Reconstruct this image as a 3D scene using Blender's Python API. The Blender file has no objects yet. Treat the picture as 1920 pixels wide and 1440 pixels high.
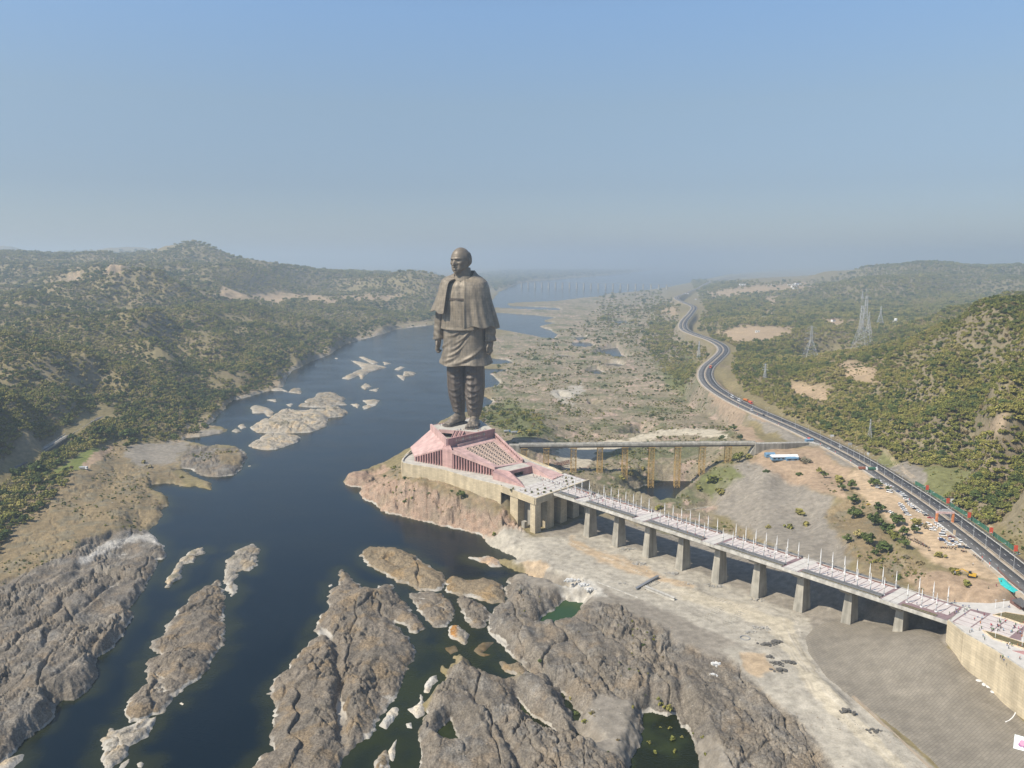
import bpy, bmesh, math, random
import numpy as np
from mathutils import Vector, Matrix

# ------------------------------------------------------------------ camera, sky, sun, exposure
S = bpy.context.scene
COL = S.collection
CAM_H, CAM_F = 232.0, 1500.0                      # metres above the water, focal length in 1920-wide pixels
PITCH = math.atan((720 - 490) / CAM_F)
CP, SP = math.cos(PITCH), math.sin(PITCH)
cam_d = bpy.data.cameras.new('camera')
cam = bpy.data.objects.new('camera', cam_d)
COL.objects.link(cam)
cam.location = (0, 0, CAM_H)
cam.rotation_euler = (math.pi / 2 - PITCH, 0, 0)
cam_d.sensor_width = 36.0
cam_d.lens = 36.0 * CAM_F / 1920.0
cam_d.clip_start = 1.0
cam_d.clip_end = 200000.0
S.camera = cam

SUN_EL = math.radians(48)
SUN_H = (-0.902, -0.432)                          # horizontal direction towards the sun
w = bpy.data.worlds.new('World'); S.world = w; w.use_nodes = True
nt = w.node_tree
bg = nt.nodes['Background']
sky = nt.nodes.new('ShaderNodeTexSky'); sky.sky_type = 'NISHITA'
sky.sun_disc = False
sky.sun_elevation = SUN_EL
sky.sun_rotation = math.atan2(SUN_H[0], SUN_H[1]) % (2 * math.pi)
sky.altitude = 200.0; sky.air_density = 1.0; sky.dust_density = 0.6; sky.ozone_density = 3.0
# a thick winter haze dulls the low sky all round: multiply by elevation
tcs = nt.nodes.new('ShaderNodeTexCoord'); sxs = nt.nodes.new('ShaderNodeSeparateXYZ'); nt.links.new(tcs.outputs['Generated'], sxs.inputs[0])
rmp = nt.nodes.new('ShaderNodeValToRGB'); nt.links.new(sxs.outputs[2], rmp.inputs[0])
els = rmp.color_ramp.elements
els[0].position = 0.0; els[0].color = (.44, .46, .55, 1); els[1].position = 1.0; els[1].color = (1, 1, 1, 1)
for ps, cl in ((.09, (.52, .505, .54)), (.18, (.76, .70, .64)), (.28, (.90, .92, .90))):
    e_ = els.new(ps); e_.color = (*cl, 1)
mxs = nt.nodes.new('ShaderNodeMix'); mxs.data_type = 'RGBA'; mxs.blend_type = 'MULTIPLY'; mxs.inputs[0].default_value = 1
nt.links.new(sky.outputs[0], mxs.inputs[6]); nt.links.new(rmp.outputs[0], mxs.inputs[7]); nt.links.new(mxs.outputs[2], bg.inputs[0])
bg.inputs[1].default_value = 0.122
sl = bpy.data.lights.new('sun', 'SUN'); sun = bpy.data.objects.new('sun', sl); COL.objects.link(sun)
sl.energy = 4.6; sl.angle = math.radians(0.53); sl.color = (1.0, 0.92, 0.79)
sd = Vector((SUN_H[0] * math.cos(SUN_EL), SUN_H[1] * math.cos(SUN_EL), math.sin(SUN_EL))).normalized()
sun.rotation_euler = sd.to_track_quat('Z', 'Y').to_euler()
S.view_settings.view_transform = 'Standard'; S.view_settings.look = 'None'
S.view_settings.gamma = 1.0; S.view_settings.use_curve_mapping = False
S.view_settings.exposure = 0.5
S.render.engine = 'CYCLES'
S.cycles.max_bounces = 5; S.cycles.diffuse_bounces = 2; S.cycles.glossy_bounces = 2
S.cycles.transmission_bounces = 2; S.cycles.volume_bounces = 1; S.cycles.transparent_max_bounces = 8

# ------------------------------------------------------------------ helpers
RNG = np.random.default_rng(7)
random.seed(7)

def P(px, py, z=0.0):
    """place on the level z that the photograph shows at (px, py)"""
    r = (px - 960) / CAM_F; d = (py - 720) / CAM_F
    Y = CP - d * SP; Z = -SP - d * CP
    k = (CAM_H - z) / -Z
    return (r * k, Y * k, z)

def AT(px, py, Y):
    """the point at distance Y"""
    d = (py - 720) / CAM_F; r = (px - 960) / CAM_F
    k = Y / (CP - d * SP)
    return (r * k, Y, CAM_H + (-SP - d * CP) * k)

def Q(x, y, z):
    dz = z - CAM_H; f = y * CP - dz * SP; u = y * SP + dz * CP
    return 960 + CAM_F * x / f, 720 - CAM_F * u / f

_perm = np.random.default_rng(3).permutation(4096).astype(np.int32)
_ga = np.random.default_rng(4).random(4096).astype(np.float32) * 2 * np.pi
_gx, _gy = np.cos(_ga), np.sin(_ga)

def perlin(x, y, seed=0):
    x = np.asarray(x, np.float32); y = np.asarray(y, np.float32)
    xi = np.floor(x).astype(np.int32); yi = np.floor(y).astype(np.int32)
    fx = x - xi; fy = y - yi
    def g(ix, iy, dx, dy):
        h = _perm[(_perm[(ix + seed * 131) & 4095] + iy + seed * 17) & 4095]
        return _gx[h] * dx + _gy[h] * dy
    u = fx * fx * fx * (fx * (fx * 6 - 15) + 10); v = fy * fy * fy * (fy * (fy * 6 - 15) + 10)
    a = g(xi, yi, fx, fy); b = g(xi + 1, yi, fx - 1, fy)
    c = g(xi, yi + 1, fx, fy - 1); d = g(xi + 1, yi + 1, fx - 1, fy - 1)
    return ((a + u * (b - a)) + v * ((c + u * (d - c)) - (a + u * (b - a)))) * 1.5

def fbm(x, y, seed=0, octv=4, gain=0.5):
    o = 0; a = 1.0
    for i in range(octv):
        o = o + a * perlin(x * 2.03 ** i, y * 2.03 ** i, seed + i); a *= gain
    return o

def worley(x, y, seed=0):
    """distances to the nearest and second nearest scattered point and a number for the cell"""
    x = np.asarray(x, np.float32); y = np.asarray(y, np.float32)
    xi = np.floor(x).astype(np.int32); yi = np.floor(y).astype(np.int32)
    f1 = np.full(x.shape, 9., np.float32); f2 = f1.copy(); cid = np.zeros(x.shape, np.float32)
    for i in (-1, 0, 1):
        for j in (-1, 0, 1):
            h = _perm[(_perm[(xi + i + seed * 31) & 4095] + yi + j + seed * 7) & 4095]
            px = xi + i + (h & 63) / 63.; py = yi + j + ((h >> 6) & 63) / 63.
            d = np.hypot(px - x, py - y).astype(np.float32)
            m = d < f1
            f2 = np.where(m, f1, np.minimum(f2, d)); cid = np.where(m, h / 4096., cid); f1 = np.where(m, d, f1)
    return f1, f2, cid

def ridged(x, y, seed=0, octv=4, gain=0.5):
    o = 0; a = 1.0
    for i in range(octv):
        o = o + a * (1 - np.abs(perlin(x * 2.1 ** i, y * 2.1 ** i, seed + i)) * 2); a *= gain
    return o

def smooth(x, a, b):
    t = np.clip((x - a) / (b - a), 0, 1); return t * t * (3 - 2 * t)

def poly_sdf(X, Y, poly):
    """signed distance to a closed polygon, positive inside"""
    p = np.asarray(poly, np.float32); n = len(p)
    d2 = np.full(X.shape, 1e18, np.float32); ins = np.zeros(X.shape, bool)
    for i in range(n):
        ax, ay = p[i]; bx, by = p[(i + 1) % n]
        ex, ey = bx - ax, by - ay
        wx = X - ax; wy = Y - ay
        t = np.clip((wx * ex + wy * ey) / (ex * ex + ey * ey + 1e-9), 0, 1)
        dx = wx - ex * t; dy = wy - ey * t
        np.minimum(d2, dx * dx + dy * dy, out=d2)
        if ey != 0:
            ins ^= ((ay > Y) != (by > Y)) & (X < ex * (Y - ay) / ey + ax)
    d = np.sqrt(d2)
    return np.where(ins, d, -d)

def line_dist(X, Y, pts):
    """distance to an open polyline and the value (third column) at the foot"""
    d2 = np.full(X.shape, 1e18, np.float32); v = np.zeros(X.shape, np.float32)
    for (ax, ay, az), (bx, by, bz) in zip(pts[:-1], pts[1:]):
        ex, ey = bx - ax, by - ay
        t = np.clip(((X - ax) * ex + (Y - ay) * ey) / (ex * ex + ey * ey + 1e-9), 0, 1)
        q = (X - ax - ex * t) ** 2 + (Y - ay - ey * t) ** 2
        m = q < d2
        d2 = np.where(m, q, d2); v = np.where(m, az + (bz - az) * t, v)
    return np.sqrt(d2), v

def catmull(pts, n=6):
    pts = [np.array(p, float) for p in pts]
    out = []
    for i in range(len(pts) - 1):
        p0 = pts[max(i - 1, 0)]; p1 = pts[i]; p2 = pts[i + 1]; p3 = pts[min(i + 2, len(pts) - 1)]
        for k in range(n):
            t = k / n
            out.append(0.5 * ((2 * p1) + (p2 - p0) * t + (2 * p0 - 5 * p1 + 4 * p2 - p3) * t * t + (3 * p1 - p0 - 3 * p2 + p3) * t ** 3))
    out.append(pts[-1])
    return [tuple(p) for p in out]

# ---- objects
def tag(o, label=None, cat=None, group=None, kind=None):
    if label: o['label'] = label
    if cat: o['category'] = cat
    if group: o['group'] = group
    if kind: o['kind'] = kind
    return o

def link(name, me, parent=None, loc=None, rz=None):
    o = bpy.data.objects.new(name, me); COL.objects.link(o)
    if parent is not None: o.parent = parent
    if loc is not None: o.location = loc
    if rz is not None: o.rotation_euler = (0, 0, rz)
    return o

def empty(name, loc, rz=0.0, label=None, cat=None, group=None):
    o = link(name, None, None, loc, rz)
    o.empty_display_size = 1
    return tag(o, label, cat, group)

def np_mesh(name, V, Fq, mat=None, smooth_=False, attrs=None):
    """mesh from a vertex array and an (n,4) or (n,3) face array"""
    V = np.ascontiguousarray(V, np.float32); Fq = np.ascontiguousarray(Fq, np.int32)
    me = bpy.data.meshes.new(name)
    me.vertices.add(len(V)); me.vertices.foreach_set('co', V.ravel())
    n, k = Fq.shape
    me.loops.add(n * k); me.loops.foreach_set('vertex_index', Fq.ravel())
    me.polygons.add(n)
    me.polygons.foreach_set('loop_start', np.arange(0, n * k, k, dtype=np.int32))
    me.polygons.foreach_set('loop_total', np.full(n, k, np.int32))
    if smooth_: me.polygons.foreach_set('use_smooth', np.ones(n, bool))
    if attrs:
        for an, (ty, arr) in attrs.items():
            a = me.attributes.new(an, ty, 'POINT')
            a.data.foreach_set('color' if ty == 'FLOAT_COLOR' else 'value' if ty == 'FLOAT' else 'vector', np.ascontiguousarray(arr, np.float32).ravel())
    me.update(calc_edges=True)
    if mat: me.materials.append(mat)
    return me

class MB:
    """collects faces and builds one mesh"""
    def __init__(s): s.v = []; s.f = []; s.m = []; s.mi = 0
    def face(s, pts):
        i = len(s.v); s.v += [tuple(p) for p in pts]; s.f.append(tuple(range(i, i + len(pts)))); s.m.append(s.mi)
    def hexa(s, b, t):
        """bottom and top quads (same winding, anticlockwise from above)"""
        i = len(s.v); s.v += [tuple(p) for p in b] + [tuple(p) for p in t]
        n = len(b)
        s.f.append(tuple(i + k for k in reversed(range(n)))); s.f.append(tuple(i + n + k for k in range(n)))
        for k in range(n):
            k2 = (k + 1) % n
            s.f.append((i + k, i + k2, i + n + k2, i + n + k))
        s.m += [s.mi] * (n + 2)
        return s
    def box(s, c, d, rz=0.0):
        cx, cy, cz = c; hx, hy, hz = d[0] / 2, d[1] / 2, d[2] / 2
        co, si = math.cos(rz), math.sin(rz)
        q = [(-hx, -hy), (hx, -hy), (hx, hy), (-hx, hy)]
        q = [(cx + x * co - y * si, cy + x * si + y * co) for x, y in q]
        return s.hexa([(x, y, cz - hz) for x, y in q], [(x, y, cz + hz) for x, y in q])
    def prism(s, poly, z0, z1):
        """poly anticlockwise list of (x,y); z0/z1 numbers or lists"""
        n = len(poly)
        a = z0 if hasattr(z0, '__len__') else [z0] * n
        b = z1 if hasattr(z1, '__len__') else [z1] * n
        ar = sum(poly[i][0] * poly[(i + 1) % n][1] - poly[(i + 1) % n][0] * poly[i][1] for i in range(n))
        idx = list(range(n)) if ar > 0 else list(reversed(range(n)))
        return s.hexa([(poly[i][0], poly[i][1], a[i]) for i in idx], [(poly[i][0], poly[i][1], b[i]) for i in idx])
    def wall(s, a, b, t, z0a, z1a, z0b=None, z1b=None):
        """upright slab from a to b, thickness t, with heights at each end"""
        z0b = z0a if z0b is None else z0b; z1b = z1a if z1b is None else z1b
        d = np.array([b[0] - a[0], b[1] - a[1]], float); L = np.hypot(*d); n = np.array([-d[1], d[0]]) / L * t / 2
        q = [(a[0] - n[0], a[1] - n[1]), (b[0] - n[0], b[1] - n[1]), (b[0] + n[0], b[1] + n[1]), (a[0] + n[0], a[1] + n[1])]
        return s.prism(q, [z0a, z0b, z0b, z0a], [z1a, z1b, z1b, z1a])
    def bar(s, a, b, r, n=4, r2=None):
        a = Vector(a); b = Vector(b); d = (b - a)
        if d.length < 1e-6: return s
        d.normalize(); r2 = r if r2 is None else r2
        up = Vector((0, 0, 1)) if abs(d.z) < 0.95 else Vector((1, 0, 0))
        u = d.cross(up).normalized(); v = u.cross(d)
        i = len(s.v)
        for p, rr in ((a, r), (b, r2)):
            for k in range(n):
                t = 2 * math.pi * (k + .5) / n
                s.v.append(tuple(p + (u * math.cos(t) + v * math.sin(t)) * rr))
        for k in range(n):
            k2 = (k + 1) % n
            s.f.append((i + k, i + n + k, i + n + k2, i + k2)); s.m.append(s.mi)
        s.f.append(tuple(i + k for k in range(n))); s.f.append(tuple(i + n + k for k in reversed(range(n)))); s.m += [s.mi] * 2
        return s
    def lathe(s, prof, n=12, c=(0, 0)):
        i = len(s.v)
        for r, z in prof:
            for k in range(n):
                t = 2 * math.pi * k / n; s.v.append((c[0] + r * math.cos(t), c[1] + r * math.sin(t), z))
        for j in range(len(prof) - 1):
            for k in range(n):
                k2 = (k + 1) % n
                s.f.append((i + j * n + k, i + j * n + k2, i + (j + 1) * n + k2, i + (j + 1) * n + k)); s.m.append(s.mi)
        s.f.append(tuple(i + k for k in reversed(range(n)))); s.f.append(tuple(i + (len(prof) - 1) * n + k for k in range(n))); s.m += [s.mi] * 2
        return s
    def mesh(s, name, mats, smooth_=False):
        me = bpy.data.meshes.new(name); me.from_pydata(s.v, [], s.f)
        for m in (mats if isinstance(mats, (list, tuple)) else [mats]): me.materials.append(m)
        me.polygons.foreach_set('material_index', s.m)
        if smooth_: me.polygons.foreach_set('use_smooth', [True] * len(s.f))
        me.update(); return me
    def build(s, name, mats, parent=None, loc=None, rz=None, smooth_=False):
        return link(name, s.mesh(name, mats, smooth_), parent, loc, rz)

def copy_tree(o, loc=None, rz=None, label=None, group=None, parent=None):
    c = o.copy(); COL.objects.link(c)
    if parent is not None: c.parent = parent
    if loc is not None: c.location = loc
    if rz is not None: c.rotation_euler = (0, 0, rz)
    if label: c['label'] = label
    if group: c['group'] = group
    for ch in o.children: copy_tree(ch, parent=c)
    return c

# ---- materials
def mat(name, col, rough=0.8, metal=0.0, var=0.25, scale=0.5, bump=0.0, bscale=None, col2=None, spec=0.3, emis=None, coord='pos'):
    m = bpy.data.materials.new(name); m.use_nodes = True
    n = m.node_tree.nodes; l = m.node_tree.links
    b = n['Principled BSDF']; b.inputs['Roughness'].default_value = rough; b.inputs['Metallic'].default_value = metal
    b.inputs['Specular IOR Level'].default_value = spec
    if coord == 'pos':
        g = n.new('ShaderNodeNewGeometry'); vec = g.outputs['Position']
    else:
        g = n.new('ShaderNodeTexCoord'); vec = g.outputs['Object']
    nz = n.new('ShaderNodeTexNoise'); nz.inputs['Scale'].default_value = scale; nz.inputs['Detail'].default_value = 5
    l.new(vec, nz.inputs['Vector'])
    mr = n.new('ShaderNodeMapRange'); mr.inputs[1].default_value = .3; mr.inputs[2].default_value = .7
    l.new(nz.outputs['Fac'], mr.inputs[0])
    mx = n.new('ShaderNodeMix'); mx.data_type = 'RGBA'
    c2 = col2 if col2 else tuple(c * (1 - var) for c in col)
    c1 = col if col2 else tuple(min(1, c * (1 + var * .6)) for c in col)
    mx.inputs[6].default_value = (*c2, 1); mx.inputs[7].default_value = (*c1, 1)
    l.new(mr.outputs[0], mx.inputs[0]); l.new(mx.outputs[2], b.inputs['Base Color'])
    if bump:
        nb = n.new('ShaderNodeTexNoise'); nb.inputs['Scale'].default_value = bscale or scale * 4; nb.inputs['Detail'].default_value = 4
        l.new(vec, nb.inputs['Vector'])
        bp = n.new('ShaderNodeBump'); bp.inputs['Strength'].default_value = 1; bp.inputs['Distance'].default_value = bump
        l.new(nb.outputs['Fac'], bp.inputs['Height']); l.new(bp.outputs[0], b.inputs['Normal'])
    if emis:
        b.inputs['Emission Color'].default_value = (*col, 1); b.inputs['Emission Strength'].default_value = emis
    m['mix'] = mx.name
    return m
# ------------------------------------------------------------------ shorelines, read off the photograph (pixel pairs)
def c_(s, ox, oy, pts): return [(ox + x / s, oy + y / s) for x, y in pts]

LEFT_SHORE = [(935,548),(925,562),(900,575),(870,588),(840,600),(812,609),(790,612),(744,617),(720,625),(698,632),(652,643.5),(631,655),(615,666),(583,678),(565,688),(549,694),
 (535,710),(532,724),(510,732),(494,735),(475,741),(455,747),(438,750),(425,758),(421,767),(410,777),(397,792),(385,799),(400,799.5),(418,802),(427,807.5),
 (415,812),(400,814.5),(375,819),(350,821),(343,825),(350,829),(370,832),(390,838),(408,836),(425,836),(440,838),(452,842),(462,851),(460,862),(456,872),(452,880),(440,891),(420,893),(400,894.5),(385,893),(375,891),(366,884),
 (357,880),(345,878.5),(325,881),(326,884.5),(345,883.5),(353,887),(360,893),(380,901),(397,906),(395,918),(380,916),(367,911),(350,913),(338,911),(325,907),(310,906),(298,907),(285,909),(281,913),(284,918),(290,921),
 (297,926),(308,929),(314,935),(318,944),(315,949),(305,951),(302,957),(306,966),(300,972),(295,982),(285,988),(275,995),(287,1003),(300,1017),(306,1024),(312,1040),(304,1049),(295,1049),(295,1058),
 (287,1073),(275,1095),(268,1108),(254,1128),(240,1139),(249,1150),(248,1160),(235,1180),(226,1196),(214,1211),(198,1224),(183,1232),(180,1244),(185,1263),(176,1279),(165,1293),
 (152,1304),(138,1312),(120,1312),(105,1317),(105,1330),(101,1345),(89,1361),(78,1368),(67,1373),(52,1386),(37,1400),(22,1412),(9,1425),(-20,1452),(-60,1490),(-120,1540)]
LEFT_POLY = [P(x, y)[:2] for x, y in LEFT_SHORE] + [(-500, 200), (-3000, 200), (-60000, 30000), (-60000, 95000), (6000, 95000)] + [P(x, y)[:2] for x, y in [(1500,495.2),(1400,497),(1300,501),(1230,506),(1150,514.5),(1090,520),(1040,524),(1000,527),(975,531),(955,538)]]

RIGHT_SHORE = [(1900,494.6),(1600,497.5),(1480,504),(1380,513),(1330,522),(1285,533),(1235,541),(1205,545.5),(1165,549),(1142,551),(1130,555.5),(1090,559),(1060,562.5),(1040,565),(1010,566),(970,567.5),(950,570),(960,573),(1000,575.5),(1040,577),(1052,579),(1050,582),(1020,581),(980,580.5),(950,578),(927,579),
 (900,583),(930,586),(970,588.5),(1005,591),(1042,595.5),(1030,599),(1018,602),(1045,606),(1022,609.5),(1012,612.5),(1030,618),(1046,627),(1038,636),(1010,631.5),(980,626),(950,620.5),(930,617),(905,618),(890,630),(880,648),(895,665),(917,671),(950,675),(963,680.5),(940,684),(905,683),(893,688),(905,691),(950,692),(947,697),(920,701),(927,707),(937,717),
 (932,724),(912,728),(898,733),(904,741),(922,750),(924,757),(907,765),(885,772),(850,778),(818,800),(800,822),(782,842),(768,853),(753,864),(741,867),(730,871),(715,877),(700,881),(680,887),(660,893),(645,900),(647,908),(656,912),(679,914),(674,925),(681,935),(693,940),(705,946),(716,957),(722,962),(739,964),(758,969),(780,974),
 (800,978),(825,985),(848,990),(870,994),(890,1000),(904,1004),(911,1017),(925,1026),(940,1032),(950,1037),(961,1041),(972,1049),(978,1057),(960,1055),(938,1052),(928,1053),(938,1057.5),(955,1065),(969,1070),(985,1075),(1000,1081),(1015,1088),(1030,1095),(1048,1100),(1062,1103),(1072,1108),(1069,1112),(1050,1108),
 (1034,1099),(1015,1096),(994,1085),(976,1085),(960,1087),(948,1089),(957,1097),(948,1105),(949,1122),(948,1135),(938,1138),(929,1144),(920,1165),(914,1186),(926,1196),(939,1205),(948,1218),(957,1229),(968,1238),(978,1245),(990,1258),(1002,1270),(990,1275),(969,1274),(945,1280),(923,1279),(906,1268),(887,1260),(874,1241),(862,1231),(853,1234),
 (856,1246),(844,1249),(849,1262),(839,1261),(829,1251),(827,1258),(836,1268),(838,1278),(827,1288),(816,1297),(806,1308),(798,1322),(800,1338),(793,1349),(797,1361),(781,1370),(784,1382),(788,1392),(795,1407),(790,1424),(787,1440),(780,1490),(770,1540)]
RIGHT_POLY = [P(x, y)[:2] for x, y in RIGHT_SHORE] + [(300, 200), (3000, 200), (60000, 30000), (60000, 60000)]

POOLS = [  # outline, colour kind: 0 river water, 1 bright green, 2 dark weedy green
 ([(1000,1172),(1030,1147),(1058,1126),(1077,1128),(1095,1130),(1090,1140),(1087,1147),(1080,1157),(1074,1166),(1055,1172),(1037,1179),(1025,1176),(1010,1180)],1),
 ([(1206,1340),(1224,1335),(1251,1345),(1267,1340),(1280,1358),(1293,1374),(1299,1390),(1304,1409),(1314,1440),(1330,1480),(1180,1480),(1182,1430),(1192,1412),(1201,1398),(1203,1380),(1202,1364)],2),
 ([(966,1303),(975,1315),(984,1330),(1005,1345),(1027,1361),(1040,1374),(1052,1390),(1035,1382),(1018,1373),(998,1356),(981,1339)],2),
 ([(1050,1295),(1066,1319),(1080,1328),(1087,1340),(1087,1361),(1072,1346),(1063,1332),(1054,1311)],2),
 ([(1077,1369),(1095,1385),(1111,1403),(1098,1400),(1084,1395)],2),
 ([(816,1373),(830,1361),(844,1352),(854,1370),(865,1394),(841,1391)],2),
 ([(1173,923),(1185,918),(1199,914),(1212,908),(1221,904),(1249,901),(1272,902),(1294,901),(1300,909),(1291,916),(1280,924),(1272,929),(1266,940),(1250,942),(1238,942),(1225,938),(1210,934),(1193,932)],0),
 ([(1171,828),(1185,822),(1199,816),(1213,822),(1210,829)],0),
 ([(1280,959),(1300,955),(1336,951),(1340,956),(1312,962),(1290,964)],0),
 ([(1075,632),(1097,631),(1102,635),(1085,640)],0), ([(1072,642),(1105,642),(1120,649),(1095,654),(1075,650)],0),
 ([(1130,655),(1157,651),(1165,665),(1185,674),(1160,676),(1132,667),(1112,665)],0), ([(1045,666),(1080,667),(1083,671),(1052,673)],0),
 ([(1125,682),(1155,681),(1171,685),(1162,691),(1135,688)],0), ([(1102,697),(1120,692),(1137,700),(1120,706),(1102,702)],0),
 ([(1152,602),(1175,600),(1175,607),(1157,609)],0), ([(1172,574),(1207,571),(1195,577)],0), ([(1107,760),(1125,762),(1112,766)],0),
 ([(1048,742),(1060,745),(1066,752),(1056,751)],0)]
POOL_W = [[P(x, y)[:2] for x, y in p] for p, k in POOLS]

# ------------------------------------------------------------------ the roads (median line, pixel and level)
ROAD_PX = [(1400,514,30),(1340,526,32),(1310,540,34),(1285,550,36),(1268,558,36),(1280,566,37),(1300,575,38),(1296,586,39),(1284,600,40),(1280,610,40),(1285,619,41),(1306,628,41),(1332,637,42),(1352,648,42),(1356,659,42),(1342,674,42),(1327,688,42),(1322,704,42),(1332,722,42),(1360,742,42),(1400,763,42),
 (1450,785,42),(1500,807,42),(1560,836,42),(1620,868,42),(1680,906,42),(1720,932,42),(1770,967,42),(1830,1012,42),(1885,1056,42),(1930,1092,42),(2010,1160,42),(2120,1262,42)]
ROAD = catmull([P(*p) for p in ROAD_PX], 6)
ROAD_A = np.array(ROAD)

LROAD_PX = [(-120, 985, 16), (-30, 915, 19), (20, 882, 21), (72, 851, 22.5), (112, 826, 23.5), (150, 803, 24.5), (172, 790, 25), (200, 776, 24)]

# ------------------------------------------------------------------ height of the land
CTRL = []
def ctl(*pts):
    for p in pts: CTRL.append(P(*p))
def far(*pts):
    for p in pts: CTRL.append(AT(*p[:2], p[2]))
# right bank, near
ctl((1000,1180,8),(1100,1200,10),(1250,1250,11),(1400,1300,11),(1000,1380,9),(900,1330,8),(1150,1330,7),(1500,1400,11),(1700,1440,12),(1850,1440,13),(2100,1440,20),(1300,1500,8),
    (960,1040,4),(1040,1030,8),(1150,1060,9),(1300,1100,9.5),(1450,1150,10.5),(1500,1230,11),(1600,1190,11),(1720,1220,12.5),(1650,1320,11),(1850,1300,13),(1780,1205,16),(1900,1330,15),(1777,1192,32),(1797,1206,30),(1815,1220,28.5),(1840,1247,25),(1862,1276,22),(1900,1312,19))
# the rock that carries the base building
ctl((754,889,27),(790,899,27.5),(832,911,28),(883,917,28.5),(915,930,27),(939,943,23),(960,985,12),(985,998,9),(1003,1008,8),(800,940,15),(860,960,14),(900,985,7),(700,900,5),(735,930,8),(770,880,29),(840,860,32),(900,850,34),(960,850,36),(985,828,37),(960,800,30),(930,790,22))
# river flats behind
ctl((1010,868,22),(1075,886,16),(1124,893,15),(1171,884,15),(1221,885,16),(1270,885,17),(1316,881,19),(1365,867,26),(1400,862,32),(1100,930,12),(1150,960,7),(1230,955,2.5),(1180,948,3),(1290,950,3),(1320,935,5),(1340,965,5),(1280,990,6),(1150,930,5),(1340,1000,8),(1200,990,6),(1250,860,14),(1100,830,12),
    (1000,760,9),(1100,760,9),(1200,760,9),(1290,760,12),(1350,790,20),(1420,820,34),(1440,835,42),(1000,690,7),(1100,720,8),(1200,690,7),(1280,690,14),(1270,640,12),(1100,620,6),(1200,610,6),(1240,570,10),(1000,640,5),(1100,575,5),(1050,570,4))
# embankment, car park
ctl((1480,850,40),(1540,835,42),(1440,880,34),(1400,900,24),(1360,930,16),(1470,920,24),(1540,900,36),(1600,920,40),(1560,970,30),(1500,990,20),(1600,1010,35),(1560,1040,24),(1640,1000,40),(1650,1060,33),(1700,1020,41),(1760,1070,40),(1680,1100,31),(1740,1120,35),(1800,1090,40),(1850,1090,41),(1900,1120,40),(1860,1130,38),(1790,1140,37),(1680,930,41.5),(1720,960,42),(1780,1010,42),(1850,1060,42),(1950,1180,38))
# under the footbridge
ctl((1102,1005,7.1),(1155,1024,7.4),(1213,1043,8),(1275,1067,7.9),(1343,1093,7.5),(1417,1120,7.8),(1498,1146,9),(1587,1170,11.8),(1685,1174,20.5))
# right hill
ctl((1440,740,46),(1500,775,48),(1560,800,50),(1620,835,47),(1700,880,45),(1780,915,46),(1860,985,45),(1920,1030,44),(2000,1060,48),(1800,880,52),(1880,930,54),(1920,900,68),(1990,930,72),
    (1480,700,56),(1530,690,66),(1600,680,78),(1660,655,96),(1720,632,114),(1780,612,134),(1830,597,150),(1880,584,168),(1920,576,178),(2000,566,192),(2150,560,205),(1900,760,112),(1800,760,92),(1700,780,70),(1600,760,62),(1900,680,142),(1780,690,112),(1680,710,84),(1980,800,110),(2100,800,130))
far((1560,690,1900),(1640,640,2000),(1720,610,1900),(1800,585,1900),(1920,560,1900),(2050,540,1800))
ctl((1400,700,46),(1380,660,44),(1440,640,44),(1420,600,40),(1520,620,44),(1600,600,44),(1500,570,36),(1380,570,38),(1650,575,40),(1750,570,44),(1340,580,38),(1850,556,40))
far((1750,493,6000),(1650,499,6200),(1580,508,6300),(1850,503,6000),(1920,498,6000),(2000,496,6000),(1480,524,6500),(2200,490,6200),(1700,520,4800),(1900,522,4800),(1560,535,5500))
# left bank
ctl((60,930,15),(110,890,17),(150,850,17),(200,960,12),(100,1020,11),(40,1090,10),(60,1150,8),(140,1120,8),(200,1080,6),(60,1250,9),(20,1330,8),(120,1230,8),(-60,1350,9),(200,1160,6),(270,1030,3),(230,850,8),(300,850,5),(340,860,5),(420,860,8),(270,890,8),(300,920,6),(250,920,9),
    (100,845,20),(60,880,19),(150,800,26),(200,790,24),(300,790,14),(380,770,7),(250,775,22),(420,740,10),(30,800,50),(0,740,78),(-100,720,100),(0,640,114),(80,650,102),(150,665,88),(220,690,66),(290,722,42),(330,745,26),(100,740,58),(200,745,36),
    (340,690,30),(400,690,34),(430,690,30),(480,665,34),(520,640,44),(560,655,22),(600,630,24),(680,605,22),(760,590,20),(300,640,84),(400,630,72),(480,615,66),(560,600,60),(660,580,50),(740,560,60),(350,590,100),(450,580,92),(560,565,70),(650,555,64),(250,590,118),(120,600,110))
far((220,508,2600),(180,522,2500),(262,522,2550),(130,545,2400),(330,540,2700),(50,560,2300),(0,545,2600),(-120,520,2600))
far((360,457,4500),(335,464,4450),(390,465,4550),(300,482,4350),(425,482,4500),(445,493,4600),(470,500,4700),(500,503,4800),(250,488,4250),(170,477,4200),(100,481,4200),(40,474,4400),(-60,464,4500),(-300,460,4500),(270,500,3600),(400,500,3800),(150,500,3600),(540,508,5300),(640,511,5600),(720,520,4300),(770,509,4200),(815,514,4200),(850,530,4200),(700,545,3900),(880,560,4000))
far((20,456,9800),(240,464,9800),(130,472,9500),(-150,452,9800),(350,478,9800))
for a_ in (-.9, -.6, -.3, 0., .3, .6, .9):
    for Y_ in (9500, 14000, 25000, 60000): CTRL.append((a_ * Y_, Y_, 14.0))
for x_, y_ in ((-150, 9000), (500, 8000), (-900, 8500), (1500, 9000)): CTRL.append((x_, y_, 10.0))
for pts_ in (LEFT_SHORE, RIGHT_SHORE):
    for i_, (x_, y_) in enumerate(pts_):
        if i_ % 3 == 0 and y_ < 1000 and not (650 < x_ < 1000 and 790 < y_ < 1100): CTRL.append(P(x_, y_, 2.5))
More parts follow.
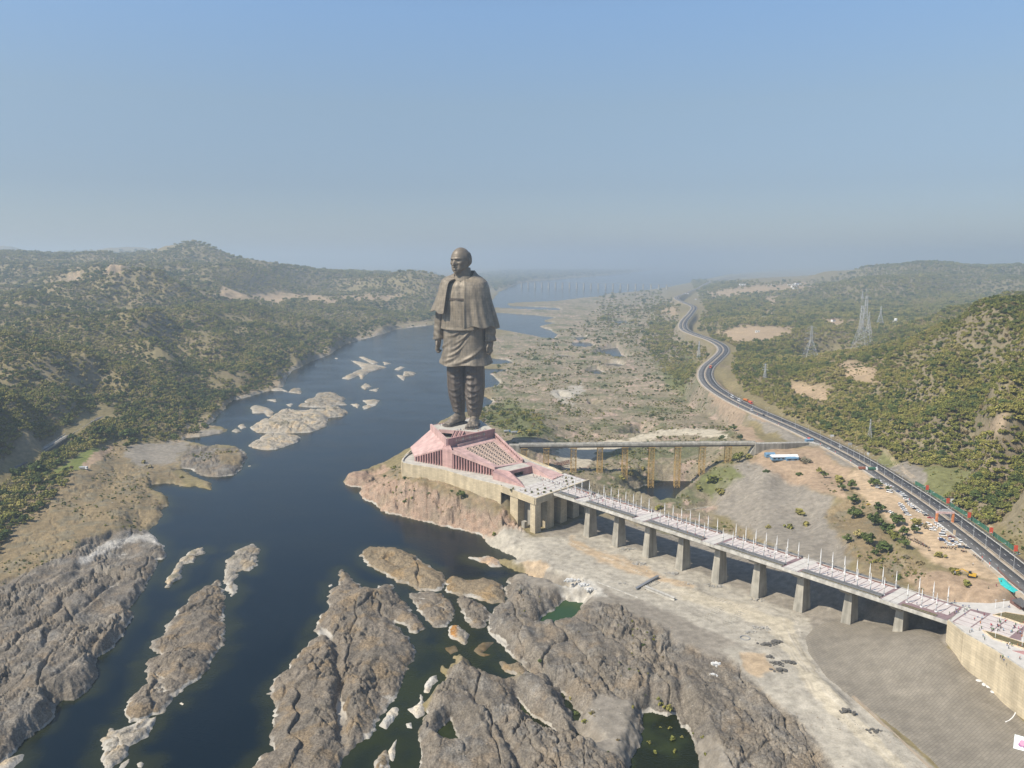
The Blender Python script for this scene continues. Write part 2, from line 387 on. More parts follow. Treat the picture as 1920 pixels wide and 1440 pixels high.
ctl((1100,545,0.5),(1000,552,.5),(1250,520,.5),(1150,525,.5),(960,560,.5),(1350,507,.5),(700,700,.5),(600,800,.5),(750,640,.5))
CT = np.array(CTRL)

NA, NB = 260, 260
A0, A1, B0, B1 = -1.15, 1.15, math.log(270.), math.log(70000.)
def _idw():
    a = np.linspace(A0, A1, NA, dtype=np.float32)[:, None]; b = np.linspace(B0, B1, NB, dtype=np.float32)[None, :]
    num = np.zeros((NA, NB), np.float32); den = num.copy()
    for x, y, z in CT:
        d = ((a - x / y) * 1.25) ** 2 + ((b - math.log(y)) * .75) ** 2
        wt = 1 / (d + 4e-4) ** 2.2
        num += wt * z; den += wt
    return num / den
_BASE = _idw()
def lut(T, X, Y):
    a = np.clip((X / Y - A0) / (A1 - A0) * (NA - 1), 0, NA - 1.001); b = np.clip((np.log(np.maximum(Y, 271)) - B0) / (B1 - B0) * (NB - 1), 0, NB - 1.001)
    i = a.astype(int); j = b.astype(int); fa = a - i; fb = b - j
    return (T[i, j] * (1 - fa) + T[i + 1, j] * fa) * (1 - fb) + (T[i, j + 1] * (1 - fa) + T[i + 1, j + 1] * fa) * fb

# zones of the ground: (kind, outline in pixels, softness in pixels)
ZONES = [
 ('gravel', [(930,1085),(1010,1050),(1100,1075),(1300,1150),(1480,1240),(1620,1370),(1780,1500),(1560,1520),(1400,1270),(1200,1160),(1050,1120)], 10),
 ('gravel', [(1010,1000),(1100,965),(1300,1000),(1500,1065),(1700,1125),(1790,1185),(1760,1240),(1600,1215),(1480,1165),(1280,1075)], 10),
 ('dry', [(-200,1030),(0,955),(110,880),(150,850),(235,830),(300,835),(340,850),(325,880),(340,905),(290,905),(280,915),(315,940),(305,968),(290,990),(230,985),(160,1018),(110,1045),(60,1066),(0,1095),(-200,1180)], 14),
 ('rock', [(-200,1180),(0,1092),(60,1063),(110,1042),(160,1015),(230,990),(276,992),(330,1010),(310,1100),(230,1260),(60,1420),(-200,1600)], 6),
 ('pale', [(143,1052),(180,1024),(240,1002),(283,998),(306,1020),(262,1013),(205,1030),(165,1050)], 8),
 ('gravel', [(226,838),(262,832),(350,828),(346,848),(330,866),(275,878),(240,864)], 6),
 ('gravel', [(350,800),(430,804),(424,814),(350,824)], 4),
 ('rock', [(352,836),(455,838),(465,860),(440,895),(380,895),(335,872)], 8),
 ('dry', [(398,846),(445,842),(452,866),(420,870)], 8),
 ('field', [(150,850),(175,835),(200,850),(150,880),(110,900),(90,890)], 8),
 ('soil', [(150,870),(200,836),(215,842),(160,880)], 3),
 ('bank', [(300,830),(360,800),(410,770),(440,745),(500,728),(530,700),(580,668),(640,640),(700,618),(800,600),(812,612),(700,636),(620,668),(552,696),(536,724),(500,740),(430,760),(400,800),(340,830)], 8),
 ('tan', [(380,545),(420,540),(470,552),(520,548),(600,553),(640,565),(620,572),(560,560),(520,572),(480,566),(430,556)], 7),
 ('tan', [(620,556),(700,552),(760,556),(740,562),(660,562)], 4),
 ('tan', [(193,524),(215,508),(238,512),(245,523),(215,530)], 5),
 ('tan', [(110,530),(150,512),(155,516),(125,540)], 5),
 ('rock', [(910,1090),(960,1080),(1075,1110),(1100,1130),(1160,1130),(1230,1165),(1300,1200),(1370,1235),(1440,1300),(1520,1360),(1600,1440),(1650,1560),(760,1560),(780,1330),(850,1230),(990,1270),(905,1180)], 10),
 ('gravel', [(1155,1120),(1240,1150),(1330,1190),(1430,1220),(1420,1240),(1330,1230),(1240,1180),(1180,1150)], 10),
 ('gravel', [(1120,1300),(1190,1310),(1205,1360),(1190,1420),(1120,1410),(1080,1340)], 10),
 ('gravel', [(1280,1345),(1330,1370),(1380,1440),(1330,1480),(1300,1400)], 8),
 ('sand', [(905,1002),(1005,1008),(1100,1000),(1180,1025),(1290,1065),(1420,1118),(1505,1150),(1525,1185),(1570,1260),(1650,1350),(1770,1450),(1700,1500),(1560,1330),(1480,1265),(1370,1200),(1300,1165),(1240,1140),(1150,1112),(1080,1085),(1000,1062),(945,1035)], 8),
 ('white', [(1040,1090),(1080,1080),(1110,1090),(1140,1120),(1100,1115),(1060,1105)], 8),
 ('sand', [(1350,1220),(1420,1200),(1500,1260),(1600,1370),(1700,1470),(1600,1480),(1480,1330)], 14),
 ('orange', [(1060,1005),(1085,1012),(1150,1040),(1220,1070),(1300,1100),(1290,1108),(1200,1078),(1120,1050),(1075,1030)], 8),
 ('orange', [(975,1048),(1010,1045),(1030,1062),(1010,1075),(985,1068)], 8),
 ('orange', [(1390,1228),(1430,1225),(1460,1260),(1420,1268),(1390,1250)], 8),
 ('track', [(1230,1100),(1300,1110),(1420,1140),(1475,1160),(1500,1210),(1540,1270),(1600,1340),(1700,1440),(1665,1440),(1590,1370),(1520,1300),(1480,1230),(1440,1180),(1330,1140)], 8),
 ('pink', [(640,895),(720,870),(760,880),(840,912),(930,945),(990,1000),(910,1010),(760,970),(680,930)], 8),
 ('dry', [(700,888),(750,868),(760,885),(840,913),(935,948),(940,960),(850,930),(770,905)], 8),
 ('sand', [(905,985),(950,985),(1000,1005),(930,1028),(905,1010)], 8),
 ('bed', [(880,790),(930,740),(900,700),(960,690),(900,640),(1050,600),(940,580),(1050,565),(1160,548),(1240,545),(1270,600),(1290,680),(1310,740),(1400,800),(1330,870),(1350,960),(1280,1010),(1120,960),(990,860),(950,830)], 14),
 ('green', [(900,770),(960,745),(1020,790),(1040,815),(980,828),(920,800)], 16),
 ('green', [(1240,690),(1290,660),(1310,690),(1290,740),(1250,730)], 10),
 ('track', [(1040,845),(1090,830),(1180,822),(1240,808),(1290,802),(1340,805),(1372,824),(1355,822),(1300,812),(1240,820),(1180,836),(1120,850),(1100,880),(1060,880)], 3),
 ('sand', [(1035,735),(1090,720),(1100,735),(1060,750),(1100,770),(1120,775),(1070,760),(1040,745)], 5),
 ('soil', [(1340,760),(1400,800),(1430,830),(1420,840),(1370,800),(1330,770)], 5),
 ('gravel', [(1340,730),(1400,768),(1470,800),(1560,842),(1620,880),(1590,882),(1545,850),(1530,838),(1480,830),(1420,800),(1360,770)], 6),
 ('soil', [(1385,880),(1430,840),(1530,838),(1560,862),(1600,890),(1580,930),(1500,915),(1430,900)], 14),
 ('gravel', [(1330,880),(1400,862),(1480,905),(1560,930),(1550,970),(1610,1040),(1560,1075),(1440,1015),(1340,960)], 14),
 ('green', [(1310,880),(1370,870),(1390,890),(1340,930),(1300,920)], 10),
 ('dry', [(1545,960),(1600,910),(1640,960),(1680,1030),(1760,1075),(1800,1120),(1760,1130),(1680,1090),(1590,1040)], 14),
 ('lot', [(1590,895),(1625,874),(1680,905),(1740,955),(1800,1005),(1870,1060),(1920,1100),(1900,1110),(1800,1070),(1740,1050),(1700,1010),(1650,960),(1610,925)], 8),
 ('soil', [(1690,1080),(1760,1070),(1850,1090),(1960,1130),(1960,1170),(1880,1140),(1800,1140),(1740,1120)], 12),
 ('soil', [(1335,735),(1350,730),(1400,770),(1450,795),(1440,800),(1390,780)], 4),
 ('lawn', [(1640,838),(1690,860),(1690,885),(1660,870)], 6), ('lawn', [(1715,880),(1790,875),(1840,890),(1800,920),(1760,925),(1725,905)], 6),
 ('gravel', [(1660,868),(1700,862),(1740,885),(1730,905),(1700,895)], 6),
 ('tan', [(1322,550),(1400,536),(1520,529),(1532,539),(1430,549),(1340,559)], 5),
 ('tan', [(1340,625),(1400,610),(1500,615),(1450,640),(1380,645)], 7), ('tan', [(1535,600),(1560,596),(1620,604),(1560,612)], 4),
 ('tan', [(1240,575),(1270,575),(1265,590),(1240,590)], 4), ('tan', [(1430,560),(1460,555),(1450,575)], 4), ('tan', [(1410,585),(1455,582),(1450,590)], 3),
 ('tan', [(1560,680),(1600,670),(1640,690),(1650,720),(1600,720)], 12), ('tan', [(1840,790),(1880,790),(1880,820),(1850,825)], 10), ('tan', [(1480,715),(1560,730),(1545,755),(1490,740)], 12),
]
ZK = ['dry', 'rock', 'pale', 'gravel', 'field', 'soil', 'bank', 'tan', 'sand', 'white', 'orange', 'track', 'pink', 'bed', 'green', 'lot', 'lawn']
ZCOL = {'forest': (.20, .165, .085), 'dry': (.225, .172, .098), 'rock': (.165, .142, .112), 'pale': (.40, .375, .33), 'gravel': (.235, .208, .168), 'field': (.15, .17, .05), 'soil': (.33, .24, .16),
        'bank': (.28, .22, .145), 'tan': (.36, .265, .165), 'sand': (.375, .34, .275), 'white': (.45, .42, .36), 'orange': (.42, .32, .21), 'track': (.45, .395, .295), 'pink': (.34, .235, .165),
        'bed': (.26, .215, .145), 'green': (.14, .145, .06), 'lot': (.43, .32, .205), 'lawn': (.165, .165, .07)}

def zone_weights(X, Y, Zs):
    """weight of every zone kind at ground points"""
    px, py = Q(X, Y, Zs); px = px.astype(np.float32); py = py.astype(np.float32)
    px = px + 9 * perlin(X / 30, Y / 30, 40) + 6 * perlin(X / 10, Y / 10, 41) + 3 * perlin(X / 3.5, Y / 3.5, 44); py = py + 6 * perlin(X / 30, Y / 30, 42) + 4 * perlin(X / 10, Y / 10, 43) + 2 * perlin(X / 3.5, Y / 3.5, 45)
    W = {k: np.zeros(X.shape, np.float32) for k in ZK}
    for kind, poly, so in ZONES:
        a = np.array(poly); m = (px > a[:, 0].min() - so) & (px < a[:, 0].max() + so) & (py > a[:, 1].min() - so) & (py < a[:, 1].max() + so)
        if not m.any(): continue
        t = smooth(poly_sdf(px[m], py[m], poly), -so * .5, so * .5)
        for k in ZK:
            W[k][m] *= 1 - t
        W[kind][m] += t
    return W

STRIKE = math.radians(98)
def rocky(X, Y, seed=0, st=STRIKE):
    """layered rock relief, ridges along the strike (about -1 .. 1.5 metres)"""
    c, s = math.cos(st), math.sin(st)
    u = X * c + Y * s; v = -X * s + Y * c
    wv = v + 5 * perlin(u / 45, v / 45, 60 + seed) + 2.2 * perlin(u / 14, v / 14, 61 + seed)
    wu = u + 6 * perlin(u / 30 + 7, v / 30, 62 + seed)
    rough = .22 + .95 * smooth(fbm(X / 48, Y / 48, 58 + seed, 3), -.25, .5)
    n = 1.0 * (ridged(wu / 80, wv / 21, 63 + seed, 2) - .8) + .8 * fbm(X / 34, Y / 34, 70 + seed, 3)
    f1, f2, ci = worley((u + 9 * perlin(X / 24, Y / 24, 81)) / 88., (v + 6 * perlin(X / 20, Y / 20, 82)) / 34., 83 + seed)
    n = n + 1.5 * (ci - .5) - 1.5 * smooth(f2 - f1, .04, .0)
    # jointed blocks: tilted tops, open joints; smooth sheets in between
    for sc, am, sd_ in ((14., .70, 76), (5.2, .60, 77), (2.1, .34, 74)):
        f1, f2, ci = worley((u + 2 * perlin(X / 9, Y / 9, 78)) / (sc * 1.6), (v + 1.3 * perlin(X / 7, Y / 7, 79)) / sc, sd_ + seed)
        n = n + am * rough * ((ci - .5) * 1.7 + (f1 - .4) * (ci - .5) * 1.2 - 1.2 * smooth(f2 - f1, .10, .0))
    n = n + .10 * rough * fbm(X / 2.2, Y / 2.2, 75 + seed, 2)
    return n.astype(np.float32)

def coarse_shore():
    """shore distance on a half-resolution lattice (metres, positive on land)"""
    a = np.linspace(A0, A1, 1500, dtype=np.float32)[:, None]; b = np.linspace(B0, B1, 1100, dtype=np.float32)[None, :]
    Y = np.exp(b) * np.ones_like(a); X = a * Y
    sd = np.full(X.shape, -1e9, np.float32)
    for poly in (LEFT_POLY, RIGHT_POLY):
        sd = np.maximum(sd, poly_sdf(X, Y, poly))
    for poly in POOL_W:
        p = np.array(poly); lo = p.min(0) - 60; hi = p.max(0) + 60
        m = (X > lo[0]) & (X < hi[0]) & (Y > lo[1]) & (Y < hi[1])
        if m.any(): sd[m] = np.minimum(sd[m], -poly_sdf(X[m], Y[m], poly))
    return sd
_SH = coarse_shore()
def shore(X, Y):
    n0, n1 = _SH.shape
    a = np.clip((X / Y - A0) / (A1 - A0) * (n0 - 1), 0, n0 - 1.001); b = np.clip((np.log(np.maximum(Y, 271)) - B0) / (B1 - B0) * (n1 - 1), 0, n1 - 1.001)
    i = a.astype(int); j = b.astype(int); fa = (a - i).astype(np.float32); fb = (b - j).astype(np.float32)
    return (_SH[i, j] * (1 - fa) + _SH[i + 1, j] * fa) * (1 - fb) + (_SH[i, j + 1] * (1 - fa) + _SH[i + 1, j + 1] * fa) * fb

# levelled ground: (outline on the ground, level(s)) is filled in by the structures below
LEDGES = [([(*P(x, y, 8)[:2], 0) for x, y in pts], dp, wd) for pts, dp, wd in (
    ([(-60,1118),(0,1094),(60,1066),(110,1044),(165,1019),(230,988)], 3.6, 3.2), ([(0,1223),(24,1211),(31,1196),(70,1165),(113,1138),(116,1116)], 3.4, 2.0), ([(83,1211),(89,1186),(122,1159),(159,1135),(196,1095),(225,1070)], 2.6, 1.6),
    ([(0,1150),(40,1118),(95,1085),(150,1060)], 2.0, 1.6), ([(60,1290),(105,1265),(150,1225),(185,1190)], 2.2, 1.7), ([(0,1320),(45,1290),(80,1280),(100,1310)], 2.4, 1.8), ([(1195,1075),(1225,1170),(1232,1230),(1222,1300),(1205,1312)], 3.0, 2.2), ([(1040,1200),(1120,1185),(1190,1175)], 2.0, 1.6), ([(1035,1245),(1100,1235),(1180,1228)], 2.0, 1.5), ([(880,1290),(930,1340),(960,1400),(985,1440)], 3.0, 2.2), ([(1270,1250),(1280,1310),(1300,1370)], 2.0, 1.6), ([(1330,1290),(1400,1330),(1440,1390)], 1.8, 1.6), ([(930,1170),(985,1215),(1040,1270)], 2.4, 1.8))]
def ground(X, Y, detail=True):
    X = np.asarray(X, np.float32); Y = np.asarray(Y, np.float32)
    base = lut(_BASE, X, Y).astype(np.float32)
    sd = shore(X, Y)
    near = np.clip(800 / Y, .15, 1)
    sd = sd + (1.6 * perlin(X / 9, Y / 9, 11) + .9 * perlin(X / 3.7, Y / 3.7, 12)) * smooth(Y, 3000, 900) + .0015 * Y * perlin(X / Y * 160, np.log(Y) * 160, 13)
    W = zone_weights(X, Y, base) if detail else None
    wx = np.clip(base * 1.1, 5, 60)
    h = base * smooth(sd, -.2 * wx, wx) ** .8
    # hills get gullies and spurs
    hill = smooth(base, 30, 110)
    lane, rz = line_dist(X, Y, ROAD)
    nr = smooth(Y, 4200, 2200)
    h = h + hill * (ridged(X / 420, Y / 420, 21, 4) - 1.0) * np.minimum(base, 220) * (.05 + .20 * nr) * np.where(X > 0, .5, 1) + hill * fbm(X / 70, Y / 70, 25, 3) * 3.0
    pk = np.exp(-(((X + 1830) / 260) ** 2 + ((Y - 4500) / 400) ** 2)); h = h + 26 * pk
    if detail:
        rk = W['rock'] + 1.35 * W['pink'] + .35 * W['pale'] + .5 * W['bed'] + .4 * W['bank'] + .4 * W['dry']
        r = rocky(X, Y)
        land = smooth(sd, 0, 7)
        for pl, dp, wd in LEDGES:
            ld, _ = line_dist(X, Y, pl); h = h - dp * np.exp(-((ld + 1.6 * perlin(X / 6, Y / 6, 77)) / wd) ** 2) * W['rock'].clip(0, 1)
        h = h + (rk * (r * 1.6 + .4) + (1 - rk) * .35 * fbm(X / 12, Y / 12, 30, 3) * (1 - .7 * (W['lot'] + W['track'] + W['gravel'] + W['lawn']))) * (.25 + .75 * land)
        h = np.where(sd > 0, np.maximum(h, .12 + .10 * sd.clip(0, 8) + .3 * rk * (1.2 + r.clip(-1, 2)) * smooth(sd, 0, 2)), h)
    h = np.where(sd < 0, np.minimum(h, np.maximum(-6, sd * .35 - .15)), h)
    # the highway runs level
    t = smooth(lane, 34, 15)
    h = np.where((sd > 2) & (Y < 9000), h * (1 - t) + (rz - .35) * t, h)
    for poly, lev, so in LEVEL:
        p = np.array(poly); lo = p.min(0) - so; hi = p.max(0) + so
        m = (X > lo[0]) & (X < hi[0]) & (Y > lo[1]) & (Y < hi[1])
        if m.any():
            t = smooth(poly_sdf(X[m], Y[m], poly), -so, 0)
            h[m] = h[m] * (1 - t) + lev(X[m], Y[m]) * t
    return (h, sd, base, W)
LEVEL = []
# ------------------------------------------------------------------ ground sheet, water, river rocks
def ground_material(name='ground', wet=True):
    m = bpy.data.materials.new(name); m.use_nodes = True
    n = m.node_tree.nodes; l = m.node_tree.links
    b = n['Principled BSDF']; b.inputs['Roughness'].default_value = .92; b.inputs['Specular IOR Level'].default_value = .12
    at = n.new('ShaderNodeAttribute'); at.attribute_name = 'tint'
    ak = n.new('ShaderNodeAttribute'); ak.attribute_name = 'rockiness'
    g = n.new('ShaderNodeNewGeometry')
    def noise(sc, det, vec=None):
        t = n.new('ShaderNodeTexNoise'); t.inputs['Scale'].default_value = sc; t.inputs['Detail'].default_value = det
        l.new(vec or g.outputs['Position'], t.inputs['Vector']); return t.outputs['Fac']
    def rng(v, a, b_, c, d):
        t = n.new('ShaderNodeMapRange'); t.inputs[1].default_value = a; t.inputs[2].default_value = b_; t.inputs[3].default_value = c; t.inputs[4].default_value = d
        l.new(v, t.inputs[0]); return t.outputs[0]
    def mul(a, bb):
        t = n.new('ShaderNodeMath'); t.operation = 'MULTIPLY'; l.new(a, t.inputs[0])
        if isinstance(bb, float): t.inputs[1].default_value = bb
        else: l.new(bb, t.inputs[1])
        return t.outputs[0]
    fine = n.new('ShaderNodeMix'); fine.data_type = 'FLOAT'; l.new(rng(ak.outputs['Fac'], 0, 1, .35, 1), fine.inputs[0]); fine.inputs[2].default_value = 1.0; l.new(rng(noise(1.1, 7), .3, .7, .60, 1.36), fine.inputs[3])
    v = mul(mul(fine.outputs[0], rng(noise(.22, 6), .3, .7, .76, 1.22)), rng(noise(.021, 4), .3, .7, .9, 1.1))
    sp = rng(noise(.6, 3), .60, .72, 0, 1)
    mx = n.new('ShaderNodeMix'); mx.data_type = 'RGBA'; mx.blend_type = 'MULTIPLY'; mx.inputs[0].default_value = 1
    l.new(at.outputs['Color'], mx.inputs[6]); l.new(v, mx.inputs[7])
    # pale mineral rim just above the water line, dark wet line at it
    sx = n.new('ShaderNodeSeparateXYZ'); l.new(g.outputs['Position'], sx.inputs[0])
    ad = n.new('ShaderNodeMath'); ad.operation = 'MULTIPLY_ADD'; l.new(noise(.25, 5), ad.inputs[0]); ad.inputs[1].default_value = -2.6; l.new(sx.outputs[2], ad.inputs[2])
    rim = mul(mul(rng(ad.outputs[0], -.35, .15, 1, 0), ak.outputs['Fac']), rng(noise(.045, 3), .42, .58, .15, 1.0))
    m2 = n.new('ShaderNodeMix'); m2.data_type = 'RGBA'; l.new(rim, m2.inputs[0]); l.new(mx.outputs[2], m2.inputs[6]); m2.inputs[7].default_value = (.40, .37, .315, 1)
    l.new(m2.outputs[2], b.inputs['Base Color'])
    bp = n.new('ShaderNodeBump'); bp.inputs['Distance'].default_value = .45; bp.inputs['Strength'].default_value = 1
    l.new(mul(noise(.75, 7), rng(ak.outputs['Fac'], 0, 1, .35, 1.5)), bp.inputs['Height']); l.new(bp.outputs[0], b.inputs['Normal'])
    return m
M_GROUND = ground_material()

TRACKS = [([(1120,1015),(1200,1060),(1300,1105),(1400,1140),(1470,1175),(1510,1240),(1570,1310),(1650,1390),(1720,1450)], 1.1, (.26, .23, .185), .7), ([(1060,1010),(1150,1050),(1250,1095),(1350,1145),(1440,1180),(1500,1250),(1560,1320),(1620,1380),(1680,1450)], 1.0, (.50, .45, .36), .7),
          ([(1020,1030),(1110,1060),(1200,1105),(1300,1150),(1390,1190)], 1.0, (.27, .24, .19), .6), ([(1240,1110),(1330,1120),(1420,1140)], 1.2, (.50, .45, .37), .6), ([(1300,1150),(1380,1165),(1460,1200),(1520,1280)], 1.0, (.27, .24, .19), .6), ([(1370,1210),(1440,1220),(1500,1270),(1540,1330)], 1.0, (.27, .235, .185), .5), ([(1480,1160),(1490,1200),(1530,1260)], 3.5, (.50, .45, .37), .6),
          ([(1605,900),(1660,950),(1720,1000),(1790,1050),(1850,1090)], 1.2, (.33, .25, .165), .6), ([(1620,890),(1690,950),(1760,1010),(1850,1075)], 1.2, (.50, .385, .26), .6), ([(1700,1050),(1760,1085),(1820,1120),(1890,1128)], 1.2, (.44, .36, .26), .7), ([(1740,1110),(1800,1105),(1870,1120)], 1.1, (.25, .2, .14), .5)]
def tint_of(X, Y, h, sd, base, W, slope):
    c = np.zeros(X.shape + (3,), np.float32)
    tot = sum(W[k] for k in ZK)
    bg = 1 - np.clip(tot, 0, 1)
    # plain country: forest floor on hills, fields and scrub on the flats
    f = np.array(ZCOL['forest']); d = np.array((.215, .17, .10))
    n1 = fbm(X / 95, Y / 95, 80, 4); n2 = fbm(X / 22, Y / 22, 84, 3); n3 = fbm(X / 400, Y / 400, 87, 3)
    t = smooth(n1 + .5 * n2 + .4 * n3, .05, .75)[..., None]
    c += bg[..., None] * (f * (1 - t) + d * t)
    for k in ZK: c += W[k][..., None] * np.array(ZCOL[k], np.float32)
    # river bed: pink rock, dry grass, green scrub mixed
    m = W['bed'][..., None]
    g = smooth(n1 + .6 * n2, .05, .5)[..., None]; r = smooth(-n1 * .4 + n2 + .5 * fbm(X / 9, Y / 9, 91, 2), .25, .7)[..., None]
    c = c * (1 - m) + m * (np.array((.225, .19, .125)) * (1 - g) + g * np.array((.135, .135, .07))) ; c = c * (1 - m * r) + m * r * np.array((.36, .27, .205))
    for k, a, col2 in (('dry', .5, (.165, .155, .075)), ('dry', .5, (.185, .155, .12)), ('rock', .6, (.215, .165, .11)), ('rock', .55, (.115, .108, .098)), ('rock', .35, (.25, .235, .205)), ('pink', .5, (.25, .20, .13)), ('sand', .45, (.26, .235, .195)), ('gravel', .35, (.25, .22, .18)), ('bank', .6, (.15, .15, .075)), ('lot', .4, (.34, .27, .19))):
        q = smooth(fbm(X / 17, Y / 17, len(k) * 7 + int(a * 100), 4), .0, .55) * a * W[k]
        c = c * (1 - q[..., None]) + q[..., None] * np.array(col2)
    # thin pale stony margins along the far shores and pools
    mg = smooth(sd, -.5, .5) * smooth(sd, .0045 * Y, .0012 * Y) * smooth(fbm(X / 60, Y / 60, 97, 3), -.3, .25) * smooth(Y, 700, 1100) * np.clip(W['bed'] + W['bank'], 0, 1) * .8
    c = c * (1 - mg[..., None]) + mg[..., None] * np.array((.42, .37, .29))
    # wheel tracks in the dust
    for pts, w_, colr, am in TRACKS:
        p = np.array([P(*q, 9)[:2] for q in pts]); m = (X > p[:, 0].min() - 8) & (X < p[:, 0].max() + 8) & (Y > p[:, 1].min() - 8) & (Y < p[:, 1].max() + 8)
        if not m.any(): continue
        ld, _ = line_dist(X[m] + 1.5 * perlin(X[m] / 14, Y[m] / 14, 98), Y[m], [(*q, 0) for q in p])
        t = (smooth(np.abs(ld - w_), .8, .25) * am * smooth(fbm(X[m] / 12, Y[m] / 12, 99, 2), -.5, .2))[:, None]
        c[m] = c[m] * (1 - t) + t * np.array(colr)
    # rock shows where a slope is steep
    s = smooth(slope, .6, 1.1) * np.clip(1 - W['sand'], 0, 1) * .4 * smooth(h, 1, 4)
    c = c * (1 - s[..., None]) + s[..., None] * np.array((.215, .185, .145))
    return np.concatenate([c, np.ones(X.shape + (1,), np.float32)], -1)

def grid_faces(nr, nc):
    i = np.arange(nr * nc).reshape(nr, nc)
    return np.stack([i[:-1, :-1], i[:-1, 1:], i[1:, 1:], i[1:, :-1]], -1).reshape(-1, 4)

GRID = {}
def gzs(x, y):
    """level of the finished ground sheet at many points"""
    x = np.asarray(x, float); y = np.asarray(y, float); a = x / y
    i = np.clip(np.searchsorted(GRID['Y'], y) - 1, 0, len(GRID['Y']) - 2); j = np.clip(np.searchsorted(GRID['a'], a) - 1, 0, len(GRID['a']) - 2)
    fy = np.clip((y - GRID['Y'][i]) / (GRID['Y'][i + 1] - GRID['Y'][i]), 0, 1); fa = np.clip((a - GRID['a'][j]) / (GRID['a'][j + 1] - GRID['a'][j]), 0, 1)
    h = GRID['h']
    return (h[i, j] * (1 - fa) + h[i, j + 1] * fa) * (1 - fy) + (h[i + 1, j] * (1 - fa) + h[i + 1, j + 1] * fa) * fy
def gz(x, y): return float(gzs(x, y))

def build_ground():
    fine = np.linspace(-.73, .73, 1150)
    out = np.array([.745, .77, .8, .84, .9, 1.0, 1.12])
    a = np.concatenate([-out[::-1], fine, out])
    py = np.concatenate([np.arange(1560, 900, -1.7), np.arange(900, 620, -1.15), np.arange(620, 500, -.8)])
    d = (py - 720) / CAM_F
    Yr = (CAM_H - 12) * (CP - d * SP) / (SP + d * CP)
    Yr = np.concatenate([Yr, np.geomspace(Yr[-1] * 1.02, 69000, 60)])
    Y = np.repeat(Yr[:, None], len(a), 1).astype(np.float32); X = (a[None, :] * Y).astype(np.float32)
    h, sd, base, W = ground(X, Y)
    GRID.update(a=a, Y=Yr, h=h)
    gy = np.gradient(h, axis=0) / np.maximum(np.gradient(Y, axis=0), .1); gx = np.gradient(h, axis=1) / np.maximum(np.gradient(X, axis=1), .1)
    tint = tint_of(X, Y, h, sd, base, W, np.hypot(gx, gy))
    rk = np.clip(W['rock'] + W['pink'] + .7 * W['bed'] + .8 * W['bank'] + W['pale'] + .3 * W['dry'], 0, 1)
    V = np.stack([X, Y, h], -1).reshape(-1, 3)
    me = np_mesh('ground', V, grid_faces(*X.shape), M_GROUND, True, {'tint': ('FLOAT_COLOR', tint.reshape(-1, 4)), 'rockiness': ('FLOAT', rk.ravel())})
    o = link('ground', me); tag(o, 'river banks, rocky flats and wooded hills around the river', kind='structure')
    return o
def water_material():
    m = bpy.data.materials.new('water'); m.use_nodes = True
    n = m.node_tree.nodes; l = m.node_tree.links
    b = n['Principled BSDF']; b.inputs['Roughness'].default_value = .12; b.inputs['IOR'].default_value = 1.33; b.inputs['Specular IOR Level'].default_value = .2
    at = n.new('ShaderNodeAttribute'); at.attribute_name = 'tint'; l.new(at.outputs['Color'], b.inputs['Base Color'])
    g = n.new('ShaderNodeNewGeometry')
    mp = n.new('ShaderNodeMapping'); mp.inputs['Scale'].default_value = (1, 1.7, 1); mp.inputs['Rotation'].default_value = (0, 0, .5); l.new(g.outputs['Position'], mp.inputs[0])
    t = n.new('ShaderNodeTexNoise'); t.inputs['Scale'].default_value = .45; t.inputs['Detail'].default_value = 4; l.new(mp.outputs[0], t.inputs['Vector'])
    t2 = n.new('ShaderNodeTexNoise'); t2.inputs['Scale'].default_value = .012; t2.inputs['Detail'].default_value = 3; l.new(mp.outputs[0], t2.inputs['Vector'])
    mr = n.new('ShaderNodeMapRange'); mr.inputs[1].default_value = .35; mr.inputs[2].default_value = .65; mr.inputs[3].default_value = .25; mr.inputs[4].default_value = 1; l.new(t2.outputs['Fac'], mr.inputs[0])
    ml = n.new('ShaderNodeMath'); ml.operation = 'MULTIPLY'; l.new(t.outputs['Fac'], ml.inputs[0]); l.new(mr.outputs[0], ml.inputs[1])
    bp = n.new('ShaderNodeBump'); bp.inputs['Distance'].default_value = .35; bp.inputs['Strength'].default_value = .8; l.new(ml.outputs[0], bp.inputs['Height']); l.new(bp.outputs[0], b.inputs['Normal'])
    return m
M_WATER = water_material()

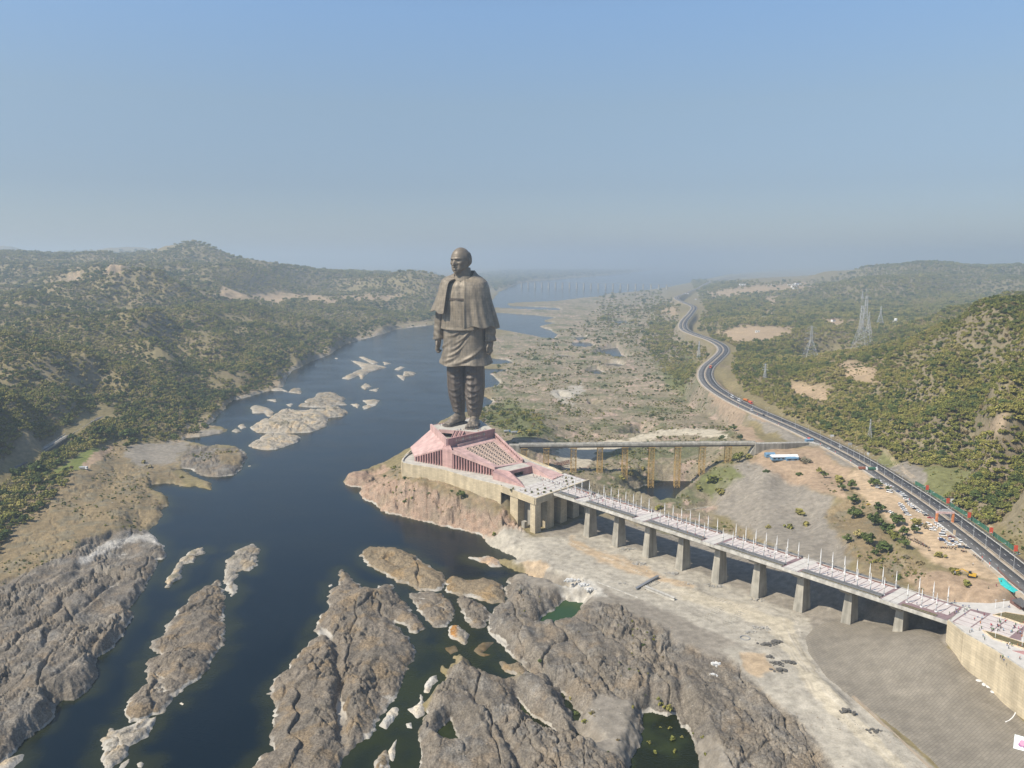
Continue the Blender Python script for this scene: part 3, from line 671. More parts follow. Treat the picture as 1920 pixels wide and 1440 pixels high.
def build_water():
    a = np.linspace(-1.12, 1.12, 700)
    py = np.concatenate([np.arange(1560, 900, -4), np.arange(900, 620, -2.5), np.arange(620, 500, -1.5)])
    d = (py - 720) / CAM_F
    Yr = CAM_H * (CP - d * SP) / (SP + d * CP)
    Yr = np.concatenate([Yr, np.geomspace(Yr[-1] * 1.02, 69000, 40)])
    Y = np.repeat(Yr[:, None], len(a), 1).astype(np.float32); X = (a[None, :] * Y).astype(np.float32)
    sd = shore(X, Y)
    for poly, hh, st, sk in ISLETS_W:                     # islets make shallows too
        p = np.array(poly); lo = p.min(0) - 30; hi = p.max(0) + 30
        m = (X > lo[0]) & (X < hi[0]) & (Y > lo[1]) & (Y < hi[1])
        if m.any(): sd[m] = np.maximum(sd[m], poly_sdf(X[m], Y[m], poly))
    deep = np.array((.0012, .0065, .0115)); shal = np.array((.022, .026, .010)); gre = np.array((.024, .055, .016)); weed = np.array((.020, .026, .006))
    nz = fbm(X / 25, Y / 25, 95, 4)
    t = smooth(sd + 5 * nz, -13, 1)[..., None] * .8
    # the sheltered channels between the near rocks are green-brown
    px, py_ = Q(X, Y, 0 * X)
    ch = smooth(poly_sdf(px.astype(np.float32), py_.astype(np.float32), [(860,1180),(1010,1260),(1000,1290),(860,1250),(780,1360),(790,1480),(600,1480),(700,1330),(790,1230)]), -25, 15)[..., None]
    c = deep * (1 - t) + shal * t
    q = ch * (.45 + .4 * smooth(nz, -.3, .5)[..., None]); c = c * (1 - q) + weed * q
    for (pp, k), poly in zip(POOLS, POOL_W):
        if k == 0: continue
        p = np.array(poly); lo = p.min(0) - 8; hi = p.max(0) + 8
        m = (X > lo[0]) & (X < hi[0]) & (Y > lo[1]) & (Y < hi[1])
        if m.any():
            q = smooth(poly_sdf(X[m], Y[m], poly), -6, -2)[:, None]
            col = gre if k == 1 else weed * (.55 + .75 * smooth(nz[m], -.4, .5)[:, None])
            c[m] = c[m] * (1 - q) + col * q
    c = np.concatenate([c, np.ones(X.shape + (1,))], -1)
    V = np.stack([X, Y, 0 * X], -1).reshape(-1, 3)
    o = link('river_water', np_mesh('river_water', V, grid_faces(*X.shape), M_WATER, True, {'tint': ('FLOAT_COLOR', c.reshape(-1, 4))}))
    tag(o, 'dark blue river water winding past the statue', kind='structure')

# ---- rocks standing in the river: outline px, height, relief strike, kind
A6 = (4.364, 400, 600); A3 = (3.271, 0, 1000); A4 = (3.271, 480, 1000)
ISLETS = [
 ('large pale rock island with scrub tufts, mid river left of the statue', c_(*A6, [(300,885),(350,850),(440,825),(480,795),(550,745),(640,740),(700,755),(790,735),(880,740),(960,730),(1040,725),(1100,755),(1070,790),(940,800),(925,870),(870,895),(790,920),(620,930),(480,930),(350,920)]), 9, .2, 'pale'),
 ('broad low rock island with a brushy middle, upstream of the large pale island', c_(*A6, [(690,705),(760,690),(750,660),(830,640),(850,600),(1000,600),(1020,625),(1090,645),(1050,665),(1100,695),(990,700),(960,718),(850,718),(780,715)]), 6, .2, 'mix'),
 ('smooth whaleback rock with fine stripes, just below the large pale island', c_(*A6, [(285,1030),(340,990),(420,945),(560,945),(690,950),(720,970),(690,1000),(600,1030),(530,1060),(430,1065),(330,1050)]), 7, .35, 'pale'),
 ('chain of pale boulders linking the left bank to the mid river islands', c_(*A6, [(300,720),(340,700),(440,720),(490,750),(480,790),(440,790),(420,760),(330,765)]), 3, .2, 'pale'),
 ('long thin pale reef, uppermost of the reefs far left of the statue', c_(*A6, [(1190,303),(1240,308),(1350,350),(1300,362)]), 3, .3, 'pale'),
 ('branching pale reef in open blue water left of the statue', c_(*A6, [(1125,332),(1200,348),(1320,368),(1420,388),(1330,410),(1270,430),(1210,490),(1190,450),(1110,490),(1050,480),(1130,440),(1220,400),(1190,370)]), 4, .3, 'pale'),
 ('slim pale reef right of the branching reef', c_(*A6, [(1390,345),(1460,355),(1400,370)]), 2.5, .3, 'pale'),
 ('small slanted reef between the branching reef and the statue', c_(*A6, [(1480,405),(1530,380),(1565,390),(1520,412)]), 2.5, .3, 'pale'),
 ('forked pale reef closest to the statue', c_(*A6, [(1495,450),(1550,460),(1560,420),(1660,435),(1640,450),(1570,460),(1560,500)]), 3, .3, 'pale'),
 ('round pale boulder island in mid river', c_(*A6, [(1205,545),(1250,520),(1295,545),(1240,570)]), 4, .3, 'pale'),
 ('small flat rock beside the round boulder island', c_(*A6, [(1280,575),(1350,560),(1340,588)]), 2.5, .3, 'pale'),
 ('jagged pale rock at the left end of the mid river pair', c_(*A6, [(1120,690),(1200,690),(1180,722)]), 3, .3, 'pale'),
 ('wide cracked pale rock at the right end of the mid river pair', c_(*A6, [(1220,660),(1360,660),(1330,700),(1230,735),(1220,710),(1260,690)]), 3.5, .3, 'pale'),
 ('grey rock islet off the wooded left bank', c_(*A6, [(615,592),(640,565),(710,560),(725,605)]), 4, .3, 'mix'),
 ('low white rock in the channel beside the wooded left bank', c_(*A6, [(440,655),(510,648),(515,672)]), 2, .3, 'pale'),
 ('flat pale slab left of the broad low island', c_(*A6, [(590,690),(650,688),(630,712)]), 2, .3, 'pale'),
 ('pale boulder in the left bay', c_(*A6, [(200,870),(250,855),(268,880),(230,892)]), 2.5, .3, 'pale'),
 ('pale pointed boulder off the gravel bar', c_(*A6, [(150,912),(190,888),(228,912),(190,924)]), 2.5, .3, 'pale'),
 ('line of small rocks below the wooded left bank', c_(*A6, [(450,565),(500,553),(560,560),(600,578),(612,592),(560,580),(480,580)]), 2, .3, 'pale'),
 ('tiny pale stone below the wooded far bank', c_(*A6, [(990,312),(1022,312),(1015,322)]), 1.5, .3, 'pale'),
 ('tiny white stone off the rocky left promontory', c_(*A6, [(278,1198),(310,1188),(305,1200)]), 1.5, .3, 'pale'),
 ('long dark grey rock island with a rough crest, lower left', c_(*A3, [(1160,400),(1230,350),(1340,295),(1365,340),(1385,430),(1365,520),(1390,600),(1370,690),(1300,760),(1295,820),(1180,920),(1060,1010),(980,1110),(880,1140),(800,1160),(750,1090),(800,1020),(890,920),(905,860),(890,800),(990,750),(930,720),(940,660),(1040,610),(1010,570),(1070,520),(1080,480),(1150,440)]), 9, 1.75, 'rock'),
 ('hooked grey rock islet above the long dark island', c_(*A3, [(1440,110),(1480,85),(1550,70),(1590,100),(1580,150),(1570,200),(1530,240),(1490,215),(1450,240),(1445,300),(1455,360),(1420,385),(1385,340),(1380,270),(1370,220),(1390,170),(1435,140)]), 4, 1.4, 'mix'),
 ('thin pale reef next to the left bank', c_(*A3, [(1010,300),(1050,260),(1070,205),(1110,160),(1170,110),(1250,90),(1260,120),(1200,140),(1190,180),(1120,190),(1110,280),(1030,330)]), 2.5, 1.1, 'pale'),
 ('pale rock with a grey hump at the foot of the long dark island', c_(*A3, [(620,1280),(650,1240),(670,1210),(730,1205),(840,1160),(970,1115),(965,1170),(890,1260),(800,1310),(780,1370),(690,1440),(640,1440),(615,1390)]), 4.5, 1.2, 'pale'),
 ('white stone alone in dark water beside the long dark island', c_(*A3, [(1098,1045),(1112,1035),(1128,1045),(1120,1055)]), 1.2, .3, 'white'),
 ('small white rock on the lower frame edge', c_(*A3, [(840,1412),(865,1400),(885,1412),(870,1440),(845,1435)]), 1.8, .3, 'pale'),
 ('narrow pale rock beside the pale hump on the lower frame edge', c_(*A3, [(725,1440),(740,1415),(800,1375),(790,1405),(760,1445)]), 2, .3, 'pale'),
 ('pale shelf under the lower left bank', c_(*A3, [(-40,1440),(20,1400),(90,1370),(140,1360),(130,1395),(80,1440),(20,1500)]), 2.5, .3, 'pale'),
 ('great brown rock island split by a long crack, bottom centre', c_(*A4, [(510,240),(530,225),(570,260),(630,310),(660,350),(735,345),(750,322),(830,320),(855,370),(920,430),(960,490),(1010,530),(1028,590),(1000,615),(940,610),(915,570),(850,545),(910,615),(940,650),(978,710),(975,760),(930,830),(900,870),(905,940),(870,990),(815,1050),(800,1090),(740,1180),(700,1240),(640,1290),(550,1360),(520,1440),(480,1540),(-60,1540),(-20,1440),(20,1385),(60,1340),(90,1350),(80,1260),(100,1180),(130,1080),(80,1000),(110,900),(180,850),(240,770),(330,670),(370,630),(360,590),(400,510),(440,490),(440,420),(460,350),(510,330)]), 13, 1.72, 'rock'),
 ('oblong tan rock island with a pale lower rim, below the base rock', c_(*A4, [(640,140),(660,105),(700,92),(850,95),(950,130),(1050,190),(1130,240),(1165,280),(1158,335),(1125,362),(1000,352),(880,300),(760,240),(680,190)]), 7, 2.3, 'tan'),
 ('two-humped tan rock island right of the oblong one', c_(*A4, [(1168,300),(1200,275),(1290,290),(1310,300),(1400,280),(1500,320),(1530,370),(1520,430),(1440,430),(1340,405),(1240,378),(1160,362)]), 6, 2.6, 'tan'),
 ('squarish grey rock island in the middle of the rock maze', c_(*A4, [(940,372),(1050,360),(1125,378),(1200,430),(1220,470),(1200,540),(1160,575),(1110,585),(1040,530),(980,450)]), 6, 2.2, 'rock'),
 ('egg-shaped grey rock island right of the squarish one', c_(*A4, [(1235,405),(1280,388),(1350,412),(1430,480),(1440,520),(1390,590),(1300,565),(1270,500),(1235,440)]), 6, 2.2, 'rock'),
 ('small rock with a white crust and an orange stain', c_(*A4, [(1172,620),(1190,572),(1240,565),(1305,620),(1280,682),(1210,650)]), 3, 2.2, 'mix'),
 ('brown weedy rock just under the surface', c_(*A4, [(1158,702),(1220,690),(1242,722),(1190,748)]), .8, .3, 'brown'),
 ('brown ragged reef in the dark channel', c_(*A4, [(1330,722),(1390,670),(1455,670),(1440,695),(1390,735),(1440,745),(1400,757)]), 1.4, .3, 'brown'),
 ('small scrubby islet in the dark channel beside the big massif', c_(*A4, [(1500,790),(1550,810),(1600,790),(1640,810),(1685,880),(1640,895),(1560,860),(1510,830)]), 3, 2.4, 'tan'),
 ('white knobbly rock in the green channel, upper one', c_(*A4, [(1030,940),(1045,910),(1070,880),(1110,868),(1115,905),(1080,930),(1055,978),(1035,975)]), 2.2, .3, 'white'),
 ('white ragged rock in the green channel, lower one', c_(*A4, [(935,1080),(1000,1040),(1010,990),(1030,1020),(1035,1060),(1030,1115),(990,1142)]), 2.6, .3, 'white'),
 ('large white slab hugging the great brown island', c_(*A4, [(750,1180),(800,1110),(830,1068),(872,1068),(874,1112),(800,1202)]), 2.6, .3, 'white'),
 ('round white stone alone in the green channel', c_(*A4, [(920,1168),(950,1162),(955,1195),(930,1192)]), 1.3, .3, 'white'),
 ('tan finger rock on the lower edge of the green channel', c_(*A4, [(725,1400),(760,1360),(800,1318),(815,1380),(825,1440),(820,1520),(730,1520)]), 3, 1.5, 'tan'),
 ('thin white shard beside the tan finger rock', c_(*A4, [(808,1335),(862,1265),(858,1320),(840,1400),(825,1390)]), 1.8, .3, 'white'),
 ('white stone off the point of the great brown island', c_(*A4, [(440,322),(468,308),(470,322),(448,332)]), 1.2, .3, 'white'),
 ('low flat rock left of the point of the great brown island', c_(*A4, [(430,388),(455,372),(470,378),(445,395)]), 1.0, .3, 'pale'),
 ('sandy tongue in the inlet below the base building', c_(*A4, [(1300,147),(1340,150),(1430,140),(1488,170),(1512,205),(1450,207),(1380,175),(1330,160)]), 2.2, .3, 'pink'),
]
ISLETS_W = [([P(x, y)[:2] for x, y in p], hh, st, k) for lab, p, hh, st, k in ISLETS]
RKC = {'rock': (.175, .148, .115), 'tan': (.215, .168, .108), 'mix': (.26, .23, .185), 'pale': (.33, .29, .23), 'white': (.50, .47, .41), 'brown': (.12, .085, .04), 'pink': (.34, .25, .175)}

def build_islets():
    for (lab, px, hh, st, kind), (poly, _, _, _) in zip(ISLETS, ISLETS_W):
        p = np.array(poly); lo = p.min(0); hi = p.max(0)
        Ym = p[:, 1].mean()
        st_m = max(.55, Ym * .00115); sty = st_m * 1.35
        pad = 3.5 * st_m + 1
        n = int((hi[0] - lo[0] + 2 * pad) / st_m) + 2; k = int((hi[1] - lo[1] + 2 * pad) / sty) + 2
        x = np.linspace(lo[0] - pad, hi[0] + pad, max(n, 9)); y = np.linspace(lo[1] - pad, hi[1] + pad, max(k, 9))
        X, Y = np.meshgrid(x, y); X = X.astype(np.float32); Y = Y.astype(np.float32)
        sz = math.sqrt(abs((hi - lo).prod()))
        jit = min(1.0, sz / 30)
        sd = poly_sdf(X, Y, poly) + jit * (2.2 * perlin(X / 8, Y / 8, 101) + 1.1 * perlin(X / 3, Y / 3, 102))
        r = rocky(X, Y, 5 if kind == 'pale' else 0, math.pi / 2 + (st - 1.57) if st > 1 else 2.75)
        wd = max(2.2, hh * .85)
        prof = 1 - np.exp(-np.clip(sd, 0, None) / wd)
        amp = np.clip(hh / 5, .25, 1.7) * (1.25 if kind == 'pale' else 1)
        h = hh * .55 * prof + prof * amp * (r * 1.25 + .7) + .25 * np.clip(sd, 0, 1.5)
        if 'crack' in lab:
            cr, _ = line_dist(X, Y, [(*P(a, b)[:2], 0) for a, b in ((555,1120),(570,1150),(612,1190),(630,1215),(632,1250),(640,1290),(636,1330),(646,1390),(648,1450))])
            h = h - 6.5 * prof * np.exp(-((cr + 1.5 * perlin(X / 7, Y / 7, 9)) / 3.2) ** 2) + 2 * prof * fbm(X / 35, Y / 35, 8, 2)
        h = np.where(sd > 0, np.maximum(h, .1), np.maximum(-2.5, sd * .8))
        keep = sd > -3 * st_m
        F = grid_faces(*X.shape); F = F[keep.ravel()[F].any(1)]
        used = np.unique(F); re = np.full(X.size, -1); re[used] = np.arange(len(used)); F = re[F]
        base = np.array(RKC[kind])
        t = smooth(fbm(X / 22, Y / 22, 110, 5), -.1, .5)[..., None]; t2 = smooth(fbm(X / 13, Y / 13, 115, 5), .0, .6)[..., None]
        c = base * (1 - .5 * t) + .5 * t * base * np.array((.72, .76, .80)); c = c * (1 - .6 * t2) + .6 * t2 * (base * np.array((1.32, 1.14, .86)))
        if kind in ('pale', 'mix'):                        # scrub and lichen on the crest
            t3 = (smooth(h, hh * .55, hh * .95) * smooth(fbm(X / 14, Y / 14, 118, 3), .0, .4))[..., None] * .55
            c = c * (1 - t3) + t3 * np.array((.14, .13, .075))
        if 'orange' in lab:
            q = smooth(-X + p[:, 0].min() + 6, -2, 2)[..., None]; c = c * (1 - q) + q * np.array((.34, .17, .05))
        col = np.concatenate([c, np.ones(X.shape + (1,))], -1)
        V = np.stack([X, Y, h], -1).reshape(-1, 3)[used]
        rk = np.full(len(used), 1.0 if kind not in ('brown',) else .1)
        cen = V[:, :2].mean(0)
        V[:, 0] -= cen[0]; V[:, 1] -= cen[1]
        me = np_mesh('rock_island', V, F, M_GROUND, True, {'tint': ('FLOAT_COLOR', col.reshape(-1, 4)[used]), 'rockiness': ('FLOAT', rk)})
        o = link('rock_island', me, None, (cen[0], cen[1], 0))
        tag(o, lab, 'rock', 'rocks standing in the river')
# ------------------------------------------------------------------ materials of the built things
def panel_mat(name, col, bw, bh, mortar=.02, dark=.75, rough=.75, var=.18, upright=True, rot=0.0, bump=.05):
    """stone or metal cladding in courses; joints follow the world height"""
    m = mat(name, col, rough, var=var, scale=.12)
    n = m.node_tree.nodes; l = m.node_tree.links; b = n['Principled BSDF']
    g = n.new('ShaderNodeNewGeometry'); sx = n.new('ShaderNodeSeparateXYZ'); l.new(g.outputs['Position'], sx.inputs[0])
    ad = n.new('ShaderNodeVectorMath'); ad.operation = 'DOT_PRODUCT'; l.new(g.outputs['Position'], ad.inputs[0]); ad.inputs[1].default_value = (math.cos(rot), math.sin(rot), 0)
    cb = n.new('ShaderNodeCombineXYZ'); l.new(ad.outputs['Value'], cb.inputs[0])
    if upright: l.new(sx.outputs[2], cb.inputs[1])
    else:
        a2 = n.new('ShaderNodeVectorMath'); a2.operation = 'DOT_PRODUCT'; l.new(g.outputs['Position'], a2.inputs[0]); a2.inputs[1].default_value = (-math.sin(rot), math.cos(rot), 0); l.new(a2.outputs['Value'], cb.inputs[1])
    br = n.new('ShaderNodeTexBrick'); br.inputs['Scale'].default_value = 1; br.inputs['Brick Width'].default_value = bw; br.inputs['Row Height'].default_value = bh
    br.inputs['Mortar Size'].default_value = mortar; br.inputs['Color1'].default_value = (1, 1, 1, 1); br.inputs['Color2'].default_value = (.86, .86, .86, 1); br.inputs['Mortar'].default_value = (dark, dark, dark, 1)
    l.new(cb.outputs[0], br.inputs['Vector'])
    mx = n.new('ShaderNodeMix'); mx.data_type = 'RGBA'; mx.blend_type = 'MULTIPLY'; mx.inputs[0].default_value = 1
    l.new(n[m['mix']].outputs[2], mx.inputs[6]); l.new(br.outputs['Color'], mx.inputs[7]); l.new(mx.outputs[2], b.inputs['Base Color'])
    return m

M_CREAM = panel_mat('cream_stone', (.58, .485, .325), 4.5, 1.5, .09, .72, rot=-.6)
M_CREAM2 = panel_mat('cream_stone_turned', (.58, .49, .34), 4.5, 1.5, .09, .72, rot=.87)  # near-identical cream, joint pattern turned to the other wall direction
M_PINK = panel_mat('pink_sandstone', (.50, .315, .285), 3.0, 1.5, .05, .82, rot=.7)
M_PINKF = mat('pink_sandstone_plain', (.53, .355, .32), .75, var=.2, scale=.15)
M_PINKD = mat('red_and_shaded_sandstone', (.42, .235, .22), .75, var=.2, scale=.15)  # darker pink; on the right-hand crown wall it paints in the shade
M_CONC = mat('concrete', (.36, .335, .28), .85, var=.25, scale=.15, bump=.05)
M_CONCL = mat('pale_concrete', (.50, .475, .42), .8, var=.15, scale=.2)
M_PAVE = mat('terrace_paving', (.46, .43, .37), .8, var=.22, scale=.22)
M_SLAB = mat('pale_pink_slab', (.55, .495, .455), .7, var=.1, scale=.3)
M_SLABW = mat('pale_grey_slab', (.53, .50, .45), .7, var=.12, scale=.3)
M_JOINT = mat('dark_pink_band', (.24, .165, .165), .8, var=.15)
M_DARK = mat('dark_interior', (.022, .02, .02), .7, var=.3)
M_GLASS = mat('dark_glass', (.02, .024, .03), .12, var=.2, spec=.6)
M_WHITE = mat('white_paint', (.80, .80, .78), .45, var=.05)
M_GREYM = mat('grey_metal', (.34, .35, .36), .45, metal=.6, var=.1)
M_BLACK = mat('black_rubber', (.02, .02, .022), .7, var=.2)
M_PLANT = mat('planter_earth', (.16, .135, .065), .9, var=.45, scale=1.2, bump=.2)
M_HEDGE = mat('clipped_green', (.055, .085, .022), .9, var=.5, scale=1.5, bump=.3)
M_YELLOW = mat('ochre_steel', (.47, .31, .11), .55, var=.25, scale=.4)
M_RUST = mat('rusty_red_steel', (.30, .12, .075), .7, var=.3, scale=.5)
M_ASPH = mat('asphalt', (.062, .062, .066), .85, var=.22, scale=.12)
M_ASPHW = mat('worn_asphalt', (.12, .115, .11), .85, var=.2, scale=.1)
M_KERB = mat('kerb_stone', (.46, .43, .38), .8, var=.2)
M_VERGE = mat('verge_earth', (.33, .27, .20), .9, var=.3, scale=.2)
M_LINE = mat('road_paint', (.72, .72, .68), .6, var=.15)
M_LATT = mat('lattice_stone', (.62, .47, .37), .75, var=.12)
M_BLUE = mat('blue_sheet', (.15, .27, .39), .5, var=.2, scale=.4)
M_RED = mat('red_banner', (.62, .095, .05), .6, var=.15)
M_TURQ = mat('turquoise_net', (.04, .46, .43), .7, var=.25, scale=.8)
M_NET = mat('green_net', (.05, .15, .095), .8, var=.35, scale=.4)
M_ORANGE = mat('orange_paint', (.62, .20, .04), .5, var=.2)
M_OCHRE = mat('machine_yellow', (.60, .36, .04), .45, var=.15)
M_TYRE = mat('tyre', (.018, .018, .018), .8)

def streaks(m, lo=.80, hi=1.12, sx=.35, sz=.03):
    """rain and dirt streaks running down a surface"""
    n = m.node_tree.nodes; l = m.node_tree.links; g = n.new('ShaderNodeNewGeometry'); mp = n.new('ShaderNodeMapping'); mp.inputs['Scale'].default_value = (sx, sx, sz); l.new(g.outputs['Position'], mp.inputs[0])
    tz = n.new('ShaderNodeTexNoise'); tz.inputs['Scale'].default_value = 1; tz.inputs['Detail'].default_value = 5; l.new(mp.outputs[0], tz.inputs['Vector'])
    rg = n.new('ShaderNodeMapRange'); rg.inputs[1].default_value = .35; rg.inputs[2].default_value = .65; rg.inputs[3].default_value = lo; rg.inputs[4].default_value = hi; l.new(tz.outputs['Fac'], rg.inputs[0])
    src = n['Principled BSDF'].inputs['Base Color'].links[0].from_socket; ms = n.new('ShaderNodeMix'); ms.data_type = 'RGBA'; ms.blend_type = 'MULTIPLY'; ms.inputs[0].default_value = 1
    l.new(src, ms.inputs[6]); l.new(rg.outputs[0], ms.inputs[7]); l.new(ms.outputs[2], n['Principled BSDF'].inputs['Base Color'])
for m_ in (M_CONC, M_CONCL): streaks(m_, .70, 1.12)
for m_ in (M_CREAM, M_CREAM2, M_PINK, M_PINKF, M_PINKD): streaks(m_, .82, 1.08, .22)
def xy(px, py, z=38): return P(px, py, z)[:2]

# ------------------------------------------------------------------ terrace and its stone wall
def lerp(a, b, t): return tuple(a[i] + (b[i] - a[i]) * t for i in range(len(a)))
WALLP = [xy(*p) for p in [(784,844),(772,849),(762,855),(756,861),(753.8,866),(756,869),(775,873),(803,877),(832,882),(860,890.5),(889,899.5),(920,907),(940,912)]]
LEG0 = xy(940, 912); CORN = xy(1003.5, 935.5)
FACE_R = [CORN, (43.5, 666.5), (68.9, 696.7)]
PC2 = (46.4, 718.6)
BACKP = [(40, 735), (18, 770), (-2, 812), (-22, 850), (-45, 878), (-88, 862), (-104, 815), (-108, 785)]
TERR = WALLP[::-1] + BACKP[::-1][0:0]
TERRACE = WALLP + [CORN, FACE_R[2], PC2] + BACKP

def build_terrace():
    t = empty('terrace', (-20, 740, 0), 0, 'cream stone terrace on the river rock under the pink base building', 'terrace')
    t_inv = Vector((20, -740, 0))
    def put(b, name, m): 
        b.v = [(v[0] + 20, v[1] - 740, v[2]) for v in b.v]; return b.build(name, m, t)
    b = MB()
    pts = [BACKP[-1]] + WALLP
    for p, q in zip(pts[:-1], pts[1:]):
        b.wall(p, q, 1.6, 3, 38.9)
    put(b, 'retaining_wall', M_CREAM)
    b = MB()
    for p, q in zip(([PC2] + BACKP)[:-1], ([PC2] + BACKP)[1:]): b.wall(p, q, 1.6, 3, 38.9)
    put(b, 'rear_wall', M_CREAM)
    b = MB()
    for p, q in zip(pts[:-1], pts[1:]):
        b.wall(lerp(p, (-20, 740), .006), lerp(q, (-20, 740), .006), .9, 38.9, 39.25)
    put(b, 'coping', M_CONCL)
    b = MB(); b.prism(TERRACE, 33.2, 37.9); put(b, 'terrace_floor', M_PAVE)
    # the tall legs under the plaza
    inw = np.array(CORN); dl = np.array(LEG0) - inw; dl = dl / np.hypot(*dl); dr = np.array(FACE_R[2]) - inw; dr /= np.hypot(*dr)
    def leg(a, bb, depth, inward, m, z0=2):
        a = np.array(a); bb = np.array(bb); inward = np.array(inward)
        q = [a, bb, bb + inward * depth, a + inward * depth]
        k = MB(); k.prism([tuple(p) for p in q], z0, 33.2); return put(k, 'leg', m)
    lp = lambda px: xy(px, 912 + (px - 940) * (935.5 - 912) / 63.5)
    leg(lp(956.5), lp(971), 9, dr, M_CREAM); 
    k = MB(); c = np.array(CORN); q = [c, c + dr * 7.5, c + dr * 7.5 + dl * 6.6, c + dl * 6.6]; k.prism([tuple(p) for p in q], 2, 33.2); put(k, 'leg', M_CREAM2)
    L = np.hypot(*(np.array(FACE_R[2]) - inw))
    for s0, s1 in ((16.5, 25.5), (35, 44), (53, 62), (70, L)):
        leg(inw + dr * s0, inw + dr * min(s1, L), 9, dl, M_CREAM2)
    # frieze above the openings, a little proud of the legs
    b = MB(); b.wall(tuple(inw + dl * .05), tuple(np.array(LEG0)), 1.7, 33.1, 38.6); put(b, 'frieze', M_CREAM)
    b = MB(); b.wall(tuple(inw), FACE_R[2], 1.7, 33.1, 38.6); put(b, 'frieze', M_CREAM2)
    # dark back wall of the undercroft
    b = MB(); b.prism([tuple(inw + dl * 9.3 + dr * 9.3), tuple(inw + dl * 9.3 + dr * (L - 3)), tuple(inw + dl * 26 + dr * (L - 3)), tuple(inw + dl * 30 + dr * 9.3)], 2, 33.1); put(b, 'undercroft_wall', M_CONC)
    b = MB(); b.prism([tuple(inw + dl * 15.5 + dr * 1.2), tuple(inw + dl * 19.5 + dr * 1.2), tuple(inw + dl * 19.5 + dr * 5), tuple(inw + dl * 15.5 + dr * 5)], 2, 13.5); put(b, 'concrete_block', M_CONC)
    # the white slabs of the plaza with dark joints, laid in a grid
    u = dr; v = dl
    slab = MB(); a = np.array((0., 0.)); q = [(0, 0), tuple(u * 5.5), tuple(u * 5.5 + v * 5.5), tuple(v * 5.5)]; slab.prism(q, 0, .10)
    me = slab.mesh('paving_slab', M_SLABW)
    b = MB(); b.prism([tuple(inw + u * .9 + v * .9), tuple(inw + u * (L - 1) + v * .9), tuple(inw + u * (L - 1) + v * 30), tuple(inw + u * .9 + v * 30)], 37.85, 37.96); put(b, 'joint_bed', M_JOINT)
    for i in range(12):
        for j in range(5):
            p = inw + u * (1.3 + i * 6.1) + v * (1.3 + j * 6.0)
            o = link('paving_slab', me, t, (p[0] + 20, p[1] - 740, 37.93))
    # planting tubs on the plaza
    tub = MB(); tub.box((0, 0, .3), (1.5, 1.5, .6)); 
    tubm = tub.mesh('planter', M_PLANT)
    return t, inw, u, v
TERR_O, T0, TU, TV = build_terrace()
LEVEL.append(([lerp(p, (-25, 745), .10) for p in WALLP] + [tuple(np.array(LEG0) + TU * 6)] + [tuple(T0 + TU * 60 + TV * 32)] + [lerp(p, (-25, 745), .10) for p in BACKP], lambda X, Y: np.full_like(X, 29.0), 6))
_foot = lambda X, Y: np.full_like(X, 8.0)
LEVEL.append(([tuple(T0 - TV * 8 - TU * 2), tuple(T0 + TV * 18 - TU * 2), tuple(T0 + TV * 30 + TU * 10), tuple(T0 + TV * 30 + TU * 75), tuple(T0 + TU * 75 - TV * 8)], _foot, 5))
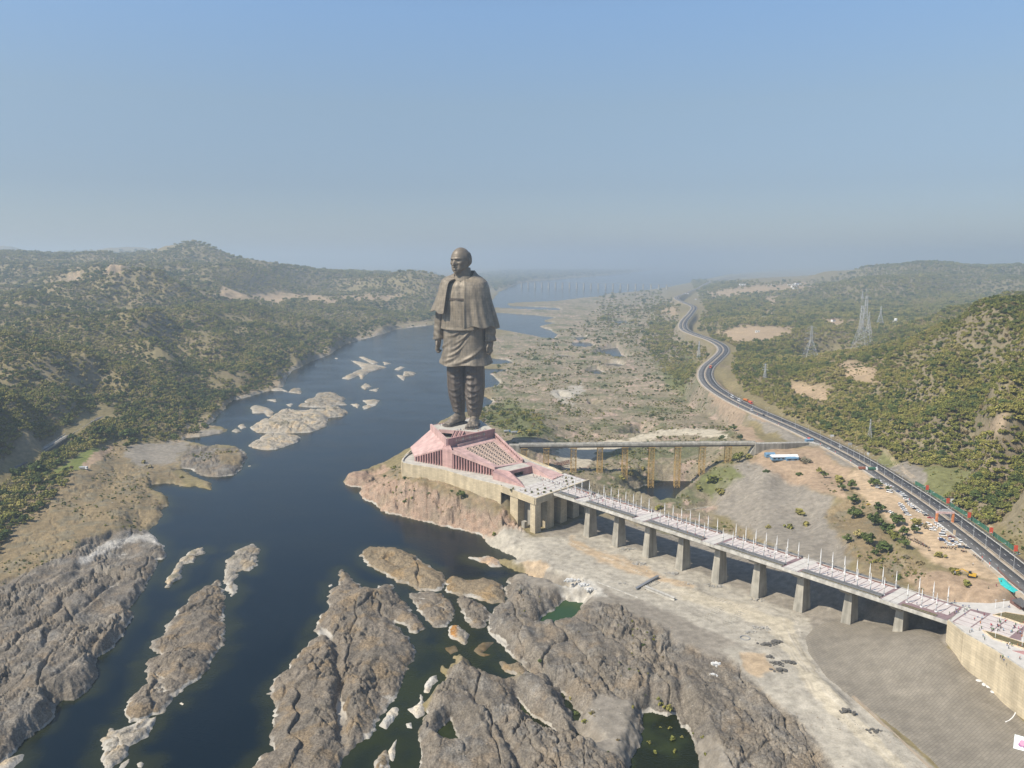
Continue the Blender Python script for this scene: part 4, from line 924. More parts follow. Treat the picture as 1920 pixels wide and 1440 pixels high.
# ------------------------------------------------------------------ pink base building
def build_base():
    t = empty('base_building', (-50, 780, 38), 0, 'pink sandstone base building with sloping colonnades and lattice roof under the statue', 'building')
    def put(b, name, m, parent=None):
        b.v = [(v[0] + 50, v[1] - 780, v[2] - 38) for v in b.v]; return b.build(name, m, parent or t)
    A, B, C = (-84.7, 819.9), (-62.3, 748.8), (-17.9, 797.0); D = (-40, 868)
    L = xy(777, 864); N = xy(829.5, 873.5); M0 = xy(848.5, 878.5); M1 = xy(926, 892)
    R2 = P(980.6, 868, 44); R1 = P(938, 880, 46)
    c = (-50, 800)
    # roof slabs: the smooth left slope
    b = MB(); Lz, Nz = 43.0, 55.3
    lo = [(*L, Lz), (*N, Nz), (B[0] - .6, B[1] - .6, 57.5), (A[0], A[1], 58.5), (-104, 800, 44)]
    b.hexa([(p[0], p[1], p[2] - 1.4) for p in lo], lo); put(b, 'slope_roof', M_PINKF)
    # buttress between the two colonnades
    b = MB(); b.prism([N, M0, (B[0] + 2.5, B[1] + 2.0), (B[0] - 3, B[1] + 1)], 37.5, [55.5, 55.5, 58.2, 58.2]); put(b, 'buttress', M_PINK)
    # colonnades
    def colonnade(p, q, zp, zq, n, w_):
        d = np.array(q) - np.array(p); Ln = np.hypot(*d); d = d / Ln; rz = math.atan2(d[1], d[0])
        for i in range(n):
            tt = (i + .5) / n; x, y = p[0] + d[0] * Ln * tt, p[1] + d[1] * Ln * tt; zt = zp + (zq - zp) * tt
            b = MB(); b.box((x, y, (37.6 + zt - 1.2) / 2), (w_, w_ * 1.15, zt - 1.2 - 37.6), rz); put(b, 'column', M_PINKD)
        nrm = np.array((-d[1], d[0]))
        b = MB(); a1 = np.array(p) + nrm * 3.6; b1 = np.array(q) + nrm * 3.6
        b.wall(tuple(a1), tuple(b1), .5, 37.5, zp - 1.8, 37.5, zq - 1.8); put(b, 'colonnade_backing', M_DARK)  # near-black sheet filling the depth behind the columns
        return d, nrm
    colonnade(L, N, Lz, Nz - .6, 11, 1.25)
    colonnade(M0, M1, 55.2, 46.2, 15, 1.3)
    # sloping beam over the right colonnade
    b = MB(); b.wall(M0, (M1[0] + 1.5, M1[1] - .9), 3.0, 53.0, 55.6, 43.8, 46.6); put(b, 'edge_beam', M_PINKF)
    # right roof: dark glazing under a stone lattice, rims on both sides
    NE = [(B[0] + 2, B[1] + 1, 55.0), (M1[0], M1[1], 45.6), (R2[0] - 1, R2[1], 43.2), (C[0] - 1.5, C[1] - 1.5, 55.4)]
    def bil(s, r, dz=0):
        p = lerp(lerp(NE[0], NE[1], r), lerp(NE[3], NE[2], r), s); return (p[0], p[1], p[2] + dz)
    b = MB(); b.hexa([bil(0, 0, -2.6), bil(0, 1, -2.6), bil(1, 1, -2.6), bil(1, 0, -2.6)], [bil(0, 0, -1.6), bil(0, 1, -1.6), bil(1, 1, -1.6), bil(1, 0, -1.6)]); put(b, 'roof_glazing', M_DARK)
    for s0, s1, r0, r1 in ((0, .20, 0, 1), (.93, 1, 0, 1), (.20, .93, 0, .14), (.20, .93, .95, 1)):
        b = MB(); b.hexa([bil(s0, r0, -1.7), bil(s0, r1, -1.7), bil(s1, r1, -1.7), bil(s1, r0, -1.7)], [bil(s0, r0, .25), bil(s0, r1, .25), bil(s1, r1, .25), bil(s1, r0, .25)]); put(b, 'roof_rim', M_PINKF)
    ns, nr = 5, 7
    for i in range(ns):
        for j in range(nr):
            s0 = .20 + .73 * i / ns; s1 = .20 + .73 * (i + 1) / ns; r0 = .14 + .81 * j / nr; r1 = .14 + .81 * (j + 1) / nr
            b = MB(); N_ = 12
            def pt(cs, cr, dz): return bil((s0 + s1) / 2 + cs * (s1 - s0) / 2, (r0 + r1) / 2 + cr * (r1 - r0) / 2, dz)
            for k in range(N_):
                a0, a1 = 2 * math.pi * k / N_, 2 * math.pi * (k + 1) / N_
                q = [(.93 * math.cos(a0), .93 * math.sin(a0)), (.93 * math.cos(a1), .93 * math.sin(a1)), (.74 * math.cos(a1), .74 * math.sin(a1)), (.74 * math.cos(a0), .74 * math.sin(a0))]
                b.hexa([pt(*p, -.35) for p in q], [pt(*p, .12) for p in q])
            for sg in (1, -1):                              # pointed arms to the corners
                for q in ([(.55 * sg, .62), (.70 * sg, .50), (1.0 * sg, .90), (.88 * sg, 1.0)], [(.55 * sg, -.62), (.70 * sg, -.50), (1.0 * sg, -.90), (.88 * sg, -1.0)]):
                    b.hexa([pt(*p, -.35) for p in q], [pt(*p, .10) for p in q])
            q = [(-.3, -.10), (.3, -.10), (.3, .10), (-.3, .10)]
            b.hexa([pt(*p, -.3) for p in q], [pt(*p, .05) for p in q])
            q = [(-.10, -.3), (.10, -.3), (.10, .3), (-.10, .3)]
            b.hexa([pt(*p, -.32) for p in q], [pt(*p, .03) for p in q])
            put(b, 'roof_lattice', M_LATT)
    # right parapet with slots
    p0, p1 = np.array((C[0], C[1], 55.8)), np.array((R2[0], R2[1], 43.6))
    b = MB(); b.wall(tuple(p0[:2]), tuple(p1[:2]), 1.6, 53, 56.1, 41.5, 44.0); put(b, 'parapet', M_PINKF)
    b = MB(); b.wall(tuple(p0[:2]), tuple(p1[:2]), 1.7, 59.2, 60.3, 46.6, 47.6); put(b, 'parapet_rail', M_PINKF)
    for i in range(19):
        q = p0 + (p1 - p0) * (i + .3) / 18.6
        b = MB(); b.box((q[0], q[1], q[2] + 1.75), (1.2, 1.2, 3.3), -.97); put(b, 'parapet_post', M_PINK)
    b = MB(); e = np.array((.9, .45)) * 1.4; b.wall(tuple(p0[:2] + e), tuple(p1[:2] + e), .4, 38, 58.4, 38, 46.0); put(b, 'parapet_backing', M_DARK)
    # side wall below the parapet on the river-bed side
    b = MB(); b.wall(D, C, 1.8, 36, 57); put(b, 'rear_wall', M_PINK)
    b = MB(); b.wall(A, D, 1.8, 36, 62.4); put(b, 'rear_wall', M_PINK)
    b = MB(); b.wall((R2[0] + .5, R2[1]), (C[0] + .5, C[1]), 1.4, 36, 41.4, 36, 52.9); put(b, 'side_wall', M_PINKD)
    # crown walls of the viewing platform
    b = MB(); b.wall(A, B, 1.8, 55, 64); put(b, 'crown_wall', M_PINKF)
    n = np.array((C[0] - B[0], C[1] - B[1])); Ln = np.hypot(*n); n = n / Ln
    bb = lambda s: (B[0] + n[0] * s, B[1] + n[1] * s)
    b = MB(); b.wall(bb(.9), bb(Ln), 1.8, 53, 59.4); put(b, 'crown_wall', M_PINKD)  # right-hand crown wall: its shade is put into the darker stone colour
    b = MB(); b.wall(bb(.9), bb(Ln), 1.8, 62.2, 64); put(b, 'crown_wall', M_PINKD)
    b = MB(); b.wall(bb(.9), bb(11), 1.8, 59.4, 62.2); put(b, 'crown_wall', M_PINKD)
    b = MB(); b.wall(bb(51), bb(Ln), 1.8, 59.4, 62.2); put(b, 'crown_wall', M_PINKD)
    for i in range(17):
        s = 11.6 + i * 2.4
        b = MB(); q = bb(s); b.box((q[0], q[1], 60.8), (.9, 1.7, 2.8), math.atan2(n[1], n[0])); put(b, 'mullion', M_PINKF if i % 4 else M_CONCL)
    m = np.array((-n[1], n[0])); b = MB(); b.wall(tuple(np.array(bb(10)) + m * 1.6), tuple(np.array(bb(52)) + m * 1.6), .3, 58.4, 62.4); put(b, 'gallery_glass', M_GLASS)
    # platform, its fascia and the sunken court with three escalators
    p1 = xy(823, 806, 62.2); p2 = xy(900, 812, 62.2)
    b = MB(); b.prism([A, p1, p2, C, D], 59.6, 62.2); put(b, 'viewing_platform', M_PAVE)
    b = MB(); b.wall(p1, p2, .7, 59.4, 62.9); put(b, 'platform_fascia', M_PINKF)
    b = MB(); b.prism([lerp(A, c, .02), lerp(B, c, .04), lerp(C, c, .02), D], 54, 55.0); put(b, 'court_floor', M_CONC)
    b = MB(); q1, q2 = lerp(p1, D, .12), lerp(p2, D, .12); b.wall(q1, q2, .6, 55, 59.6); put(b, 'court_wall', M_DARK)
    for k in range(3):
        f = .42 + k * .085; top = lerp(p1, p2, f); bot = (top[0] - 3.5, top[1] - 17.5)
        b = MB(); b.wall(top, bot, 2.0, 61.0, 62.5, 55.0, 56.2); put(b, 'escalator', M_PINKD)
        b = MB()
        for sg in (-1, 1):
            b.wall((top[0] + sg * 1.25, top[1]), (bot[0] + sg * 1.25, bot[1]), .35, 61.6, 63.6, 55.2, 57.2)
        put(b, 'balustrade', M_PINKF)
    # entrance block, ledge and wing walls
    E0, E1 = xy(954, 897, 38), xy(996.6, 886.6, 38)
    d = np.array(E1) - np.array(E0); Le = np.hypot(*d); d = d / Le; nn = np.array((-d[1], d[0]))
    F0, F1 = (M1[0] + 1, M1[1] + .5), (R2[0], R2[1] - .5)
    b = MB(); b.prism([E0, E1, F1, F0], 42.3, 44.2); put(b, 'entrance_roof', M_PAVE)
    b = MB(); b.wall(E0, E1, 1.2, 41.8, 44.6); put(b, 'entrance_fascia', M_PINKD)
    b = MB(); b.wall(E0, tuple(np.array(E0) + d * Le * .22), 1.2, 37.5, 41.8); put(b, 'entrance_wall', M_PINKD)
    b = MB(); b.wall(tuple(np.array(E0) + d * Le * .62), E1, 1.2, 37.5, 41.8); put(b, 'entrance_wall', M_PINKD)
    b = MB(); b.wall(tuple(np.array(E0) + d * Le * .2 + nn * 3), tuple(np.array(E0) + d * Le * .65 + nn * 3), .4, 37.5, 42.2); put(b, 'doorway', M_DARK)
    W0, W1, W2, W3 = xy(924, 898.5), xy(984, 914.5), xy(975, 903), xy(954, 896)
    b = MB(); b.prism([W0, W1, W2, W3, F0], 37.5, [44.6, 38.6, 39.6, 44.6, 44.6]); put(b, 'wing_wall', M_PINK)
    b = MB(); b.prism([(E1[0], E1[1]), xy(1036, 899.5), xy(1057, 891.5), (R2[0] + 6, R2[1] + 8), (R2[0] + .8, R2[1])], 37.5, [44.4, 38.7, 38.7, 43, 44.4]); put(b, 'wing_wall', M_PINKF)
    # low stepped wall at the foot of the crown wall
    b = MB(); b.wall(lerp(bb(2), bil(.3, .1)[:2], .5), lerp(bb(46), bil(.95, .04)[:2], .5), 1.2, 52, 57.2, 52, 57.6); put(b, 'stepped_wall', M_PINKF)
    return A, B, C, D
BA, BB_, BC, BD = build_base()
# ------------------------------------------------------------------ long footbridge
BE0 = np.array([34.2, 656.5]); BU = np.array([.638, -.770]); BN = np.array([.770, .638])
BRZ = math.atan2(BU[1], BU[0])
def bp(s, w_): p = BE0 + BU * s + BN * w_; return (float(p[0]), float(p[1]))
def bloc(s, w_, z): p = bp(s, w_); return (p[0], p[1], z)
BW, BLEN = 27.5, 319.0
def build_footbridge():
    t = empty('footbridge', (*bp(160, 0), 0), BRZ, 'long concrete footbridge on tapered piers from the base building to the bank', 'bridge')
    # local axes: x along the bridge, y across it towards the far side
    X = lambda s: s - 160
    def put(b, name, m, parent=None): return b.build(name, m, parent or t)
    b = MB(); b.box((X(BLEN / 2 - 1), BW / 2 + .9, 36.5), (BLEN + 3, BW - 1.8, 2.6)); put(b, 'deck', M_CONC)
    for y in (.45, BW - .45):
        b = MB(); b.box((X(BLEN / 2 - 1), y, 37.15), (BLEN + 3, .9, 1.9)); put(b, 'edge_beam', M_CONCL)
    for y in (5.5, 11, 16.5, 22):
        b = MB(); b.box((X(BLEN / 2), y, 34.6), (BLEN - 4, 1.0, 1.3)); put(b, 'girder', M_CONC)
    for s in (34, 66, 98, 130, 162, 194, 226, 258, 289):
        for y in (13.0,):
            x0, y0 = bp(s, y); gz = float(ground(np.array([[x0]]), np.array([[y0]]))[0][0, 0])
            k = MB(); z0 = gz - 3; f = 1 + (34 - z0) * .022
            q0 = [(-2.1 * f, -4.0 * f), (2.1 * f, -4.0 * f), (2.1 * f, 2.6 * f), (-2.1 * f, 2.6 * f)]; q1 = [(-2.1, -4.0), (2.1, -4.0), (2.1, 2.6), (-2.1, 2.6)]
            k.hexa([(X(s) + a, y + c2, z0) for a, c2 in q0], [(X(s) + a, y + c2, 33.6) for a, c2 in q1]); put(k, 'pier', M_CONC)
        k = MB(); k.hexa([(X(s) - 2.6, 4.5, 32.9), (X(s) + 2.6, 4.5, 32.9), (X(s) + 2.6, 24, 32.9), (X(s) - 2.6, 24, 32.9)], [(X(s) - 3.4, 1.5, 35.2), (X(s) + 3.4, 1.5, 35.2), (X(s) + 3.4, 26, 35.2), (X(s) - 3.4, 26, 35.2)]); put(k, 'pier_cap', M_CONC)
    # paved walkway: pale pink slabs on a dark band
    b = MB(); b.box((X(BLEN / 2), BW / 2, 37.86), (BLEN - 3, BW - 2.4, .12)); put(b, 'walkway_bed', M_JOINT)
    me3 = MB().box((0, 0, .06), (3.55, 4.9, .12)).mesh('paving_slab', M_SLAB)
    for k in range(78):
        s = 3 + k * 4.03
        if any(a - 1.5 < s < b_ for a, b_ in GAPS): continue
        for y in (11.2, 16.35, 21.4): link('paving_slab', me3, t, (X(s), y, 37.90))
    meg = MB().box((0, 0, .06), (4.6, 7.9, .12)).mesh('paving_slab', M_SLABW)
    for a, b_ in GAPS:
        for i in range(2 if b_ - a < 14 else 3):
            for y in (5.4, 13.6, 21.8): link('paving_slab', meg, t, (X(a + 2.5 + i * 4.85), y, 37.90))
    # moving walkways either side, planters along the edges
    for a, b_ in SEGS:
        Ls = b_ - a; mid = X((a + b_) / 2)
        k = MB(); k.box((mid, 5.6, 38.05), (Ls, 2.6, .35)); put(k, 'moving_walkway', M_BLACK)
        k = MB(); k.box((mid, 25.6, 38.05), (Ls, 1.8, .35)); put(k, 'moving_walkway', M_BLACK)
        for y in (4.35, 6.85, 24.75, 26.45):
            k = MB(); k.box((mid, y, 38.55), (Ls, .16, 1.0)); put(k, 'handrail', M_GREYM)
        k = MB(); k.box((mid, 2.4, 38.1), (Ls, 2.0, .5)); put(k, 'planter', M_PLANT)
        k = MB(); k.box((mid, 23.85, 38.1), (Ls, 1.3, .5)); put(k, 'planter', mat_wood)
        k = MB(); k.box((mid, 1.1, 38.2), (Ls, .3, .7)); put(k, 'kerb', M_CONCL)
        k = MB(); k.box((mid, 24.6, 38.2), (Ls, .2, .75)); put(k, 'kerb', M_CONCL)
    k = MB(); k.box((X(302), 2.9, 38.1), (19, 2.2, .45)); put(k, 'planter', M_PLANT)
    for y in (.35, BW - .35):
        k = MB()
        for i in range(64): k.box((X(2 + i * 5), y, 38.6), (.12, .12, 1.1))
        k.box((X(BLEN / 2 - 1), y, 39.1), (BLEN, .1, .1)); put(k, 'railing', M_GREYM)
    return t
mat_wood = mat('brown_planter', (.19, .105, .085), .8, var=.25, scale=.5)
GAPS = [(26.5, 35.5), (89.5, 100.5), (154, 164.5), (217.5, 228), (281, 291.5)]
SEGS = [(3, 25), (36.5, 88.5), (101.5, 153), (165.5, 216.5), (229, 280)]
FB = build_footbridge()

# lamp masts, each a thing of its own
def build_masts():
    ks = [1.3, .0, 9, 10.5]
    root = empty('lamp_mast', (0, 0, 0), BRZ)
    b = MB(); b.lathe([(.75, 0), (.75, .25), (.42, .35)], 10); b.build('base', M_WHITE, root)
    b = MB(); b.lathe([(.34, .3), (.30, 5.0), (.26, 8.2), (.12, 10.2), (.04, 11.2)], 8); b.build('pole', M_WHITE, root, smooth_=True)
    b = MB(); b.lathe([(.30, 3.9), (.56, 4.1), (.56, 4.75), (.30, 4.95)], 8); b.build('lamp_head', M_CONCL, root)
    groups = [(5.0, 3, 9.0)] + [(38 + 64.3 * i, 7, 8.1) for i in range(4)] + [(293, 3, 8.0)]
    first = True
    words = ['at the base building end', 'on the first long stretch', 'on the second long stretch', 'on the third long stretch', 'on the fourth long stretch', 'at the bank end']
    nth = ['first', 'second', 'third', 'fourth', 'fifth', 'sixth', 'seventh']
    for gi, (s0, n, st) in enumerate(groups):
        for i in range(n):
            for side in (0, 1):
                w_ = ((5.0 if gi == 0 else 8.0) if side == 0 else (21.3 if gi == 0 else 23.2))
                loc = bloc(s0 + st * i, w_, 37.98)
                lab = f'{nth[i]} white lamp mast from the base building, {"river side" if side == 0 else "far side"} row, {words[gi]} of the footbridge'
                lab = f'white lamp mast, {nth[i]} in the {"near" if side == 0 else "far"} row {words[gi]} of the footbridge'
                o = root if first else copy_tree(root, loc, BRZ)
                o.location = loc; first = False
                tag(o, lab, 'lamp mast', 'white lamp masts along the footbridge')
build_masts()

# ------------------------------------------------------------------ yellow trestle bridge
def build_trestle():
    y0 = 806.0
    t = empty('trestle_bridge', (130, y0, 0), 0.01, 'straight road bridge on yellow lattice trestles behind the footbridge', 'bridge')
    b = MB(); b.hexa([(-123, -3.6, 43.9), (122, -3.6, 45.5), (122, 3.6, 45.5), (-123, 3.6, 43.9)], [(-123, -3.6, 45.6), (122, -3.6, 47.2), (122, 3.6, 47.2), (-123, 3.6, 45.6)]); b.build('deck', M_CONC, t)
    for y in (-3.4, 3.4):
        b = MB(); b.hexa([(-123, y - .15, 45.6), (122, y - .15, 47.2), (122, y + .15, 47.2), (-123, y + .15, 45.6)], [(-123, y - .15, 46.6), (122, y - .15, 48.2), (122, y + .15, 48.2), (-123, y + .15, 46.6)]); b.build('parapet', M_CONCL, t)
    for y in (-3.0, 3.0):
        b = MB(); b.hexa([(-122, y - .3, 42.3), (122, y - .3, 43.9), (122, y + .3, 43.9), (-122, y + .3, 42.3)], [(-122, y - .3, 43.9), (122, y - .3, 45.5), (122, y + .3, 45.5), (-122, y + .3, 43.9)]); b.build('girder', M_RUSTD, t)
    for x in (12.5, 35.3, 63.5, 90.7, 116.5, 144.1, 171.2, 196.5, 223.2):
        gz = float(ground(np.array([[x]]), np.array([[y0 - 3.]]))[0][0, 0]) - .6
        zt = 42.3 + (x - 8) / 244 * 1.6
        tw = link('trestle_tower', None, t, (x - 130, 0, gz)); H_ = zt - gz
        for sx in (-2.6, 2.6):
            for sy in (-3.0, 3.0):
                MB().bar((sx, sy, -1), (sx, sy, H_), .33, 4).build('leg', M_YELLOW, tw)
        k = MB(); n = max(2, int(H_ / 3.4)); hs = H_ / n
        for i in range(n):
            z, z1 = i * hs, (i + 1) * hs
            for sx in (-2.6, 2.6):
                k.bar((sx, -3, z), (sx, 3, z1), .13); k.bar((sx, -3, z1), (sx, 3, z1), .15)
            for sy in (-3, 3):
                k.bar((-2.6, sy, z), (2.6, sy, z1), .14); k.bar((2.6, sy, z), (-2.6, sy, z1), .14); k.bar((-2.6, sy, z1), (2.6, sy, z1), .17)
        k.build('bracing', M_YELLOW, tw)
        k = MB(); k.box((0, 0, H_ - .3), (7, 7.4, .6)); k.build('cap_beam', M_YELLOW, tw)
    b = MB(); b.hexa([(112, -4, 30), (126, -4, 30), (126, 4, 30), (112, 4, 30)], [(120, -4, 45.3), (126, -4, 45.3), (126, 4, 45.3), (120, 4, 45.3)]); b.build('abutment', M_CONC, t)
    b = MB(); b.hexa([(-133, -4, 20), (-120, -4, 20), (-120, 4, 20), (-133, 4, 20)], [(-133, -4, 45.5), (-122.6, -4, 45.5), (-122.6, 4, 45.5), (-133, 4, 45.5)]); b.build('abutment', M_CONC, t)
M_RUSTD = mat('dark_steel', (.10, .085, .07), .6, var=.2)
build_trestle()
# approach ramp of the trestle bridge with white railings
b = MB(); pr = [P(1414, 831, 46.8), P(1470, 830, 46), P(1515, 829, 44), P(1540, 834, 42.6)]
for p, q in zip(pr[:-1], pr[1:]): b.wall(p[:2], q[:2], 7, 36, p[2], 36, q[2])
tag(b.build('approach_ramp', M_CONC), 'earth ramp road joining the yellow trestle bridge to the highway', kind='structure')
b = MB()
for p, q in zip(pr[:-1], pr[1:]):
    for i in range(7):
        m_ = lerp(p, q, i / 7); b.box((m_[0], m_[1] - 3.4, m_[2] + .6), (.15, .15, 1.2))
    b.bar((p[0], p[1] - 3.4, p[2] + 1.1), (q[0], q[1] - 3.4, q[2] + 1.1), .08); b.bar((p[0], p[1] - 3.4, p[2] + .6), (q[0], q[1] - 3.4, q[2] + .6), .08)
tag(b.build('guard_rail', M_WHITE), 'white pipe guard rail along the ramp of the trestle bridge', 'railing')

# ------------------------------------------------------------------ far railway bridge
def build_far_bridge():
    a = P(978, 539.3, 0); e = P(1250, 543.8, 0)
    rz = math.atan2(e[1] - a[1], e[0] - a[0]); Ln = math.hypot(e[0] - a[0], e[1] - a[1])
    t = empty('girder_bridge', a, rz, 'far slender bridge on many white piers across the wide hazy river', 'bridge')
    zt = [50, 44]
    b = MB(); b.hexa([(-60, -4, zt[0]), (Ln + 60, -4, zt[1]), (Ln + 60, 4, zt[1]), (-60, 4, zt[0])], [(-60, -4, zt[0] + 3), (Ln + 60, -4, zt[1] + 3), (Ln + 60, 4, zt[1] + 3), (-60, 4, zt[0] + 3)]); b.build('deck', M_GREYC, t)
    k = MB(); k.box((0, 0, 0), (9.5, 15, 1)); 
    for i in range(21):
        x = Ln * i / 20.0; h = zt[0] + (zt[1] - zt[0]) * i / 20
        MB().hexa([(x - 6, -8, -4), (x + 6, -8, -4), (x + 6, 8, -4), (x - 6, 8, -4)], [(x - 4.5, -6, h), (x + 4.5, -6, h), (x + 4.5, 6, h), (x - 4.5, 6, h)]).build('pier', M_CONC, t)
M_GREYC = mat('grey_girder', (.22, .23, .25), .7)
build_far_bridge()

# ------------------------------------------------------------------ old bridge on the left bank
def build_left_road():
    pts = [P(*p) for p in LROAD_PX]
    b = MB()
    for p, q in zip(pts[:-1], pts[1:]): b.wall(p[:2], q[:2], 7.5, p[2] - 4, p[2] + .6, q[2] - 4, q[2] + .6)
    tag(b.build('left_bank_road', M_ASPHW), 'narrow grey road through the trees on the left bank', kind='structure')
    t = empty('road_bridge', pts[4], 0, 'short concrete road bridge among trees on the left bank', 'bridge')
    p, q = pts[3], pts[6]
    o = np.array(pts[4])
    def lo(v): return (v[0] - o[0], v[1] - o[1])
    b = MB(); b.wall(lo(p), lo(q), 9, p[2] + .45 - o[2], p[2] + 1.0 - o[2], q[2] + .45 - o[2], q[2] + 1.0 - o[2]); b.build('deck', M_CONC, t)
    d = np.array(q[:2]) - np.array(p[:2]); d /= np.hypot(*d); n = np.array((-d[1], d[0])) * 4.2
    for sg in (-1, 1):
        b = MB(); b.wall(tuple(np.array(lo(p)) + n * sg), tuple(np.array(lo(q)) + n * sg), .5, p[2] + 1 - o[2], p[2] + 2.1 - o[2], q[2] + 1 - o[2], q[2] + 2.1 - o[2]); b.build('parapet', M_CONC, t)
    b = MB(); b.wall(tuple(np.array(lo(p)) - n * .35), tuple(np.array(lo(q)) - n * .35), 3.6, p[2] + 1.0 - o[2], p[2] + 1.05 - o[2], q[2] + 1.0 - o[2], q[2] + 1.05 - o[2]); b.build('carriageway', M_ASPHW, t)
    for k in range(4):
        m_ = lerp(p, q, (k + .5) / 4); b = MB(); b.box((m_[0] - o[0], m_[1] - o[1], m_[2] - o[2] - 7), (1.6, 6.5, 15)); b.build('pier', M_CONC, t)
build_left_road()
# ------------------------------------------------------------------ highway
def ribbon(pts, o0, o1, z0, z1=None, skirt=None, step=None):
    """strip between two side offsets of the median line"""
    pa = np.array(pts); d = np.gradient(pa[:, :2], axis=0); d /= np.hypot(d[:, 0], d[:, 1])[:, None]; n = np.stack([-d[:, 1], d[:, 0]], -1)
    L = pa[:, :2] + n * o0; R = pa[:, :2] + n * o1; z = pa[:, 2]
    z1 = z0 if z1 is None else z1
    V = np.concatenate([np.c_[L, z + z0], np.c_[R, z + z1]]); N = len(pa)
    F = [(i, i + N, i + N + 1, i + 1) for i in range(N - 1)]
    if skirt is not None:
        V = np.concatenate([V, np.c_[L, z + z0 - skirt], np.c_[R, z + z1 - skirt]])
        F += [(i + 2 * N, i, i + 1, i + 1 + 2 * N) for i in range(N - 1)] + [(i + N, i + 3 * N, i + 3 * N + 1, i + N + 1) for i in range(N - 1)]
    # make every face look up / outwards
    F = np.array(F)
    return V, F[:, ::-1]
ROADD = catmull(ROAD, 4)
def strip(name, label, o0, o1, z, m, skirt=None, kind='structure', parent=None):
    V, F = ribbon(ROADD, o0, o1, z, None, skirt)
    o = link(name, np_mesh(name, V, F, m), parent)
    bpy_fix(o)
    if parent is None: tag(o, label, kind=kind)
    return o
def bpy_fix(o):
    bm = bmesh.new(); bm.from_mesh(o.data); bmesh.ops.recalc_face_normals(bm, faces=bm.faces)
    up = sum(f.normal.z * f.calc_area() for f in bm.faces)
    if up < 0: bmesh.ops.reverse_faces(bm, faces=bm.faces)
    bm.to_mesh(o.data); bm.free()
strip('road_verge', 'earth shoulders of the highway', -14.5, 14.5, -.05, M_VERGE, 2.5)
strip('road_left', 'left carriageway of the highway', -11.2, -1.7, 0.06, M_ASPHW, .5)
strip('road_right', 'right carriageway of the highway', 1.7, 11.2, 0.06, M_ASPH, .5)
strip('road_median', 'planted median strip of the highway', -1.45, 1.45, .16, M_VERGE, .6)
for nm, a, b_, lab in (('kerb_left', -1.7, -1.45, 'left kerb of the median'), ('kerb_right', 1.45, 1.7, 'right kerb of the median'), ('kerb_outer_left', -11.7, -11.2, 'kerb on the river side of the highway'), ('kerb_outer_right', 11.2, 11.7, 'kerb on the hill side of the highway')):
    strip(nm, lab, a, b_, .22, M_KERB, .7)
def dashes():
    pa = np.array(ROADD); seg = np.r_[0, np.cumsum(np.hypot(*np.diff(pa[:, :2], axis=0).T))]
    b = MB()
    for off in (-6.5, 6.5):
        s = 0
        while s < seg[-1] - 5:
            p0 = [np.interp(s, seg, pa[:, i]) for i in range(3)]; p1 = [np.interp(s + 3.5, seg, pa[:, i]) for i in range(3)]
            d = np.array(p1[:2]) - np.array(p0[:2]); n = np.array((d[1], -d[0])) / np.hypot(*d)
            if p0[1] < 2500:
                q = [(p0, -.12), (p0, .12), (p1, .12), (p1, -.12)]
                b.face([(p[0] + n[0] * (off + w_), p[1] + n[1] * (off + w_), p[2] + .072) for p, w_ in reversed(q)])
            s += 9.5
    o = b.build('road_markings', M_LINE); bpy_fix(o); tag(o, 'white lane dashes on the highway', kind='structure')
dashes()
for nm, a, b_, lab in (('edge_line', -11.0, -10.8, 'edge line on the river side'), ('edge_line', 10.8, 11.0, 'edge line on the hill side')):
    strip(nm, lab, a, b_, .068, M_LINE)

def road_at(px, py, off=0.0, z=42):
    """nearest point of the median line to a place seen in the photograph, its heading and a side offset"""
    x, y, _ = P(px, py, z); pa = np.array(ROADD); i = int(np.argmin((pa[:, 0] - x) ** 2 + (pa[:, 1] - y) ** 2)); i = min(max(i, 1), len(pa) - 2)
    d = pa[i + 1, :2] - pa[i - 1, :2]; d /= np.hypot(*d); n = np.array((-d[1], d[0]))
    # slide along to the exact station
    p = pa[i, :2] + d * float(np.dot(np.array((x, y)) - pa[i, :2], d)) + n * off
    return (float(p[0]), float(p[1]), float(pa[i, 2])), math.atan2(d[1], d[0]), n

def build_lamps():
    root = None
    px = [(1590,851),(1604,857),(1618,863),(1632,868),(1646,875),(1661,883),(1677,892),(1693,903),(1707,913),(1723,925),(1738,936),(1753.5,948),(1769,961),(1786,976),(1804,991),(1823,1008),(1845,1026),(1869.5,1047),(1898,1068),(1925,1090)]
    far_px = [(1572,843),(1553,835),(1533,825),(1510,814),(1485,803),(1460,792),(1435,780),(1410,768),(1385,756),(1362,745)]
    nth = 'first second third fourth fifth sixth seventh eighth ninth tenth eleventh twelfth thirteenth fourteenth fifteenth sixteenth seventeenth eighteenth nineteenth twentieth'.split()
    for i, p in enumerate(px[::-1] + far_px):
        loc, rz, n = road_at(*p)
        if root is None:
            root = empty('street_lamp', loc, rz)
            MB().lathe([(.16, 0), (.13, 5), (.09, 10)], 6).build('pole', M_GREYL, root)
            for sg in (-1, 1):
                MB().bar((0, 0, 9.8), (0, 2.2 * sg, 10.5), .07).build('arm', M_GREYL, root)
                MB().box((0, 2.6 * sg, 10.5), (.3, .9, .14)).build('lamp_head', M_WHITE, root)
            MB().box((0, 0, .3), (.6, .6, .6)).build('footing', M_CONCL, root)
            o = root
        else: o = copy_tree(root, loc, rz)
        if i < 20: lab = f'double-armed street lamp on the highway median, {nth[i]} from the bottom right'
        else: lab = 'distant double-armed street lamp on the median beyond the trestle ramp'
        tag(o, lab, 'street lamp', 'street lamps on the highway median')
M_GREYL = mat('galvanised_steel', (.50, .51, .52), .5, metal=.3, var=.08)
build_lamps()

